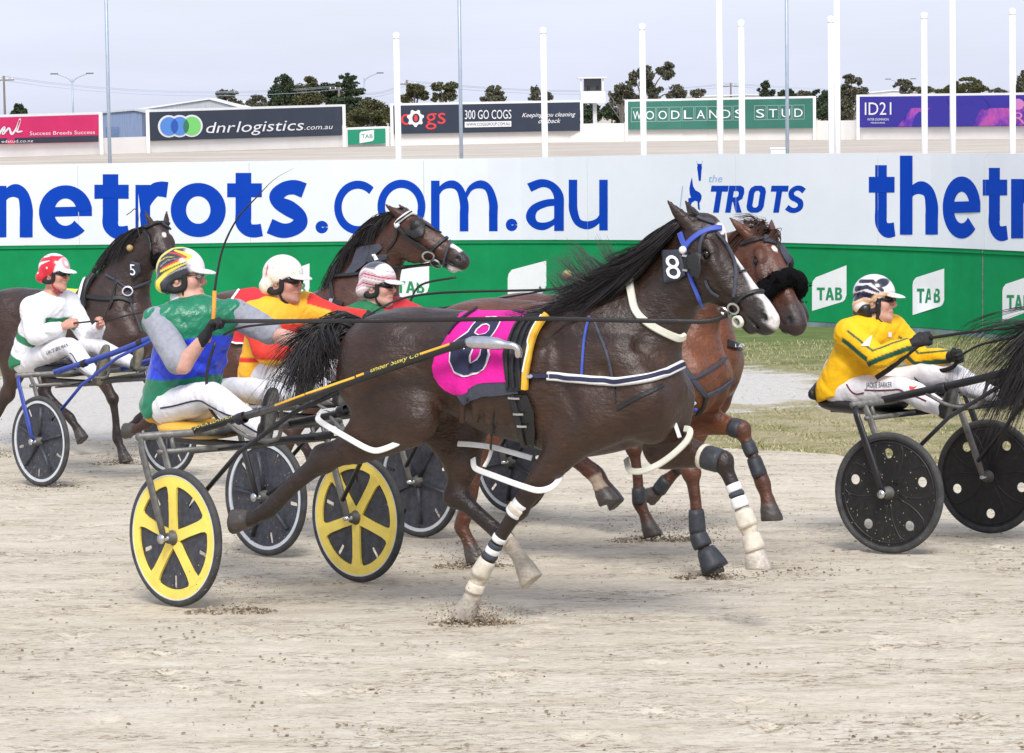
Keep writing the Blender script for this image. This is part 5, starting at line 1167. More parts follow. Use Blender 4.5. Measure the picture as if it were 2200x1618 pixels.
def head_sdf(s, H):
    q = H.s; sd = tuple(H.E[1]); R = H.E.T
    s.ell(H(-.012, 0, .035), np.array((.097, .077, .092))*q, .03, R); s.ell(H(.032, 0, -.045), np.array((.062, .058, .072))*q, .04, R)
    s.tube([(*H(-.02, -.05, -.05), .025*q), (*H(.04, -.043, -.088), .02*q), (*H(.08, 0, -.108), .022*q), (*H(.04, .043, -.088), .02*q), (*H(-.02, .05, -.05), .025*q)], .035)
    s.tube([(*H(.088, 0, .02), .009*q, .010*q), (*H(.108, 0, -.012), .010*q, .011*q), (*H(.118, 0, -.03), .012*q, .0135*q), (*H(.098, 0, -.042), .008*q, .014*q)], .014, sd)
    s.tube([(*H(.072, -.042, .022), .010*q), (*H(.09, -.018, .03), .010*q), (*H(.09, .018, .03), .010*q), (*H(.072, .042, .022), .010*q)], .02)
    for g in (-1, 1):
        s.ell(H(.062, g*.042, -.03), np.array((.026, .022, .026))*q, .03, R); s.ell(H(.096, g*.031, .006), np.array((.016, .017, .012))*q, .012, R, op='-'); s.ell(H(.078, g*.031, .005), np.array((.013, .014, .012))*q, .004, R)
        s.tube([(*H(-.002, g*.076, .025), .012*q, .006*q), (*H(-.012, g*.082, .01), .016*q, .007*q), (*H(-.006, g*.079, -.022), .012*q, .006*q)], .01, sd)
    s.tube([(*H(.086, -.024, -.071), .0055*q), (*H(.099, 0, -.066), .0075*q), (*H(.086, .024, -.071), .0055*q)], .01); s.tube([(*H(.084, -.02, -.082), .006*q), (*H(.095, 0, -.081), .0085*q), (*H(.084, .02, -.082), .006*q)], .01)
    s.tube([(*H(.088, -.027, -.076), .003*q), (*H(.108, 0, -.0735), .004*q), (*H(.088, .027, -.076), .003*q)], .004, op='-')
def person(fr, j, label, sp_):
    r = empty('person', fr.mat()); A = {k: np.array(v, float) for k, v in j.items() if not np.isscalar(v)}
    H = Head(A['head'], j.get('yaw', 0), j.get('pitch', 0), j.get('roll', 0), sp_.get('hs', 1.06))
    sh = nrm(A['LS']-A['RS']); hv = np.array([0, 1., 0])
    s = SDF(); head_sdf(s, H)
    s.tube([(*(A['neck']-(0, 0, .04)), .062, .064), (*(A['neck']*.4+H(-.02, 0, -.05)*.6), .055, .056), (*H(-.02, 0, -.03), .055, .055)], .03)
    ch = (A['RS']+A['LS'])/2; s.tube([(*(A['hip']+(0, 0, .06)), .07, .10), (*(A['hip']*.5+ch*.5), .09, .12), (*ch, .095, .15), (*A['neck'], .05, .06)], .05, tuple(sh))
    for q in 'RL':
        S_, E_, W_ = A[q+'S'], A[q+'E'], A[q+'W']
        s.tube([(*S_, .056), (*(S_*.5+E_*.5), .048), (*E_, .041), (*(E_*.7+W_*.3), .043), (*W_, .027, .03)], .03)
        s.tube([(*(A['hip']+(0, 0, .04)+hv*(.085 if q == 'L' else -.085)), .06), (*A[q+'K'], .036), (*A[q+'A'], .030)], .04)
        if q not in sp_.get('gloves', ''): hand_tubes(s, A[q+'W'], A[q+'d'], A[q+'p'], .005, 1 if q == 'R' else -1)
    hh = sp_.get('h', .0062); V, Q = s.mesh(hh)
    L = H.loc(V); c = np.tile(np.array(sp_.get('skin', (.60, .33, .24))), (len(V), 1))
    ish = np.linalg.norm(L, axis=1) < .16; ish2 = ish & (L[:, 0] > .05)
    c = mixc(c, (.56, .23, .17), np.where(ish2, .5*np.exp(-((L[:, 2]+.03)**2+(np.abs(L[:, 1])-.04)**2)/.0009), 0))
    c = mixc(c, (.55, .20, .16), np.where(ish2, step(.013, .007, np.abs(L[:, 2]+.075))*step(.03, .022, np.abs(L[:, 1]))*step(.078, .085, L[:, 0])*.8, 0))
    c = mixc(c, (.05, .03, .02), np.where(ish2, step(.006, .003, np.abs(L[:, 2]-.031))*step(.048, .04, np.abs(L[:, 1]))*step(.01, .014, np.abs(L[:, 1]))*.7, 0))
    c = mixc(c, (.75, .75, .72), np.where(ish2, step(.0075, .005, np.abs(L[:, 2]-.006))*step(.018, .013, np.abs(np.abs(L[:, 1])-.031)), 0)); c = mixc(c, (.03, .02, .02), np.where(ish2, step(.007, .005, np.hypot(np.abs(L[:, 1])-.031, L[:, 2]-.006)), 0))
    if 'stubble' in sp_: c = mixc(c, (.28, .17, .12), np.where(ish, sp_['stubble']*step(-.045, -.08, L[:, 2]), 0))
    mesh('body', V, Q, SKIN, r, True, c)
    if 'top' in sp_: sp_['top'](r, A, H, sh)
    # breeches
    s = SDF(); s.tube([(*(A['hip']+np.array([-.03, 0, .14])), .12, .155), (*(A['hip']+(0, 0, .045)), .115, .165), (*(A['hip']+(.06, 0, .03)), .10, .15)], .06)
    for q in 'RL':
        o = hv*(.085 if q == 'L' else -.085); b = A['hip']+o+(0, 0, .03); s.tube([(*b, .10), (*(b*.5+A[q+'K']*.5), .092), (*A[q+'K'], .070), (*(A[q+'K']*.5+A[q+'A']*.5), .068), (*A[q+'A'], .05)], .05)
    s.wrinkle(.004, (16, 9, 21), (13, 19, -11), sp_.get('seed', 1)+9); s.wrinkle(.005, (56, -30, 20), (22, 40, 31), sp_.get('seed', 1)+2); V, Q = s.mesh(.0085)
    mesh('breeches', V, Q, TROUS, r, True)
    for q in 'RL':
        a, t_ = A[q+'A'], A[q+'T']; k_ = nrm(a-A[q+'K']); heel = a+k_*.055-nrm(t_-a)*.02
        s = SDF(); s.tube([(*(a-k_*.06), .049), (*(a+k_*.01), .045)], .03); s.tube([(*heel, .035, .034), (*(heel*.5+t_*.5), .040, .042), (*(heel*.18+t_*.82), .034, .046), (*t_, .024, .036)], .03)
        V, Q = s.mesh(.008); dS = np.cross(nrm(t_-heel), hv); dS = dS*np.sign(dS@k_); x = (V-heel)@dS
        bc = np.tile(np.array(sp_.get('boot', (.03, .03, .03))), (len(V), 1)); bc = mixc(bc, sp_.get('sole', (.14, .14, .13)), step(.012, .024, x)); mesh('boot', V, Q, BOOT, r, True, bc)
        if q in sp_.get('gloves', ''):
            s = SDF(); hand_tubes(s, A[q+'W'], A[q+'d'], A[q+'p'], .005, 1 if q == 'R' else -1, .0025); w0 = A[q+'W']; fd = nrm(A[q+'W']-A[q+'E']); s.tube([(*(w0-fd*.055), .033), (*(w0+fd*.01), .030)], .01); V, Q = s.mesh(.0045); mesh('glove', V, Q, GLOVE, r, True)
    # helmet
    q = H.s; R = H.E.T; s = SDF(); s.ell(H(-.012, 0, .042), np.array((.128, .104, .115))*q, .01, R); s.tube([(*H(-.08, -.06, -.03), .05*q), (*H(-.095, 0, -.035), .045*q), (*H(-.08, .06, -.03), .05*q)], .03)
    s.tube([(*H(.112, -.2, -.088), .118*q), (*H(.112, .2, -.088), .118*q)], .004, n=1, op='-'); s.tube([(*H(.02, -.2, -.075), .062*q), (*H(.02, .2, -.075), .062*q)], .02, n=1, op='-'); s.tube([(*H(-.02, 0, -.2), .125*q), (*H(-.02, 0, -.19), .125*q)], .01, n=1, op='-')
    V, Q = s.mesh(.0055); L = H.loc(V); hm = mesh('helmet', V, Q, HELM, r, True, sp_['helmet'](L))
    s = SDF(); s.tube([(*H(.085, -.075, .022), .007*q, .03), (*H(.125, -.045, .026), .007*q, .03), (*H(.136, 0, .028), .007*q, .03), (*H(.125, .045, .026), .007*q, .03), (*H(.085, .075, .022), .007*q, .03)], .004, tuple(H.E[2]))
    s = SDF(); s.ell(H(.118, 0, .024), np.array((.062, .082, .016))*q, .004, np.stack([nrm(H.E[0]-.22*H.E[2]), H.E[1], nrm(H.E[2]+.22*H.E[0])]).T); s.ell(H(.09, 0, .004), np.array((.09, .095, .018))*q, .004, R, op='-'); V, Q = s.mesh(.005, .012)
    mesh('peak', V, Q, HELM, hm, True, np.tile(np.array(sp_.get('peak', (.8, .8, .8))), (len(V), 1)))
    s = SDF()
    for g in (-1, 1):
        s.tube([(*H(-.05, g*.083, .01), .02*q, .012*q), (*H(-.055, g*.08, -.045), .02*q, .012*q), (*H(-.02, g*.08, -.066), .018*q, .012*q), (*H(.028, g*.077, -.05), .018*q, .011*q), (*H(.034, g*.08, .0), .016*q, .012*q), (*H(.01, g*.085, .03), .02*q, .014*q), (*H(-.05, g*.083, .015), .02*q, .012*q)], .012, tuple(H.E[1]))
    s.tube([(*H(-.05, -.075, -.05), .018*q), (*H(-.09, 0, -.065), .02*q), (*H(-.05, .075, -.05), .018*q)], .02)
    V, Q = s.mesh(.0055, .012); mesh('ear_pad', V, Q, PADM, hm, True)
    k = MB(); k.tube(cat([H(.02, -.078, -.05), H(.03, -.066, -.10), H(.055, -.03, -.138), H(.06, 0, -.142), H(.055, .03, -.138), H(.03, .066, -.10), H(.02, .078, -.05)], 5), .008*q, 8, .35, (0, 0, 1)); k.build('chin_strap', sp_.get('strapm', BLACKL), hm)
    if sp_.get('glasses') == 'dark':
        s = SDF(); s.tube([(*H(.04, -.078, .014), .007*q, .003), (*H(.078, -.06, .009), .017*q, .004), (*H(.108, -.03, .004), .019*q, .005), (*H(.112, -.012, .012), .010*q, .004), (*H(.114, 0, .016), .006*q, .004), (*H(.112, .012, .012), .010*q, .004), (*H(.108, .03, .004), .019*q, .005), (*H(.078, .06, .009), .017*q, .004), (*H(.04, .078, .014), .007*q, .003)], .004, tuple(H.E[0])); V, Q = s.mesh(.004, .01); mesh('sunglasses', V, Q, LENS, r, True)
    elif sp_.get('glasses') == 'clear':
        k = MB()
        for g in (-1, 1):
            k.tube([H(.112-.02*(abs(y_)/.05), y_, z_) for y_, z_ in [(g*.034+.021*math.cos(a), .004+.014*math.sin(a)) for a in np.linspace(0, 6.283, 17)]], .0016, 6, cap=False); k.tube([H(.092, g*.055, .008), H(.02, g*.083, .012)], .0018, 6)
        k.tube([H(.11, -.013, .008), H(.115, 0, .012), H(.11, .013, .008)], .0016, 6); k.build('spectacles', BLACKP, r)
        gl = mat('clear_lens', (.8, .85, .9), .05); gl.node_tree.nodes['Principled BSDF'].inputs['Alpha'].default_value = .35
        for g in (-1, 1): MB().ball(H(.100, g*.034, .004), .0185, 12, sc=(.35, 1, .75)).build('spectacle_lens', gl, r)
    if 'hair' in sp_:
        s = SDF(); s.tube([(*H(-.06, -.07, -.06), .04*q), (*H(-.10, 0, -.065), .045*q), (*H(-.06, .07, -.06), .04*q)], .03); s.tube([(*H(-.045, -.075, -.05), .034*q), (*H(-.035, -.07, -.10), .03*q), (*H(-.01, -.06, -.135), .016*q)], .02); s.tube([(*H(-.09, 0, -.07), .035*q), (*H(-.07, 0, -.13), .028*q), (*H(-.06, 0, -.17), .012*q)], .03); s.tube([(*H(.03, -.08, -.02), .014*q), (*H(.035, -.076, -.07), .012*q), (*H(.02, -.066, -.11), .008*q)], .02); s.wrinkle(.003, (60, 70, 8), (9, 12, 20)); V, Q = s.mesh(.006, .012); mesh('hair', V, Q, HAIRM, r, True)
    tag(r, label, 'person', 'drivers in the sulkies'); return r, A, H
def jacket(name, A, H, sh, col, m, parent, hem=None, sleeves='RL', long_=True, fat=1., seed=1, collar=None, amp=.007, hips=(.0, 0, .03), cuffcut=.05, body=True, hemz=.0):
    s = SDF(); ch = (A['RS']+A['LS'])/2; hp_ = A['hip']+np.array(hips); f = fat
    if body:
        s.tube([(*hp_, .150*f, .195*f), (*(hp_*.75+ch*.25), .150*f, .190*f), (*(hp_*.45+ch*.55), .145*f, .185*f), (*(hp_*.12+ch*.88), .130*f, .19*f), (*(ch*.65+A['neck']*.35), .09*f, .13*f), (*(A['neck']-(0, 0, .03)), .066, .072)], .05, tuple(sh))
        s.tube([(*A['RS'], .075*f), (*ch, .09*f), (*A['LS'], .075*f)], .06)
    for q in sleeves:
        S_, E_, W_ = A[q+'S'], A[q+'E'], A[q+'W']; fd = nrm(W_-E_)
        if long_: s.tube([(*S_, .085*f), (*(S_*.5+E_*.5), .078*f), (*E_, .068*f), (*(E_*.5+W_*.5), .058*f), (*(W_-fd*cuffcut), .045*f)], .05)
        else: s.tube([(*S_, .076*f), (*(S_*.45+E_*.55), .074*f), (*(S_*.12+E_*.88), .068*f)], .05)
    s.wrinkle(amp*.7, (17, 22, 31), (17, -9, 12), seed); s.wrinkle(amp*.6, (34, -38, 46), (24, 31, -14), seed+5); s.wrinkle(amp*.3, (70, 50, -66), (30, -44, 25), seed+8)
    if body: s.cut(A['hip']+np.array((0, 0, hemz)), (.28, 0, -1))
    V, Q = s.mesh(.0085); return mesh(name, V, Q, m, parent, True, col(V) if col else None)
def flatc(c): return lambda V: np.tile(np.array(c, float), (len(V), 1))
# ------------------------------------------------------------------ driver joints read off the photo, solved in each sulky's own frame
def joints(fr, tab, **kw):
    A = {k: fr.J(*v) for k, v in tab.items()}; A.update(kw)
    for q in 'RL':
        A.setdefault(q+'d', nrm(A[q+'W']-A[q+'E'])); A.setdefault(q+'p', np.array((-.3, .8 if q == 'R' else -.8, -.2)))
    return A
def pld(L2, pts):                            # distance to a polyline in 2-D, and parameter
    d = np.full(len(L2), 9.); t_ = np.zeros(len(L2)); n = len(pts)-1
    for i in range(n):
        a, b = np.array(pts[i]), np.array(pts[i+1]); ab = b-a; t = np.clip(((L2-a)@ab)/(ab@ab), 0, 1); e = np.linalg.norm(L2-a-t[:, None]*ab, axis=1); m = e < d; d[m] = e[m]; t_[m] = (i+t[m])/n
    return d, t_
def st(c, L2, pts, w0, w1, col): d, t = pld(L2, pts); w_ = w0+(w1-w0)*t; return mixc(c, col, step(w_, w_-.003, d))
def helm2(L):
    c = np.tile(np.array((.035, .037, .05)), (len(L), 1)); q = L[:, [0, 2]]; q = q*[1, 1]; Y_ = (.85, .66, .06); Rd = (.6, .05, .03)
    c = mixc(c, (.8, .72, .72), step(.045, .075, L[:, 0]+.35*(L[:, 2]-.06)))
    c = st(c, q, [(-.145, -.06), (-.135, .03), (-.10, .11), (-.03, .155), (.03, .155)], .014, .006, Y_)
    c = st(c, q, [(-.105, -.075), (-.10, -.02), (-.06, .02), (.0, .05), (.06, .075)], .019, .003, Y_)
    c = st(c, q, [(-.09, .035), (-.02, .062), (.045, .09), (.065, .105)], .007, .010, Y_); c = st(c, q, [(.065, .105), (.03, .125), (-.02, .14)], .010, .005, Y_)
    c = st(c, q, [(-.075, .052), (-.01, .078), (.045, .102)], .006, .008, Rd); c = st(c, q, [(.045, .104), (.0, .122), (-.05, .13)], .007, .004, Rd)
    c = st(c, q, [(-.10, .085), (-.06, .105), (-.01, .108)], .004, .002, Y_); c = st(c, q, [(-.09, .06), (-.05, .09), (.01, .098)], .004, .002, (.35, .37, .42))
    return st(c, q, [(-.07, .0), (.0, .035), (.07, .06)], .003, .006, (.4, .4, .42))
def helm1(L):
    c = np.tile(np.array((.62, .012, .03)), (len(L), 1)); q = L[:, [0, 2]]; W_ = (.8, .76, .77)
    c = mixc(c, W_, step(.045, .06, L[:, 0]-.25*(L[:, 2]-.05))); c = mixc(c, W_, step(.135, .145, L[:, 2]))
    c = st(c, q, [(-.13, .04), (-.08, .075), (.0, .10)], .022, .004, W_); c = st(c, q, [(-.07, .125), (-.02, .135)], .008, .008, W_)
    for p_ in ((-.095, .0), (-.01, .045)): c = mixc(c, W_, step(.010, .006, np.hypot(q[:, 0]-p_[0], q[:, 1]-p_[1])))
    return mixc(c, (.55, .08, .1), step(.012, .008, np.abs(np.hypot(L[:, 1]+.01, L[:, 2]-.085)-.03))*(L[:, 0] > .06)*.6)
def helm3(L):
    c = np.tile(np.array((.80, .76, .66)), (len(L), 1)); n = hsh(L, 38., 3); n2 = hsh(L, 60., 8)
    c = mixc(c, (.5, .03, .06), step(.15, .35, n)*step(.05, .02, np.hypot(L[:, 0]+.05, L[:, 2]-.065))*.95); c = mixc(c, (.55, .5, .25), step(.35, .6, n2)*.6); return mixc(c, (.72, .45, .42), step(.3, .6, n)*step(.06, .02, np.hypot(L[:, 0]+.085, L[:, 2]-.04))*.6)
def helm4(L):
    q = L[:, [0, 2]]; c = np.tile(np.array((.62, .46, .48)), (len(L), 1)); Rd = (.42, .03, .05); D_ = (.06, .07, .09); W_ = (.75, .72, .72)
    c = mixc(c, D_, step(.10, .125, L[:, 2])); c = mixc(c, W_, step(.05, .035, np.hypot(q[:, 0]-.06, q[:, 1]-.105)))
    for i, z_ in enumerate((-.04, -.01, .02, .05, .08)): c = st(c, q, [(-.15, z_-.02), (-.06, z_+.03), (.0, z_+.02), (.13, z_-.005)], .006, .006, Rd if i % 2 else W_); c = st(c, q, [(-.15, z_-.008), (-.06, z_+.042), (.0, z_+.032), (.13, z_+.006)], .0025, .0025, D_)
    return c
def helm5(L):
    q = L[:, [0, 2]]; c = np.tile(np.array((.72, .68, .68)), (len(L), 1)); D_ = (.018, .018, .04); O_ = (.62, .36, .16); W_ = (.78, .76, .78)
    c = st(c, q, [(-.11, .02), (-.05, .038), (.02, .024)], .026, .014, D_); c = st(c, q, [(-.10, .07), (-.03, .082), (.04, .05)], .019, .008, D_); c = st(c, q, [(-.08, .115), (.0, .115), (.06, .06)], .013, .012, D_)
    c = mixc(c, D_, step(.03, .024, np.hypot((q[:, 0]-.055)*.8, q[:, 1]-.105))); c = st(c, q, [(-.085, .09), (-.02, .098), (.04, .062)], .003, .003, W_)
    c = st(c, q, [(-.15, -.07), (-.115, -.02), (-.06, .004), (-.01, -.004), (.03, .03), (.13, .04)], .012, .014, O_); return st(c, q, [(-.15, -.06), (-.11, -.012), (-.06, .010), (.0, .004), (.035, .036), (.13, .046)], .003, .003, W_)
def armdist(V, A, q): d1, t1 = segd(V, A[q+'S'], A[q+'E']); d2, t2 = segd(V, A[q+'E'], A[q+'W']); m = d1 < d2; return np.minimum(d1, d2), np.where(m, t1, 1+t2)
# driver of the big dark horse
def top2(r, A, H, sh):
    def col(V):
        g = np.array((.004, .18, .088)); b = np.array((.018, .05, .60)); z = V[:, 2]+.012*np.sin(V[:, 1]*9+V[:, 0]*5)
        return mixc(np.tile(g, (len(V), 1)), b, step(1.145, 1.151, z)*step(1.366, 1.36, z))
    jacket('vest', A, H, sh, col, SATIN, r, sleeves='', seed=4, fat=1.07, amp=.017, hips=(-.02, 0, .02), hemz=-.01)
    jacket('shirt_sleeves', A, H, sh, None, KNIT, r, sleeves='RL', long_=False, body=False, seed=8, fat=1.06)
    s = SDF(); s.tube([(*(A['neck']+(0, 0, -.03)), .076), (*(A['neck']*.45+H(-.02, 0, -.05)*.55), .066)], .01, n=1); V, Q = s.mesh(.007); mesh('collar', V, Q, WHT, r, True)
    s = SDF(); s.tube([(*(A['neck']+(.06, -.03, -.10)), .03), (*(A['neck']+(.10, .0, -.05)), .03), (*(A['neck']+(.05, .07, -.02)), .03), (*(A['neck']+(-.05, .07, .01)), .028), (*(A['neck']+(-.09, -.02, .02)), .028), (*(A['neck']+(-.02, -.09, -.0)), .03), (*(A['neck']+(.06, -.05, -.09)), .03)], .02); s.wrinkle(.006, (40, 20, 30), (20, 30, 10), 3); V, Q = s.mesh(.007); mesh('neckerchief', V, Q, SATIN, r, True, np.tile(np.array((.004, .155, .075)), (len(V), 1)))
A2 = joints(S2, dict(hip=(388, 885, 0), neck=(398, 666, 0), head=(393, 596, 0), RS=(338, 690, -.17), RE=(390, 788, -.24), RW=(441, 722, -.19), LS=(506, 674, .16), LE=(588, 718, .30), LW=(675, 744, .24), RK=(455, 850, -.17), RA=(560, 925, -.22), RT=(585, 842, -.25), LK=(505, 838, .20), LA=(640, 850, .2), LT=(665, 800, .2)), yaw=30., pitch=1, Rd=np.array((.25, .12, .95)), Rp=np.array((.15, .95, -.1)))
A2['Rd'] = nrm(S2.J(458, 690, -.17)-A2['RW']); A2['Rp'] = np.array((.75, .5, .15))
d2 = person(S2, A2, 'driver in a green and blue satin vest holding a raised whip', dict(top=top2, helmet=helm2, glasses='clear', gloves='RL', skin=(.62, .35, .27), seed=2, boot=(.02, .02, .022), sole=(.13, .13, .125), h=.006))
# driver in white
def top1(r, A, H, sh):
    def col(V):
        W_ = np.array((.80, .80, .81)); g = np.array((.02, .20, .085)); dR, _ = armdist(V, A, 'R'); dL, _ = armdist(V, A, 'L'); tor = step(.095, .10, np.minimum(dR, dL)); z = V[:, 2]+.25*(V[:, 0]+.68)*0
        ax = nrm(A['neck']-A['hip']); h_ = (V-A['hip'])@ax
        c = np.tile(W_, (len(V), 1)); lat = (V-(A['RS']+A['LS'])/2)@sh; ctr = A['hip']+np.outer(h_, ax); fr_ = (V-ctr)@nrm(np.cross(sh, ax)); c = mixc(c, g, np.maximum(step(.41, .415, h_)*step(.51, .505, h_)*(fr_ > .03)*step(.135, .13, np.abs(lat)), step(.085, .08, h_)*(np.abs(lat) < .4)))
        return mixc(c, g, step(.22, .225, h_)*step(.285, .28, h_)*tor)
    jacket('jacket', A, H, sh, col, CLOTH, r, seed=11, fat=1.12, amp=.009, cuffcut=.045)
A1 = joints(S1, dict(hip=(72, 786, 0), neck=(111, 636, 0), head=(119, 588, 0), RS=(70, 664, -.17), RE=(76, 722, -.24), RW=(137, 701, -.14), LS=(144, 650, .16), LE=(194, 732, .26), LW=(214, 700, .16), RK=(150, 744, -.17), RA=(205, 808, -.20), RT=(228, 746, -.22), LK=(205, 745, .20), LA=(285, 780, .2), LT=(300, 745, .2)), yaw=18., pitch=-4)
d1 = person(S1, A1, 'driver in a white jacket with green bands and a red helmet', dict(top=top1, helmet=helm1, glasses='dark', gloves='', skin=(.58, .30, .22), seed=3, boot=(.10, .10, .085), sole=(.24, .22, .16), strapm=mat('strap_crimson', (.45, .02, .05), .6)))
# driver in yellow and red
def top3(r, A, H, sh):
    def col(V):
        Y_ = np.array((.88, .45, .025)); R_ = np.array((.66, .025, .015)); dR, tR = armdist(V, A, 'R'); dL, tL = armdist(V, A, 'L'); c = np.tile(Y_, (len(V), 1)); lat = (V-A['neck'])@sh; n = nrm(np.cross(sh, (0, 0, 1)))
        tor = np.minimum(dR, dL) > .098; z = V[:, 2]
        c = mixc(c, R_, (tor*step(1.20, 1.205, z)*step(1.375, 1.37, z)*step(-.09, -.085, lat)*step(.12, .115, lat)))
        c = mixc(c, R_, (tor*step(1.13, 1.135, z)*step(1.165, 1.16, z)))
        c = mixc(c, R_, (dR < .098)*step(.16, .18, tR)*step(-.03, -.02, V[:, 2]-(A['RS'][2]*.4+A['RE'][2]*.6)+.1)*.98)
        up_ = V[:, 2]-np.interp(tL, [0, 1, 2], [A['LS'][2], A['LE'][2], A['LW'][2]])
        sl = (dL < .098)*np.maximum(np.maximum(step(.034, .040, up_), step(-.040, -.046, up_)), step(1.60, 1.62, tL)); return mixc(c, R_, sl)
    jacket('jacket', A, H, sh, col, CLOTH, r, seed=21, fat=1.08, amp=.008, hips=(0, 0, .04))
    s = SDF(); s.tube([(*(A['neck']+(0, 0, -.02)), .072), (*(A['neck']+(.005, 0, .03)), .068)], .01, n=1); V, Q = s.mesh(.008); mesh('collar', V, Q, CLOTH, r, True, np.tile(np.array((.66, .025, .015)), (len(V), 1)))
A3 = joints(S3, dict(hip=(580, 815, 0), neck=(601, 665, 0), head=(611, 604, 0), RS=(545, 682, -.17), RE=(575, 760, -.24), RW=(680, 742, -.12), LS=(655, 660, .16), LE=(725, 682, .24), LW=(790, 684, .14), RK=(640, 806, -.17), RA=(720, 850, -.2), RT=(745, 790, -.2), LK=(690, 795, .2), LA=(800, 800, .2), LT=(820, 750, .2)), yaw=12., pitch=-2)
d3 = person(S3, A3, 'driver in a yellow and red jacket with a cream helmet', dict(top=top3, helmet=helm3, glasses='dark', gloves='RL', skin=(.55, .29, .22), seed=5, stubble=.25, peak=(.8, .78, .74)))
# driver mostly hidden by the big horse
def top4(r, A, H, sh):
    def col(V): return mixc(np.tile(np.array((.01, .16, .06)), (len(V), 1)), (.55, .02, .03), step(.02, .03, (V-A['neck'])@sh))
    jacket('jacket', A, H, sh, col, CLOTH, r, seed=31, fat=1.0)
    s = SDF(); s.tube([(*(A['neck']+(0, 0, -.02)), .074), (*(A['neck']+(.005, 0, .025)), .068)], .01, n=1); V, Q = s.mesh(.008); mesh('collar', V, Q, CLOTH, r, True, np.tile(np.array((.01, .16, .06)), (len(V), 1)))
A4 = {k: (v if np.isscalar(v) else (np.array(v) if k[1:] in ('d', 'p') else np.array(v))) for k, v in A3.items()}
dv = S4.J(814, 614, 0)-A3['head']
for k in A4:
    if not np.isscalar(A4[k]) and k[1:] not in ('d', 'p') and k not in ('RA', 'LA', 'RT', 'LT'): A4[k] = A4[k]+dv
A4['yaw'] = 14.
d4 = person(S4, A4, 'driver with a pink grey striped helmet, hidden below the chin by a horse', dict(top=top4, helmet=helm4, glasses='dark', gloves='RL', skin=(.62, .36, .28), seed=6))
# driver at the right
def top5(r, A, H, sh):
    def col(V):
        Y_ = np.array((.90, .50, .0)); g = np.array((.010, .085, .042)); c = np.tile(Y_, (len(V), 1))
        for q in 'RL':
            d, t = armdist(V, A, q); S_, E_, W_ = A[q+'S'], A[q+'E'], A[q+'W']; ax = np.where((t < 1)[:, None], nrm(E_-S_), nrm(W_-E_)); out = np.array((0, -1. if q == 'R' else -.4, .0)); u2 = np.cross(ax, out); u2 /= np.linalg.norm(u2, axis=1)[:, None]+1e-9
            ctr = np.where((t < 1)[:, None], S_+np.outer(np.clip(t, 0, 1), E_-S_), E_+np.outer(np.clip(t-1, 0, 1), W_-E_)); h_ = ((V-ctr)*u2).sum(1)*(1 if u2[:, 2].mean() > 0 else -1); sd_ = (V-ctr)@out > -.02
            m = (d < .105)*sd_*step(.12, .2, t)
            c = mixc(c, g, m*step(.0, .004, h_+.042)*step(.0, -.004, h_+.008)); c = mixc(c, g, m*step(.0, .004, h_-.03)*step(.0, -.004, h_-.046))
        return c
    jk = jacket('jacket', A, H, sh, col, CLOTH, r, seed=41, fat=1.06, amp=.008, hips=(-.02, 0, .02))
    s = SDF(); s.tube([(*(A['neck']+(0, 0, -.02)), .068), (*(A['neck']+(.005, 0, .03)), .062)], .01, n=1); V, Q = s.mesh(.008); mesh('collar', V, Q, WHT, r, True)
    sj = Surf([jk]); decal('patch', sj, [[(1866, 727), (1873, 721), (1868, 745), (1850, 744)]], WHT, r, .006, 8); decal('patch', sj, [[(1907, 714), (1914, 714), (1914, 724), (1907, 724)]], WHT, r, .006, 8)
A5 = joints(S5, dict(hip=(1822, 850, 0), neck=(1874, 704, 0), head=(1882, 645, 0), RS=(1826, 718, -.17), RE=(1884, 768, -.26), RW=(1962, 738, -.16), LS=(1916, 708, .16), LE=(1980, 772, .26), LW=(2044, 766, .16), RK=(1942, 836, -.17), RA=(2020, 876, -.2), RT=(2050, 828, -.21), LK=(2035, 803, .22), LA=(2146, 857, .22), LT=(2192, 842, .22)), yaw=14., pitch=0)
d5 = person(S5, A5, 'driver in a gold jacket with dark green sleeve stripes, rightmost', dict(top=top5, helmet=helm5, glasses='dark', gloves='RL', skin=(.62, .36, .28), seed=7, hs=1.02, hair=1))
# writing and piping on the breeches
def child(r, stem): return next(c for c in r.children if c.name.split('.')[0] == stem)
INK = mat('ink_navy', (.01, .015, .05), .7); MAROON = mat('piping_maroon', (.14, .02, .03), .7)
for (r, *_), px_, m, w_ in ((d2, [(345, 877), (375, 872), (425, 860), (450, 872), (480, 888), (500, 895)], INK, .009), (d2, [(520, 910), (545, 925), (560, 932)], INK, .009), (d1, [(96, 785), (120, 778), (140, 768), (152, 758), (165, 778), (180, 790)], INK, .007), (d5, [(1819, 826), (1828, 840), (1840, 847), (1856, 844)], MAROON, .009), (d5, [(1858, 838), (1885, 839), (1915, 838), (1932, 837), (1948, 846), (1970, 853), (1990, 862)], MAROON, .009)):
    try: strap('piping', Surf([child(r, 'breeches')]), px_, w_, m, r, .002, .002, 6)
    except Exception as e: print('piping', e)
sb = Surf([child(d5[0], 'breeches')])
fit('trouser_name', 'JACKIE BARKER', sb, 1861, 1917, 833, 11, INK, d5[0], bold=.01, off=.005, slope=-.02, grid=4)
decal('emblem', sb, [[(1953, 830), (1964, 832), (1972, 829), (1962, 838), (1960, 841), (1955, 836)]], mat('emblem_red', (.7, .06, .04), .7), d5[0], .005, 5)
sb = Surf([child(d1[0], 'breeches')]); fit('trouser_name', 'LACE BELMAN', sb, 101, 147, 762, 8, INK, d1[0], bold=.01, off=.005, slope=-.38, grid=4)
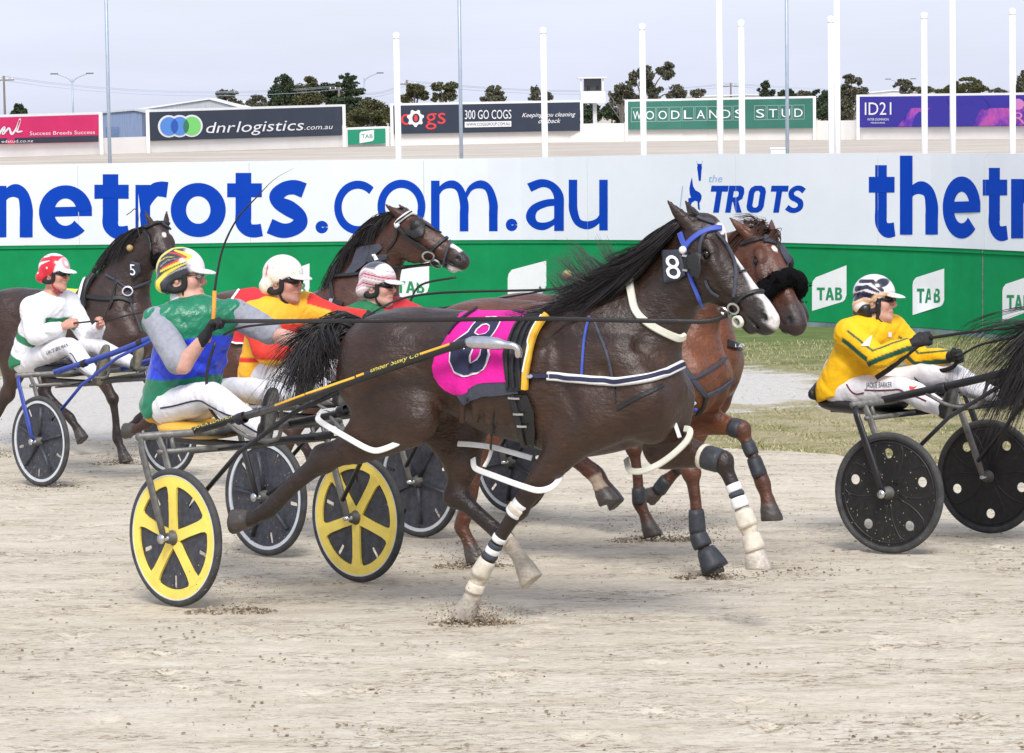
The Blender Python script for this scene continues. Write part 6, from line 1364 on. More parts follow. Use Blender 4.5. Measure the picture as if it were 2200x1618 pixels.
# whip held high
def W2(u, v, Y): return S2.w(S2.J(u, v, Y))
wp = empty('whip', Matrix.Translation(W2(461, 640, -.15))); o_ = np.array(wp.location)
hb_ = [W2(452, 715, -.17), W2(459, 680, -.165), W2(461, 625, -.15)]; MB().tube(np.array([W2(448, 735, -.175)]+hb_)-o_, .011, 10).build('grip', mat('whip_orange', (.75, .30, .03), .55, var=.2, vscale=60, stretch=(1, 1, 4)), wp)
MB().tube(cat([W2(461, 626, -.15), W2(466, 590, -.14), W2(480, 530, -.12), W2(510, 470, -.10), W2(555, 420, -.08), W2(590, 385, -.05), W2(630, 362, 0)], 6)-o_, np.interp(np.linspace(0, 1, 37), [0, .3, .6, .8, 1], [.0075, .006, .004, .0015, .0006]), 8).build('lash', BLACKP, wp)
tag(wp, 'long black whip with an orange grip raised in a gloved hand', 'whip')
# ================================================================== THE OTHER HORSES
import copy
def pose(**kw): p = copy.deepcopy(POSE_A); p.update(kw); return p
def neck_to(P, base=(.62, 0, 1.34), bow=.05):
    P = np.array(P, float); b = np.array(base); mid = (b+P)/2; d = nrm(P-b); up_ = np.array((-d[2], 0, d[0])); out = []
    for t, ra, rb in ((0, .33, .20), (.26, .26, .155), (.48, .21, .12), (.68, .175, .10), (.84, .148, .088), (.97, .115, .08)): out.append((*(b+(P-b)*t+up_*bow*math.sin(math.pi*t)*(1 if t > .1 else 0)-np.array((0, 0, .1*t*0))), ra, rb))
    return out
PLANT = lambda sg, x: [(x-.24, sg*.185, .92), (x-.13, sg*.165, .76), (x-.03, sg*.14, .575), (x-.01, sg*.135, .42), (x, sg*.13, .235), (x+.045, sg*.13, .14), (x+.075, sg*.13, .02)]
PLANTH = lambda sg, x: [(-.28, sg*.20, .98), (-.36, sg*.17, .80), (-.47, sg*.145, .60), (-.43+(x+.43)*.5, sg*.14, .42), (x, sg*.14, .23), (x+.05, sg*.14, .14), (x+.08, sg*.14, .02)]
HB = Fr(.258, 15.753, 28); HC = Fr(-1.67, 20.89, 28); HD = Fr(-3.97, 24.4, 28); HF = Fr(.47, 17.5, 28); HE = Fr(3.95, 15.70, 26)
pB = pose(neck=neck_to((1.26, -.05, 1.81)), poll=(1.315, -.07, 1.905), face=-53., yaw=-32., roll=-4., RF=PLANT(-1, .92), LF=[(x-.09, y, z) for x, y, z in POSE_A['LF']], LH=[(-.22, .19, .98), (-.18, .16, .83), (-.08, .14, .66), (.04, .14, .60), (.15, .14, .53), (.19, .14, .46), (.23, .14, .36)], RH=PLANTH(-1, -.56), ear=.1, splay=.5)
pC = pose(neck=neck_to((1.03, 0, 2.02), bow=.06), poll=(1.06, 0, 2.12), face=-34., yaw=0.)
pD = pose(neck=neck_to((1.09, -.02, 1.98), bow=.06), poll=(1.135, -.03, 2.085), face=-62., yaw=-32., RF=PLANT(-1, .70), LF=[(.78, .17, .88), (.86, .15, .74), (.96, .14, .60), (.86, .14, .48), (.74, .135, .38), (.68, .135, .33), (.60, .135, .28)], RH=PLANTH(-1, -.75))
pF = pose(neck=neck_to((1.12, .05, 1.80)), poll=(1.15, .06, 1.90), face=-55., yaw=4., RF=PLANT(-1, .42), LF=[(.80, .17, .86), (.72, .15, .70), (.64, .14, .50), (.56, .14, .42), (.47, .135, .34), (.43, .135, .29), (.36, .135, .22)])
pE = pose(RH=PLANTH(-1, -.45), RF=PLANT(-1, 1.0))
def starB(u, d, y): return step(.016, .010, np.hypot(u-.13, (y-.0)*1.1)-.008)*step(.11, .06, d)
def noseC(u, d, y): return step(.045, .03, np.abs(y))*step(.43, .46, u)*step(.545, .53, u)*step(.10, .06, d)+step(.12, .14, d)*step(.50, .54, u)*.85
def starD(u, d, y): return step(.022, .015, np.hypot((u-.12)*.8, y))*step(.1, .06, d)
K_ = (.012, .008, .007)
paintB = lambda V: coat(V, pB, (.15, .050, .020), (.04, .014, .009), blaze=starB, socks={'LH': (4.2, (.4, .3, .22))}, pts_=.45)
paintC = lambda V: coat(V, pC, (.085, .030, .014), (.028, .011, .007), blaze=noseC)
paintD = lambda V: coat(V, pD, (.042, .020, .013), (.018, .010, .008), blaze=starD)
paintF = lambda V: coat(V, pF, (.13, .043, .017), (.035, .012, .008), pts_=.45)
paintE = lambda V: coat(V, pE, (.012, .010, .010), (.008, .007, .007))
hB, bB = horse(HB, pB, .011, paintB, 'bright bay horse with a thick black sheepskin noseband, behind the big dark horse', 'harness racing horses')
hC, bC = horse(HC, pC, .012, paintC, 'bay horse with a white nose tip and white browband, head high before the lettering', 'harness racing horses')
hD, bD = horse(HD, pD, .013, paintD, 'dark brown horse with a white star wearing a yellow saddlecloth, farthest left', 'harness racing horses')
hF, bF = horse(HF, pF, .014, paintF, 'bay horse almost hidden behind the bright bay, only chest and legs showing', 'harness racing horses')
hE, bE = horse(HE, pE, .016, paintE, 'black horse leaving the picture at right, only its tail showing', 'harness racing horses')

# ================================================================== MANES AND TAILS
def mane(r, p, n, guide, m, seed, t0=.1, t1=1., spread=.035, r0=.0022, side=-1):
    cf = crest(p); strands('mane', [(lambda t: cf(t0+(t1-t0)*t)+np.array((0, side*.02, 0)), guide, n, spread, .5)], m, r, seed, r0)
rr_ = random.Random(3)
cfA = crest(POSE_A)
def gA(t):
    k = rr_.random(); L = .26+.22*rr_.random(); d = nrm(cfA(max(t-.25, 0))-cfA(min(t+.05, 1))); d = nrm(d*.75+np.array((-.5, 0, .0)))
    if k < .34 and .10 < t < .55: h_ = .05+.13*rr_.random(); return [(0, 0, 0), d*.10+(0, -.04, .0), d*.22+(0, -.06, .0), d*.31+(-.02, -.06, .04+h_*.35), d*.36+(-.05, -.06, .05+h_)]
    dr = -.04-.10*rr_.random()
    return [(0, 0, .004), d*L*.22+(0, -.05, -.012), d*L*.55+(0, -.09, dr*.55-.01), d*L+(0, -.115, dr), d*L*1.35+(-.03, -.115, dr*1.5+.07*rr_.random())]
mane(hA, POSE_A, 1900, gA, HAIRM, 11, .0, .97, .028, .0024)
hfA, EA, OA = headframe(POSE_A)
strands('forelock', [(lambda t: hfA(-.03+.05*t, .02, (t-.5)*.05), lambda t: [(0, 0, 0), EA[0]*.04-EA[1]*.025, EA[0]*.09-EA[1]*.02-np.array((.05, 0, 0)), EA[0]*.13-EA[1]*.01-np.array((.10, .03, 0))], 90, .03, .4)], HAIRM, hA, 12, .0016)
def tailg(a, b, c, d, s_):
    def g(t): u = rr_.random(); return [(0, 0, 0), np.array(a)*(.8+.4*u), np.array(b)*(.85+.3*u), np.array(c)*(.7+.5*u), np.array(d)*(.6+.6*u)]
    return g
def tail(r, n, rows, m, seed, spread=.06, r0=.0026): strands('tail', [(lambda t: np.array((-.76-.04*t, 0, 1.47-.10*t)), tailg(*rows, 0), n, spread, .3)], m, r, seed, r0)
tail(hA, 1600, [(-.07, -.05, .02), (-.14, -.10, -.04), (-.17, -.14, -.13), (-.16, -.18, -.22)], HAIRM, 21, .065, .0028)
strands('tail_wisp', [(lambda t: np.array((-.81, 0, 1.42-.12*t)), lambda t: [(0, 0, 0), (-.12, -.03, -.02), (-.24, -.06, -.10), (-.33, -.08, -.22), (-.36, -.08, -.36)], 70, .07, .6)], HAIRM, hA, 22, .0014)
def gC(t): L = .2+.15*rr_.random(); return [(0, 0, .01), (-.25*L, -.10*L, -.05*L), (-.6*L, -.22*L, -.45*L), (-.8*L, -.25*L, -.95*L)]
mane(hC, pC, 700, gC, HAIRM, 31, .0, .95, .03, .003); mane(hD, pD, 600, gC, HAIRM, 32, .0, .95, .03, .003); mane(hB, pB, 350, gC, HAIRB, 33, .2, .98, .03, .003)
hfB, EB, OB = headframe(pB)
strands('forelock', [(lambda t: hfB(-.06+.10*t, .02, (t-.5)*.09), lambda t: [(0, 0, 0), EB[0]*.02-EB[1]*.04, EB[0]*.05-EB[1]*.045-np.array((.03, 0, 0)), EB[0]*.07-EB[1]*.03-np.array((.06, .02, 0))], 260, .035, .5)], HAIRB, hB, 34, .0022)
strands('forelock', [(lambda t: np.array(pB['poll'])+np.array((-.05, 0, .0)), lambda t: [(0, 0, 0), (-.03, 0, .05), (-.10, -.02, .06), (-.17, -.03, .055)], 40, .02, .6)], HAIRB, hB, 35, .0016)
tail(hE, 1100, [(-.08, -.02, -.03), (-.17, -.05, -.14), (-.28, -.08, -.32), (-.40, -.10, -.55)], HAIRM, 41, .085, .003)
strands('tail_wisp', [(lambda t: np.array((-.84, 0, 1.40-.10*t)), lambda t: [(0, 0, 0), (-.16, -.02, .02), (-.34, -.05, -.02), (-.46, -.06, -.12), (-.50, -.06, -.30)], 120, .09, .6)], HAIRM, hE, 42, .0016)
strands('mane', [(lambda t: np.array((.1+.35*t, -.02, 1.56)), lambda t: [(0, 0, .0), (-.08, 0, .05), (-.18, -.02, .06), (-.26, -.03, .05)], 160, .03, .6)], HAIRB, hF, 36, .002)

# ================================================================== HARNESS OF THE BIG DARK HORSE
sA = Surf([bA])
Z5 = lambda P: [(880+x*.29674, 420+y*.29674) for x, y in P]
Z6 = lambda P: [(1340+x*.2843, 420+y*.2843) for x, y in P]
cloth = decal('saddlecloth', sA, [Z5([(370, 872), (450, 852), (560, 838), (700, 838), (835, 848), (852, 880), (800, 960), (720, 1080), (700, 1180), (702, 1290), (702, 1352), (600, 1354), (500, 1362), (440, 1400), (382, 1440), (330, 1435), (270, 1405), (228, 1368), (190, 1310), (176, 1240), (190, 1180), (222, 1118), (262, 1060), (300, 990), (335, 925)])], PINKM, hA, .016, 10)
decal('cloth_band', sA, [Z5([(490, 1364), (600, 1358), (704, 1356), (782, 1358), (795, 1430), (650, 1444), (530, 1452), (460, 1478), (392, 1512), (370, 1470), (358, 1442), (384, 1440), (442, 1402)])], DGREY, hA, .018, 10)
O8 = [(438, 1012), (470, 965), (500, 935), (560, 915), (620, 912), (668, 920), (658, 950), (640, 985), (612, 1025), (588, 1050), (578, 1080), (592, 1150), (572, 1220), (545, 1250), (500, 1280), (450, 1292), (400, 1302), (345, 1270), (312, 1200), (318, 1110), (345, 1070), (385, 1045)]
cen = np.mean(O8, 0); grow = lambda P, k: [tuple(np.array(p)+k*nrm(np.array(p)-cen)) for p in P]
h1 = [(488, 1012), (505, 986), (538, 962), (566, 956), (588, 968), (582, 996), (560, 1014), (515, 1024)]; h2 = [(440, 1165), (455, 1130), (480, 1110), (525, 1118), (515, 1160), (500, 1188), (468, 1216), (440, 1195)]
decal('number', sA, [Z5(grow(O8, 13)), Z5(h1), Z5(h2)], WHT, hA, .021, 7)
def sm(P, k): c = np.mean(P, 0); return [tuple(np.array(p)+k*nrm(np.array(p)-c)) for p in P]
decal('number', sA, [Z5(O8), Z5(sm(h1, 9)), Z5(sm(h2, 10))], NAVY, hA, .026, 7)
decal('saddle_pad', sA, [[(1133, 682), (1160, 680), (1182, 680), (1156, 716), (1138, 764), (1131, 838), (1092, 838), (1087, 800), (1086, 762), (1098, 724), (1118, 700)]], BLACKL, hA, .024, 9)
strap('saddle_roll', sA, [(1181, 681), (1166, 699), (1153, 720), (1144, 745), (1138, 770), (1134, 800), (1132, 836)], .03, YEL, hA, .026, .012)
strap('saddle_roll_edge', sA, [(1172, 685), (1158, 702), (1146, 722), (1137, 747), (1131, 772), (1127, 800)], .010, STRW, hA, .032, .006)
for u in (1097, 1112, 1124): strap('saddle_strap', sA, [(u+28, 690), (u+8, 720), (u-4, 770), (u-2, 832)], .014, BLACKP, hA, .030, .006)
decal('girth', sA, [[(1094, 846), (1136, 848), (1150, 885), (1153, 930), (1149, 968), (1128, 968), (1116, 930), (1106, 890)]], BLACKL, hA, .020, 9)
strap('girth_strap', sA, [(1104, 848), (1114, 885), (1124, 925), (1134, 966)], .03, BLACKP, hA, .026, .006)
for v in (852, 884, 908): strap('buckle', sA, [(1098+(v-846)*.3, v), (1110+(v-846)*.3, v+1), (1120+(v-846)*.3, v+1)], .012, STEEL, hA, .034, .004, 4)
strap('neck_strap', sA, [(1353, 578), (1354, 596), (1355, 612), (1358, 635), (1366, 668), (1386, 690), (1414, 708), (1440, 720), (1458, 725), (1468, 720)], .036, CREAM, hA, .012, .009)
strap('breast_collar', sA, [(1178, 808), (1215, 811), (1250, 815), (1290, 819), (1325, 820), (1365, 817), (1400, 812), (1425, 803), (1445, 793), (1462, 784)], .042, STRW, hA, .014, .010)
strap('breast_collar_lining', sA, [(1182, 808), (1215, 811), (1250, 815), (1290, 819), (1325, 820), (1365, 817), (1400, 812), (1425, 803), (1444, 793), (1461, 784)], .020, NAVY, hA, .026, .004)
strap('collar_tug', sA, [(1134, 809), (1150, 808), (1180, 808)], .022, NAVY, hA, .018, .007); strap('tug_buckle', sA, [(1134, 806), (1144, 810), (1148, 806)], .018, STEEL, hA, .03, .005, 4)
strap('collar_hanger', sA, [(1267, 680), (1260, 705), (1255, 735), (1252, 770), (1250, 808)], .013, BLU, hA, .005, .004)
strap('collar_hanger', sA, [(1278, 692), (1290, 722), (1302, 752), (1311, 785), (1318, 818)], .012, mat('strap_slate', (.055, .06, .085), .6, var=.4, vscale=30), hA, .004, .004)
strap('martingale', sA, [(1424, 828), (1395, 842), (1362, 858), (1326, 878)], .020, BLACKL, hA, .004, .004)
strap('martingale', sA, [(1318, 822), (1321, 845), (1322, 866)], .010, BLACKL, hA, .003, .003)
strap('back_strap', sA, [(1125, 676), (1060, 668), (1000, 664), (940, 659), (880, 658), (820, 664), (765, 680)], .022, BLACKL, hA, .012, .005)
strap('loin_strap', sA, [(1030, 668), (985, 700), (966, 722)], .014, BLACKL, hA, .028, .005)
# bridle
strap('browband', sA, Z6([(432, 285), (445, 330), (470, 392)]), .026, BLU, hA, .010, .007); strap('browband', sA, Z6([(470, 392), (505, 345), (560, 300), (610, 272), (650, 256), (700, 248), (730, 250)]), .026, BLU, hA, .010, .007)
q = sA.hit(*Z6([(463, 415)])[0]); MB().ball(tolocal(hA, [q[0]+q[1]*.02])[0], .019, 12).build('rosette', STRW, hA)
strap('cheek_strap', sA, Z6([(468, 395), (478, 480), (492, 560), (515, 640), (545, 710), (590, 830)]), .017, BLU, hA, .010, .006)
strap('cheek_strap', sA, Z6([(478, 435), (484, 500), (490, 580)]), .030, BLACKL, hA, .014, .007)
for v in (455, 560): strap('buckle', sA, Z6([(462, v), (498, v+4)]), .012, STEEL, hA, .024, .004, 3)
strap('crown_strap', sA, Z6([(560, 170), (600, 185), (640, 200), (680, 212)]), .016, DGREY, hA, .010, .005)
strap('face_strap', sA, Z6([(628, 275), (600, 320), (585, 380), (575, 440)]), .014, DGREY, hA, .009, .005)
strap('face_strap', sA, Z6([(700, 280), (760, 360), (800, 430), (830, 500), (845, 590), (842, 680), (835, 760)]), .016, DGREY, hA, .009, .005)
strap('noseband', sA, Z6([(850, 800), (890, 765), (940, 742), (1000, 730), (1050, 735)]), .020, BLACKL, hA, .010, .007)
strap('nose_tie', sA, Z6([(870, 582), (910, 574), (955, 578)]), .008, BLACKL, hA, .010, .004)
decal('blinker', sA, [Z6([(500, 462), (535, 440), (575, 432), (605, 470), (612, 520), (606, 575), (596, 625), (560, 615), (525, 590), (505, 530)])], BLACKL, hA, .036, 7, thick=.008)
strap('jaw_strap', sA, Z6([(620, 640), (640, 690), (670, 730), (720, 760)]), .012, DGREY, hA, .009, .004)
bit = sA.hit(*Z6([(815, 880)])[0]); bp = tolocal(hA, [bit[0]])[0]; bn = np.array(world(hA).inverted().to_3x3()@Vector(bit[1]))
for du, dv, rr2 in ((770, 860, .036), (840, 850, .030), (800, 935, .026), (880, 950, .03)):
    h_ = sA.hit(*Z6([(du, dv)])[0])
    if h_ is None: continue
    c_ = tolocal(hA, [h_[0]+h_[1]*.014])[0]; nn = np.array(world(hA).inverted().to_3x3()@Vector(h_[1])); ring('bit_ring' if du != 880 else 'bit_guard', c_, nn, rr2, rr2*.85, .007 if du != 880 else .02, STEEL if du != 880 else CREAM, hA, (1, 0, 0), .005)
strap('bit_strap', sA, Z6([(640, 905), (700, 905), (760, 900), (800, 905)]), .018, BLACKL, hA, .010, .006)
strap('chin_strap', sA, Z6([(860, 800), (858, 850), (850, 900), (862, 960)]), .012, BLACKL, hA, .010, .005)
decal('head_number', sA, [Z6([(312, 425), (440, 412), (462, 480), (480, 600), (420, 640), (316, 660)])], TAGM, hA, .022, 8, thick=.006)
LL = text_polys('8', .05); al = np.vstack(LL); mn, mxx = al.min(0), al.max(0)
decal('head_number_digit', sA, [np.array([(1340+.2843*(338+(x-mn[0])/(mxx[0]-mn[0])*(104)+(1-(y-mn[1])/(mxx[1]-mn[1]))*8), 420+.2843*(458+(1-(y-mn[1])/(mxx[1]-mn[1]))*172)) for x, y in l]) for l in LL], WHT, hA, .032, 4)
# hobbles and boots
def px_band(name, fr, rows, w_, m, parent, Yc, th=.008):
    P = [fr.w(fr.J(u, v, y)) for u, v, y in cat(rows, 6)]; Nn = [fr.R@np.array((0, -1, 0.25)) for _ in P]; return band(name, P, Nn, w_, m, parent, th)
px_band('hobble', HA, [(712, 880, -.08), (694, 882, -.15), (685, 890, -.22), (684, 903, -.27), (718, 924, -.285), (749, 942, -.285), (796, 967, -.28), (824, 965, -.27), (863, 947, -.23), (884, 925, -.15), (890, 905, -.08)], .029, STRW, hA, 0, .005)
px_band('hobble', HA, [(984, 953, .03), (1015, 955, .0), (1060, 961, -.02), (1100, 972, -.05), (1142, 984, -.08)], .027, STRW, hA, 0, .005)
px_band('hobble', HA, [(1016, 985, -.02), (1018, 1002, -.07), (1028, 1010, -.12), (1060, 1022, -.20), (1100, 1037, -.235), (1130, 1047, -.24), (1158, 1054, -.235), (1188, 1045, -.21), (1206, 1018, -.15), (1204, 990, -.07)], .029, STRW, hA, 0, .005)
px_band('hobble', HA, [(1470, 921, -.02), (1482, 924, -.04), (1478, 943, -.05), (1455, 968, -.06), (1418, 996, -.07), (1380, 1012, -.07), (1352, 1010, -.03), (1345, 985, .06)], .030, CREAM, hA, 0, .006)
px_band('hobble_hanger', HA, [(1055, 968, -.03), (1050, 985, -.05), (1040, 1003, -.08)], .014, STRW, hA, 0); px_band('hobble_hanger', HA, [(1063, 868, -.26), (1060, 900, -.24), (1056, 935, -.16), (1054, 965, -.05)], .010, BLACKL, hA, 0)
px_band('hobble_hanger', HA, [(1448, 905, -.03), (1455, 925, -.05), (1460, 940, -.06)], .016, STRW, hA, 0)
def boots(r, p, q, spec):
    J = np.array(p[q])
    for nm, i, t0, t1, ra, rb, m in spec:
        a = J[i]+(J[i+1]-J[i])*t0; b = J[i]+(J[i+1]-J[i])*t1; cuff(nm, a, b, ra, rb, m, r)
boots(hA, POSE_A, 'RF', [('knee_strap', 1, .80, .92, .056, .055, STRW), ('knee_strap', 1, 1.02, 1.12, .06, .058, STRW), ('knee_boot', 1, .9, 1.06, .060, .060, BOOTW), ('shin_boot', 2, .9, 1.05, .043, .041, STRW), ('boot_strap', 3, .12, .25, .042, .042, DGREY), ('shin_boot', 3, .26, .42, .042, .043, STRW), ('boot_strap', 3, .44, .56, .045, .046, DGREY), ('fetlock_boot', 3, .62, 1.1, .050, .058, BOOTW), ('bell_boot', 4, .55, .95, .05, .056, BOOTW)])
boots(hA, POSE_A, 'LF', [('knee_boot', 1, .42, .98, .070, .068, BOOTK), ('knee_boot_top', 1, .30, .44, .072, .072, BOOTW), ('shin_boot', 2, .75, 1.0, .044, .043, STRW), ('boot_strap', 3, .02, .14, .044, .044, DGREY), ('shin_boot', 3, .18, .5, .046, .048, STRW), ('fetlock_boot', 3, .58, 1.1, .052, .058, BOOTW), ('bell_boot', 4, .5, 1.3, .052, .06, BOOTW)])
boots(hA, POSE_A, 'LH', [('fetlock_boot', 3, .7, 1.1, .05, .054, BOOTW)])
# others: legs
boots(hB, pB, 'RF', [('shin_boot', 3, .25, .95, .050, .056, BOOTK), ('fetlock_boot', 4, -.1, .7, .058, .064, BOOTK)])
cuff('bell_boot', np.array(pB['RF'][5])+(.0, 0, .02), np.array(pB['RF'][6])+(.03, 0, .03), .06, .095, BOOTK, hB)
boots(hB, pB, 'LF', [('knee_boot', 1, .62, 1.02, .066, .066, BOOTK), ('shin_boot', 2, .5, 1.0, .046, .046, BOOTK), ('shin_boot', 3, .1, .8, .048, .052, BOOTK)])
boots(hF, pF, 'RF', [('fetlock_boot', 3, .5, 1.05, .048, .054, BOOTK)]); boots(hF, pF, 'LF', [('shin_boot', 2, .4, 1.0, .05, .052, BOOTK), ('fetlock_boot', 4, -.5, 1.1, .052, .056, BOOTK)])

# ================================================================== HARNESS OF THE OTHERS
sB = Surf([bB]); sC = Surf([bC]); sD = Surf([bD]); sF = Surf([bF])
# bright bay: shadow roll, hood, straps
hf = hfB
k = MB(); ang = np.linspace(-2.0, 2.0, 15); pr = [hf(.335+.02*abs(a)/2, .085-.098*math.cos(a*.8), .105*math.sin(a*.8)) for a in ang]
s = SDF(); s.tube([(*q_, .050+.006*math.sin(i*2.1)) for i, q_ in enumerate(pr)], .02); s.wrinkle(.006, (70, 50, 60), (45, 80, 50), 5); s.wrinkle(.004, (140, 110, 90), (100, 140, 120), 6); V, Q = s.mesh(.008); mesh('shadow_roll', V, Q, SHEEP, hB, True)
strands('shadow_roll_wool', [(lambda t: pr[min(14, int(t*15))]+.045*nrm(RNG.normal(size=3)), lambda t: [(0, 0, 0), .012*nrm(RNG.normal(size=3)), .022*nrm(RNG.normal(size=3))], 900, .004, .3)], SHEEP, hB, 51, .002)
ZB = Z6
strap('browband', sB, ZB([(890, 372), (930, 350), (985, 335), (1040, 328), (1085, 335)]), .022, BLACKL, hB, .010, .006)
strap('hood_strap', sB, ZB([(1060, 330), (1130, 345), (1180, 390), (1215, 450), (1240, 500)]), .05, DGREY, hB, .012, .006)
e_ = hf(.17, .07, .118); MB().ball(e_, .045, 12, sc=(.9, .5, 1.1)).build('blinker', BLACKP, hB)
for a_, b_, w_ in (((1438, 740), (1516, 850), .028), ((1516, 850), (1575, 815), .026)):
    strap('breast_strap', sB, [a_, ((a_[0]+b_[0])/2, (a_[1]+b_[1])/2+4), b_], w_, DGREY, hB, .010, .006)
strap('breast_strap', sB, [(1450, 815), (1490, 812), (1530, 790), (1557, 770)], .018, DGREY, hB, .012, .006); strap('breast_strap', sB, [(1440, 815), (1470, 845), (1492, 865)], .018, STRW, hB, .012, .006); strap('breast_strap', sB, [(1516, 850), (1510, 875), (1497, 890)], .02, BLACKL, hB, .012, .006)
strap('blue_clip', sB, [(1489, 874), (1496, 876)], .02, BLU, hB, .02, .006, 3)
strap('neck_band', sF, [(1562, 738), (1580, 744), (1603, 752)], .05, BLACKP, hF, .012, .008)
try: fit('neck_band_text', 'LAME', Surf([bF]), 1572, 1602, 747, 7, WHT, hF, off=.03, bold=.03, slope=.25, grid=4)
except Exception as e: print('nb', e)
strap('noseband', sB, ZB([(1190, 560), (1150, 610), (1100, 650)]), .02, BLACKL, hB, .01, .005)
# bay with white nose: bridle and tag
ZC = lambda P: [(640+x*.29666, 420+y*.29666) for x, y in P]
strap('browband', sC, ZC([(715, 215), (740, 180), (780, 148), (820, 132), (855, 140)]), .035, STRW, hC, .014, .008); strap('browband_line', sC, ZC([(722, 205), (745, 176), (784, 148), (822, 134)]), .012, BLACKL, hC, .026, .004)
strap('cheek_strap', sC, ZC([(720, 215), (760, 265), (810, 310), (870, 350), (920, 385), (955, 420)]), .026, BLACKL, hC, .012, .007); strap('throat_strap', sC, ZC([(725, 220), (720, 290), (690, 350), (650, 390)]), .018, BLACKL, hC, .012, .006)
strap('noseband', sC, ZC([(900, 440), (960, 400), (1010, 360), (1060, 320), (1100, 305)]), .026, BLACKL, hC, .012, .007); strap('nose_strap', sC, ZC([(1100, 310), (1095, 360), (1080, 420), (1065, 480), (1070, 550)]), .016, DGREY, hC, .012, .006)
strap('hood', sC, ZC([(860, 160), (900, 200), (1000, 260), (1090, 305)]), .014, BLACKL, hC, .012, .005); strap('rein_bit', sC, ZC([(690, 525), (780, 510), (870, 495), (960, 485), (1020, 480)]), .032, BLACKL, hC, .016, .007); strap('lip_strap', sC, ZC([(1020, 485), (1100, 490), (1170, 510)]), .016, BLACKL, hC, .012, .006)
decal('blinker', sC, [ZC([(820, 240), (860, 180), (895, 200), (915, 240), (905, 300), (870, 310), (790, 280)])], BLACKL, hC, .03, 6, thick=.01)
for x_, y_ in ((950, 430), (1010, 480)):
    h_ = sC.hit(*ZC([(x_, y_)])[0])
    if h_ is not None: c_ = tolocal(hC, [h_[0]+h_[1]*.022])[0]; nn = np.array(world(hC).inverted().to_3x3()@Vector(h_[1])); ring('bit_ring', c_, nn, .045, .04, .012, STEEL, hC, (1, 0, 0), .007)
for x_, y_, m in ((725, 218, STRW), (815, 255, STEEL)):
    h_ = sC.hit(*ZC([(x_, y_)])[0])
    if h_ is not None: MB().ball(tolocal(hC, [h_[0]+h_[1]*.012])[0], .022 if m is STRW else .012, 10).build('rosette', m, hC)
decal('neck_hood', sC, [ZC([(440, 385), (500, 370), (600, 350), (620, 380), (560, 440), (470, 520), (400, 575), (350, 570), (400, 500)])], DGREY, hC, .02, 9)
decal('head_number', sC, [ZC([(520, 440), (650, 425), (655, 460), (560, 500), (505, 490)])], TAGM, hC, .034, 6, thick=.006); decal('head_number_digit', sC, [ZC([(553, 432), (578, 427), (598, 465), (572, 473)])], WHT, hC, .046, 5)
strap('collar', sC, ZC([(245, 630), (250, 700), (260, 770), (265, 800)]), .03, BLACKL, hC, .012, .006); strap('collar', sC, ZC([(120, 765), (180, 768), (250, 770), (330, 790)]), .03, BLACKL, hC, .014, .006)
for x_ in (180, 255): strap('buckle', sC, ZC([(x_-12, 768), (x_+12, 770)]), .03, STEEL, hC, .028, .005, 3)
strap('back_rein', sC, ZC([(20, 630), (150, 610), (300, 590), (450, 570)]), .024, BLACKL, hC, .02, .006)
# red saddlecloth with white edge on that bay, seen behind the yellow driver
ZR = lambda P: [(230+x*.30894, 500+y*.30894) for x, y in P]
decal('saddlecloth', sC, [ZR([(850, 500), (920, 420), (1060, 400), (1200, 400), (1200, 760), (1000, 765), (900, 770), (815, 740), (820, 640)])], mat('cloth_red', (.62, .02, .03), .75, var=.1, vscale=9), hC, .03, 10); decal('cloth_edge', sC, [ZR([(845, 505), (915, 418), (928, 424), (862, 512)])], WHT, hC, .036, 8); decal('cloth_edge', sC, [ZR([(812, 728), (815, 745), (905, 778), (990, 772), (990, 760), (905, 763), (830, 738)])], WHT, hC, .036, 8)
# farthest dark horse
ZD = lambda P: [(x/2.4518, 420+y/2.4518) for x, y in P]
decal('saddlecloth', sD, [ZD([(330, 455), (400, 452), (460, 455), (440, 480), (405, 530), (385, 560), (345, 560), (300, 640), (240, 640), (240, 455)])], mat('cloth_lemon', (.80, .74, .10), .75, var=.06), hD, .03, 9)
strap('saddle', sD, ZD([(505, 425), (470, 470), (445, 530), (440, 600)]), .075, BLACKL, hD, .03, .02); strap('saddle_strap', sD, ZD([(478, 440), (455, 490), (432, 560)]), .03, STRW, hD, .06, .004)
strap('breast_strap', sD, ZD([(430, 530), (500, 540), (580, 545), (640, 540), (700, 560)]), .04, BLACKL, hD, .014, .008); strap('bridle', sD, ZD([(770, 170), (820, 150), (880, 150), (930, 180)]), .03, BLACKL, hD, .014, .008); strap('bridle', sD, ZD([(765, 190), (790, 230), (800, 300), (790, 340)]), .03, BLACKL, hD, .014, .008)
strap('bridle', sD, ZD([(850, 150), (900, 185), (915, 210)]), .018, DGREY, hD, .014, .008)
strap('neck_rein', sD, ZD([(560, 420), (620, 450), (680, 490), (740, 470), (790, 450)]), .02, DGREY, hD, .014, .006); strap('neck_rein', sD, ZD([(610, 440), (600, 540), (575, 600)]), .02, BLACKL, hD, .014, .006); strap('neck_rein', sD, ZD([(675, 510), (700, 600), (740, 720)]), .018, DGREY, hD, .014, .006)
decal('head_number', sD, [ZD([(700, 345), (742, 355), (745, 400), (700, 445), (685, 390)])], TAGM, hD, .03, 6, thick=.006)
LL = text_polys('5', .05); al = np.vstack(LL); mn, mxx = al.min(0), al.max(0)
decal('head_number_digit', sD, [np.array([ZD([(694+(x-mn[0])/(mxx[0]-mn[0])*25, 362+(1-(y-mn[1])/(mxx[1]-mn[1]))*58)])[0] for x, y in l]) for l in LL], WHT, hD, .045, 4)
h_ = sD.hit(*ZD([(674, 508)])[0])
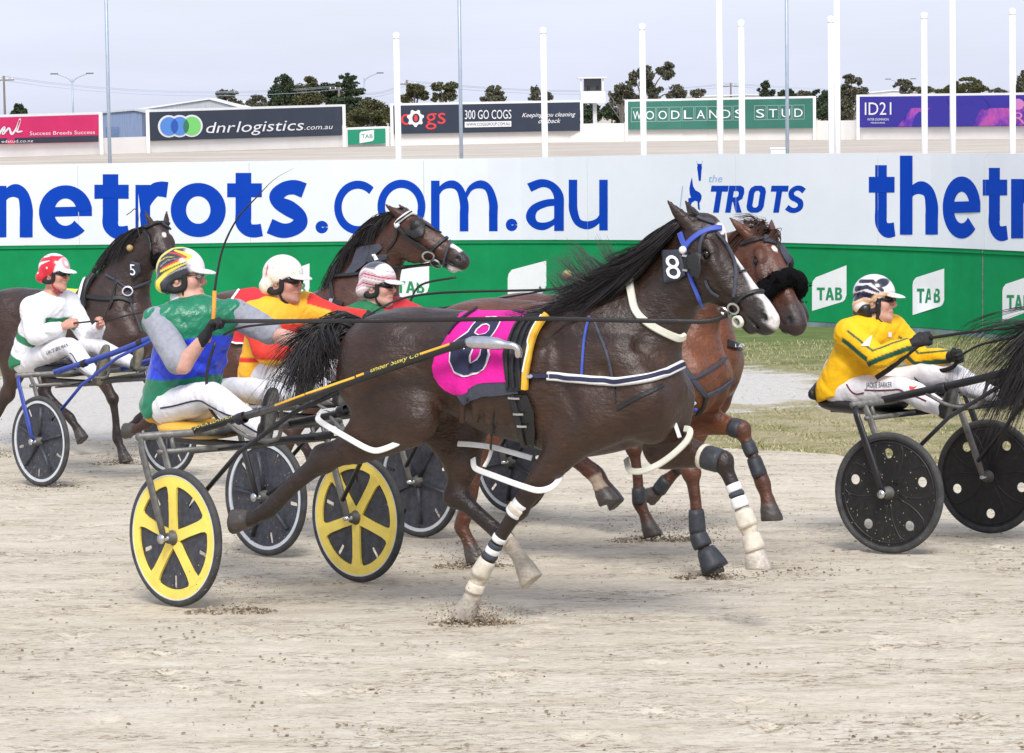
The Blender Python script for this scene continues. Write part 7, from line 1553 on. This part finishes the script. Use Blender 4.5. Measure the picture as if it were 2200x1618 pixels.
if h_ is not None: ring('harness_ring', tolocal(hD, [h_[0]+h_[1]*.03])[0], np.array(world(hD).inverted().to_3x3()@Vector(h_[1])), .045, .04, .012, STEEL, hD, (1, 0, 0), .006)
def wireball(r, fr, u, v, Y, rad, name='ear_plug_ball'):
    c = fr.J(u, v, Y); k = MB(); k.ball(c, rad, 14); k.build(name, BALLM, r)
wireball(hD, HD, 279, 533, -.12, .03)
k = MB(); k.tube(cat([HD.J(281, 528, -.12), HD.J(290, 515, -.12), HD.J(300, 512, -.12), HD.J(296, 490, -.1), HD.J(297, 465, -.08), HD.J(290, 449, -.06), HD.J(282, 455, -.06), HD.J(272, 462, -.06)], 5), .004, 6); k.build('overcheck_wire', BLACKP, hD)
wireball(hF, HF, 1218, 591, -.05, .032); wireball(hF, HF, 1217, 636, -.05, .034)
k = MB(); k.tube(cat([HF.J(1218, 591, -.05), HF.J(1240, 600, -.04), HF.J(1300, 610, -.02), HF.J(1360, 590, 0)], 5), .005, 6); k.tube(cat([HF.J(1217, 636, -.05), HF.J(1250, 640, -.04), HF.J(1320, 630, 0)], 5), .005, 6); k.build('overcheck_wire', BLACKP, hF)
hfD, ED, OD = headframe(pD); prD = [hfD(.335, .085-.085*math.cos(a*.8), .09*math.sin(a*.8)) for a in np.linspace(-2, 2, 13)]
s = SDF(); s.tube([(*q_, .045) for q_ in prD], .02); s.wrinkle(.006, (70, 50, 60), (45, 80, 50), 6); V, Q = s.mesh(.010); mesh('shadow_roll', V, Q, SHEEP, hD, True)
strands('shadow_roll_wool', [(lambda t: prD[min(12, int(t*13))]+.04*nrm(RNG.normal(size=3)), lambda t: [(0, 0, 0), .014*nrm(RNG.normal(size=3)), .028*nrm(RNG.normal(size=3))], 500, .004, .3)], SHEEP, hD, 52, .0025)
# yellow stripe and lettering on the near shaft of the yellow wheeled sulky
shf = [c for c in sk2.children if c.name.split('.')[0] == 'shaft'][0]; sS = Surf([shf])
def line_px(a, b, n=8): return [(a[0]+(b[0]-a[0])*t, a[1]+(b[1]-a[1])*t) for t in np.linspace(0, 1, n)]
for a, b in (((592, 871), (655, 848)), ((657, 847), (762, 811)), ((766, 809), (782, 803)), ((903, 761), (966, 740))): strap('shaft_stripe', sS, line_px(a, b), .012, YEL, sk2, .002, .003, 2)
YT = mat('lettering_yellow', (.72, .60, .06), .5)
fit('shaft_lettering', 'JOCK LEATHER', sS, 418, 500, 921.5, 9, YT, sk2, off=.004, slope=-.30, grid=3, bold=.02, shear=.2); fit('shaft_lettering', 'under Sulky Co', sS, 797, 900, 801, 9, YT, sk2, off=.004, slope=-.335, grid=3, bold=.02, shear=.2)
# sand thrown up by hooves and wheels
m_spray, t, p = node_mat('thrown_sand'); g_ = N(t, 'ShaderNodeNewGeometry'); t.links.new(ramp(t, g_.outputs['Random Per Island'], [(0, (.10, .07, .04)), (.6, (.24, .18, .12)), (1, (.45, .38, .29))]), p.inputs['Base Color'])
def spray(w0, n, fwd, up_, spread, rmax, nm):
    IT = []; h = np.array((c28, -s28))
    for _ in range(n):
        a = random.random()**.8; lx = random.gauss(0, spread*.45)+fwd*a; ly = random.gauss(0, spread*.28); z = abs(random.gauss(0, up_*.4))*(1-abs(a-.5))+random.random()**3*up_*.7
        x, y = w0[0]+lx*h[0]-ly*h[1]*-1*.7, w0[1]+lx*h[1]+ly*.7; IT.append((x, y, float(gz(x, y))+z, random.choice((.0015, .002, .003, .004))*rmax, .9))
    for _ in range(n//2):
        r_ = spread*.55*math.sqrt(random.random()); a = random.uniform(0, 6.28); x, y = w0[0]+r_*1.6*math.cos(a), w0[1]+r_*.7*math.sin(a); IT.append((x, y, float(gz(x, y))+.05*(1-r_/(spread*.56))*random.random(), random.choice((.004, .007, .010)), .7))
    return tag(clods('sand_spray', IT, m_spray), nm, 'sand spray', kind='stuff')
spray(HA.w((-.06, -.13, 0)), 700, .06, .13, .26, 1.3, 'sand splashing round the planted fore hoof of the big dark horse')
spray(HB.w((.98, -.13, 0)), 420, .0, .09, .24, 1.1, 'sand splashing round the black booted fore hoof')
spray(HF.w((.50, -.13, 0)), 700, .32, .20, .34, 1.4, 'sand flying from a bay foreleg behind the big dark horse')
spray(HB.w((-.50, -.14, 0)), 520, .08, .17, .28, 1.3, 'sand thrown round the bay hind hoof between the wheels')
spray(HD.w((.76, -.14, 0)), 300, .05, .16, .34, 1.6, 'sand thrown round a fore hoof behind the blue sulky')
spray(HD.w((-.70, -.14, 0)), 300, -.1, .25, .5, 1.8, 'sand thrown up behind the farthest dark horse')
spray(S2.w((.38, -.62, 0)), 420, .12, .30, .28, 1.0, 'sand flicked up beside the near yellow wheel')
spray(HB.w((1.45, .3, 0)), 120, .2, .25, .4, 1.0, 'loose sand in the air ahead of the bay forelegs')
spray(S1.w((.15, -.6, 0)), 120, -.3, .2, .3, 1.3, 'sand flicked up beside the pale rimmed wheel at left')
# ================================================================== REINS
def rein(name, pts, w_, label, m=None):
    P = cat(pts, 6); k = MB(); o = np.array(P[0]); k.tube(P-o, w_/2, 8, .3, (0, 0, 1)); e = k.build(name, m or REINM); e.location = o; return tag(e, label, 'reins', 'reins between drivers and horses')
bA_ = sA.hit(1572, 688); bit_w = bit[0]+bit[1]*.03
hand2 = W2(478, 690, -.17)
rein('reins', [hand2]+[HA.w(HA.J(u, v, y)) for u, v, y in ((700, 690, -.36), (860, 688, -.35), (1020, 686, -.345), (1180, 685, -.335), (1330, 688, -.27), (1440, 690, -.20), (1520, 690, -.13))]+[bit_w], .022, 'long black rein stretched from the raised glove to the big dark horse')
rein('reins', [W2(480, 720, -.16), W2(510, 706, -.14), W2(560, 698, -.1), W2(680, 690, .05), W2(800, 688, .1)], .012, 'thin slack rein line under the long black rein')
rein('reins', [S2.w(A2['LW']+A2['Ld']*.08), W2(800, 672, .1), HA.w((-.4, .05, 1.60)), HA.w((.3, .10, 1.62)), HA.w((.9, .14, 1.66)), HA.w((1.26, .10, 1.50))], .012, 'second black rein over the back of the big dark horse')
rein('reins', [W2(462, 735, -.18), W2(445, 800, -.2), W2(448, 870, -.2), W2(470, 905, -.22), W2(462, 920, -.22)], .016, 'loose black rein end looped before the blue band of the vest')
h1_ = S1.w(A1['RW']+A1['Rd']*.075); h2_ = S1.w(A1['LW']+A1['Ld']*.075)
rein('reins', [h1_, S1.w(S1.J(205, 690, -.1)), h2_, S1.w(S1.J(300, 672, .1)), S1.w(S1.J(420, 655, .2))], .014, 'thin reins held in the bare hands of the white jacketed driver')
rein('reins', [h2_, S1.w(S1.J(232, 660, .1)), S1.w(S1.J(240, 640, .12)), S1.w(S1.J(250, 605, .14))], .018, 'upright black and white tie held by the white jacketed driver')
h5 = S5.w(A5['RW']+A5['Rd']*.08); h6 = S5.w(A5['LW']+A5['Ld']*.08)
rein('reins', [h5, S5.w(S5.J(2080, 714, -.1)), S5.w(S5.J(2150, 706, 0)), S5.w(S5.J(2260, 700, .1))], .018, 'upper black rein from the gold jacketed driver to the right edge')
rein('reins', [h6, S5.w(S5.J(2110, 740, .1)), S5.w(S5.J(2200, 722, .1)), S5.w(S5.J(2280, 712, .1))], .014, 'lower black rein from the gold jacketed driver to the right edge')
rein('reins', [h5, S5.w(S5.J(1950, 760, -.2)), S5.w(S5.J(1915, 790, -.22)), S5.w(S5.J(1882, 812, -.24))], .032, 'loose end of black rein hanging on the right thigh of the gold jacketed driver')
rein('reins', [h6, S5.w(S5.J(2045, 790, .14)), S5.w(S5.J(2000, 800, .16)), S5.w(S5.J(1962, 803, .14)), S5.w(S5.J(1968, 815, .1)), S5.w(S5.J(1978, 824, .08))], .028, 'loose end of black rein lying over the left thigh of the gold jacketed driver')
h3 = S3.w(A3['LW']+A3['Ld']*.08)
rein('reins', [h3, S3.w(S3.J(900, 670, .1)), HB.w((-.2, 0, 1.56)), HB.w((.6, -.1, 1.66)), HB.w((1.3, -.12, 1.52))], .011, 'black rein running over the back of the bright bay horse')
rein('reins', [HC.w((1.50, -.10, 1.62)), HC.J(0, 0, 0)*0+S4.w(S4.J(893, 640, 0))*0+HC.w(HC.J(905, 612, -.1)), HC.w(HC.J(880, 650, -.12)), HC.w(HC.J(862, 672, -.12))], .016, 'black strap with white marks hanging below the chin of the white nosed bay')
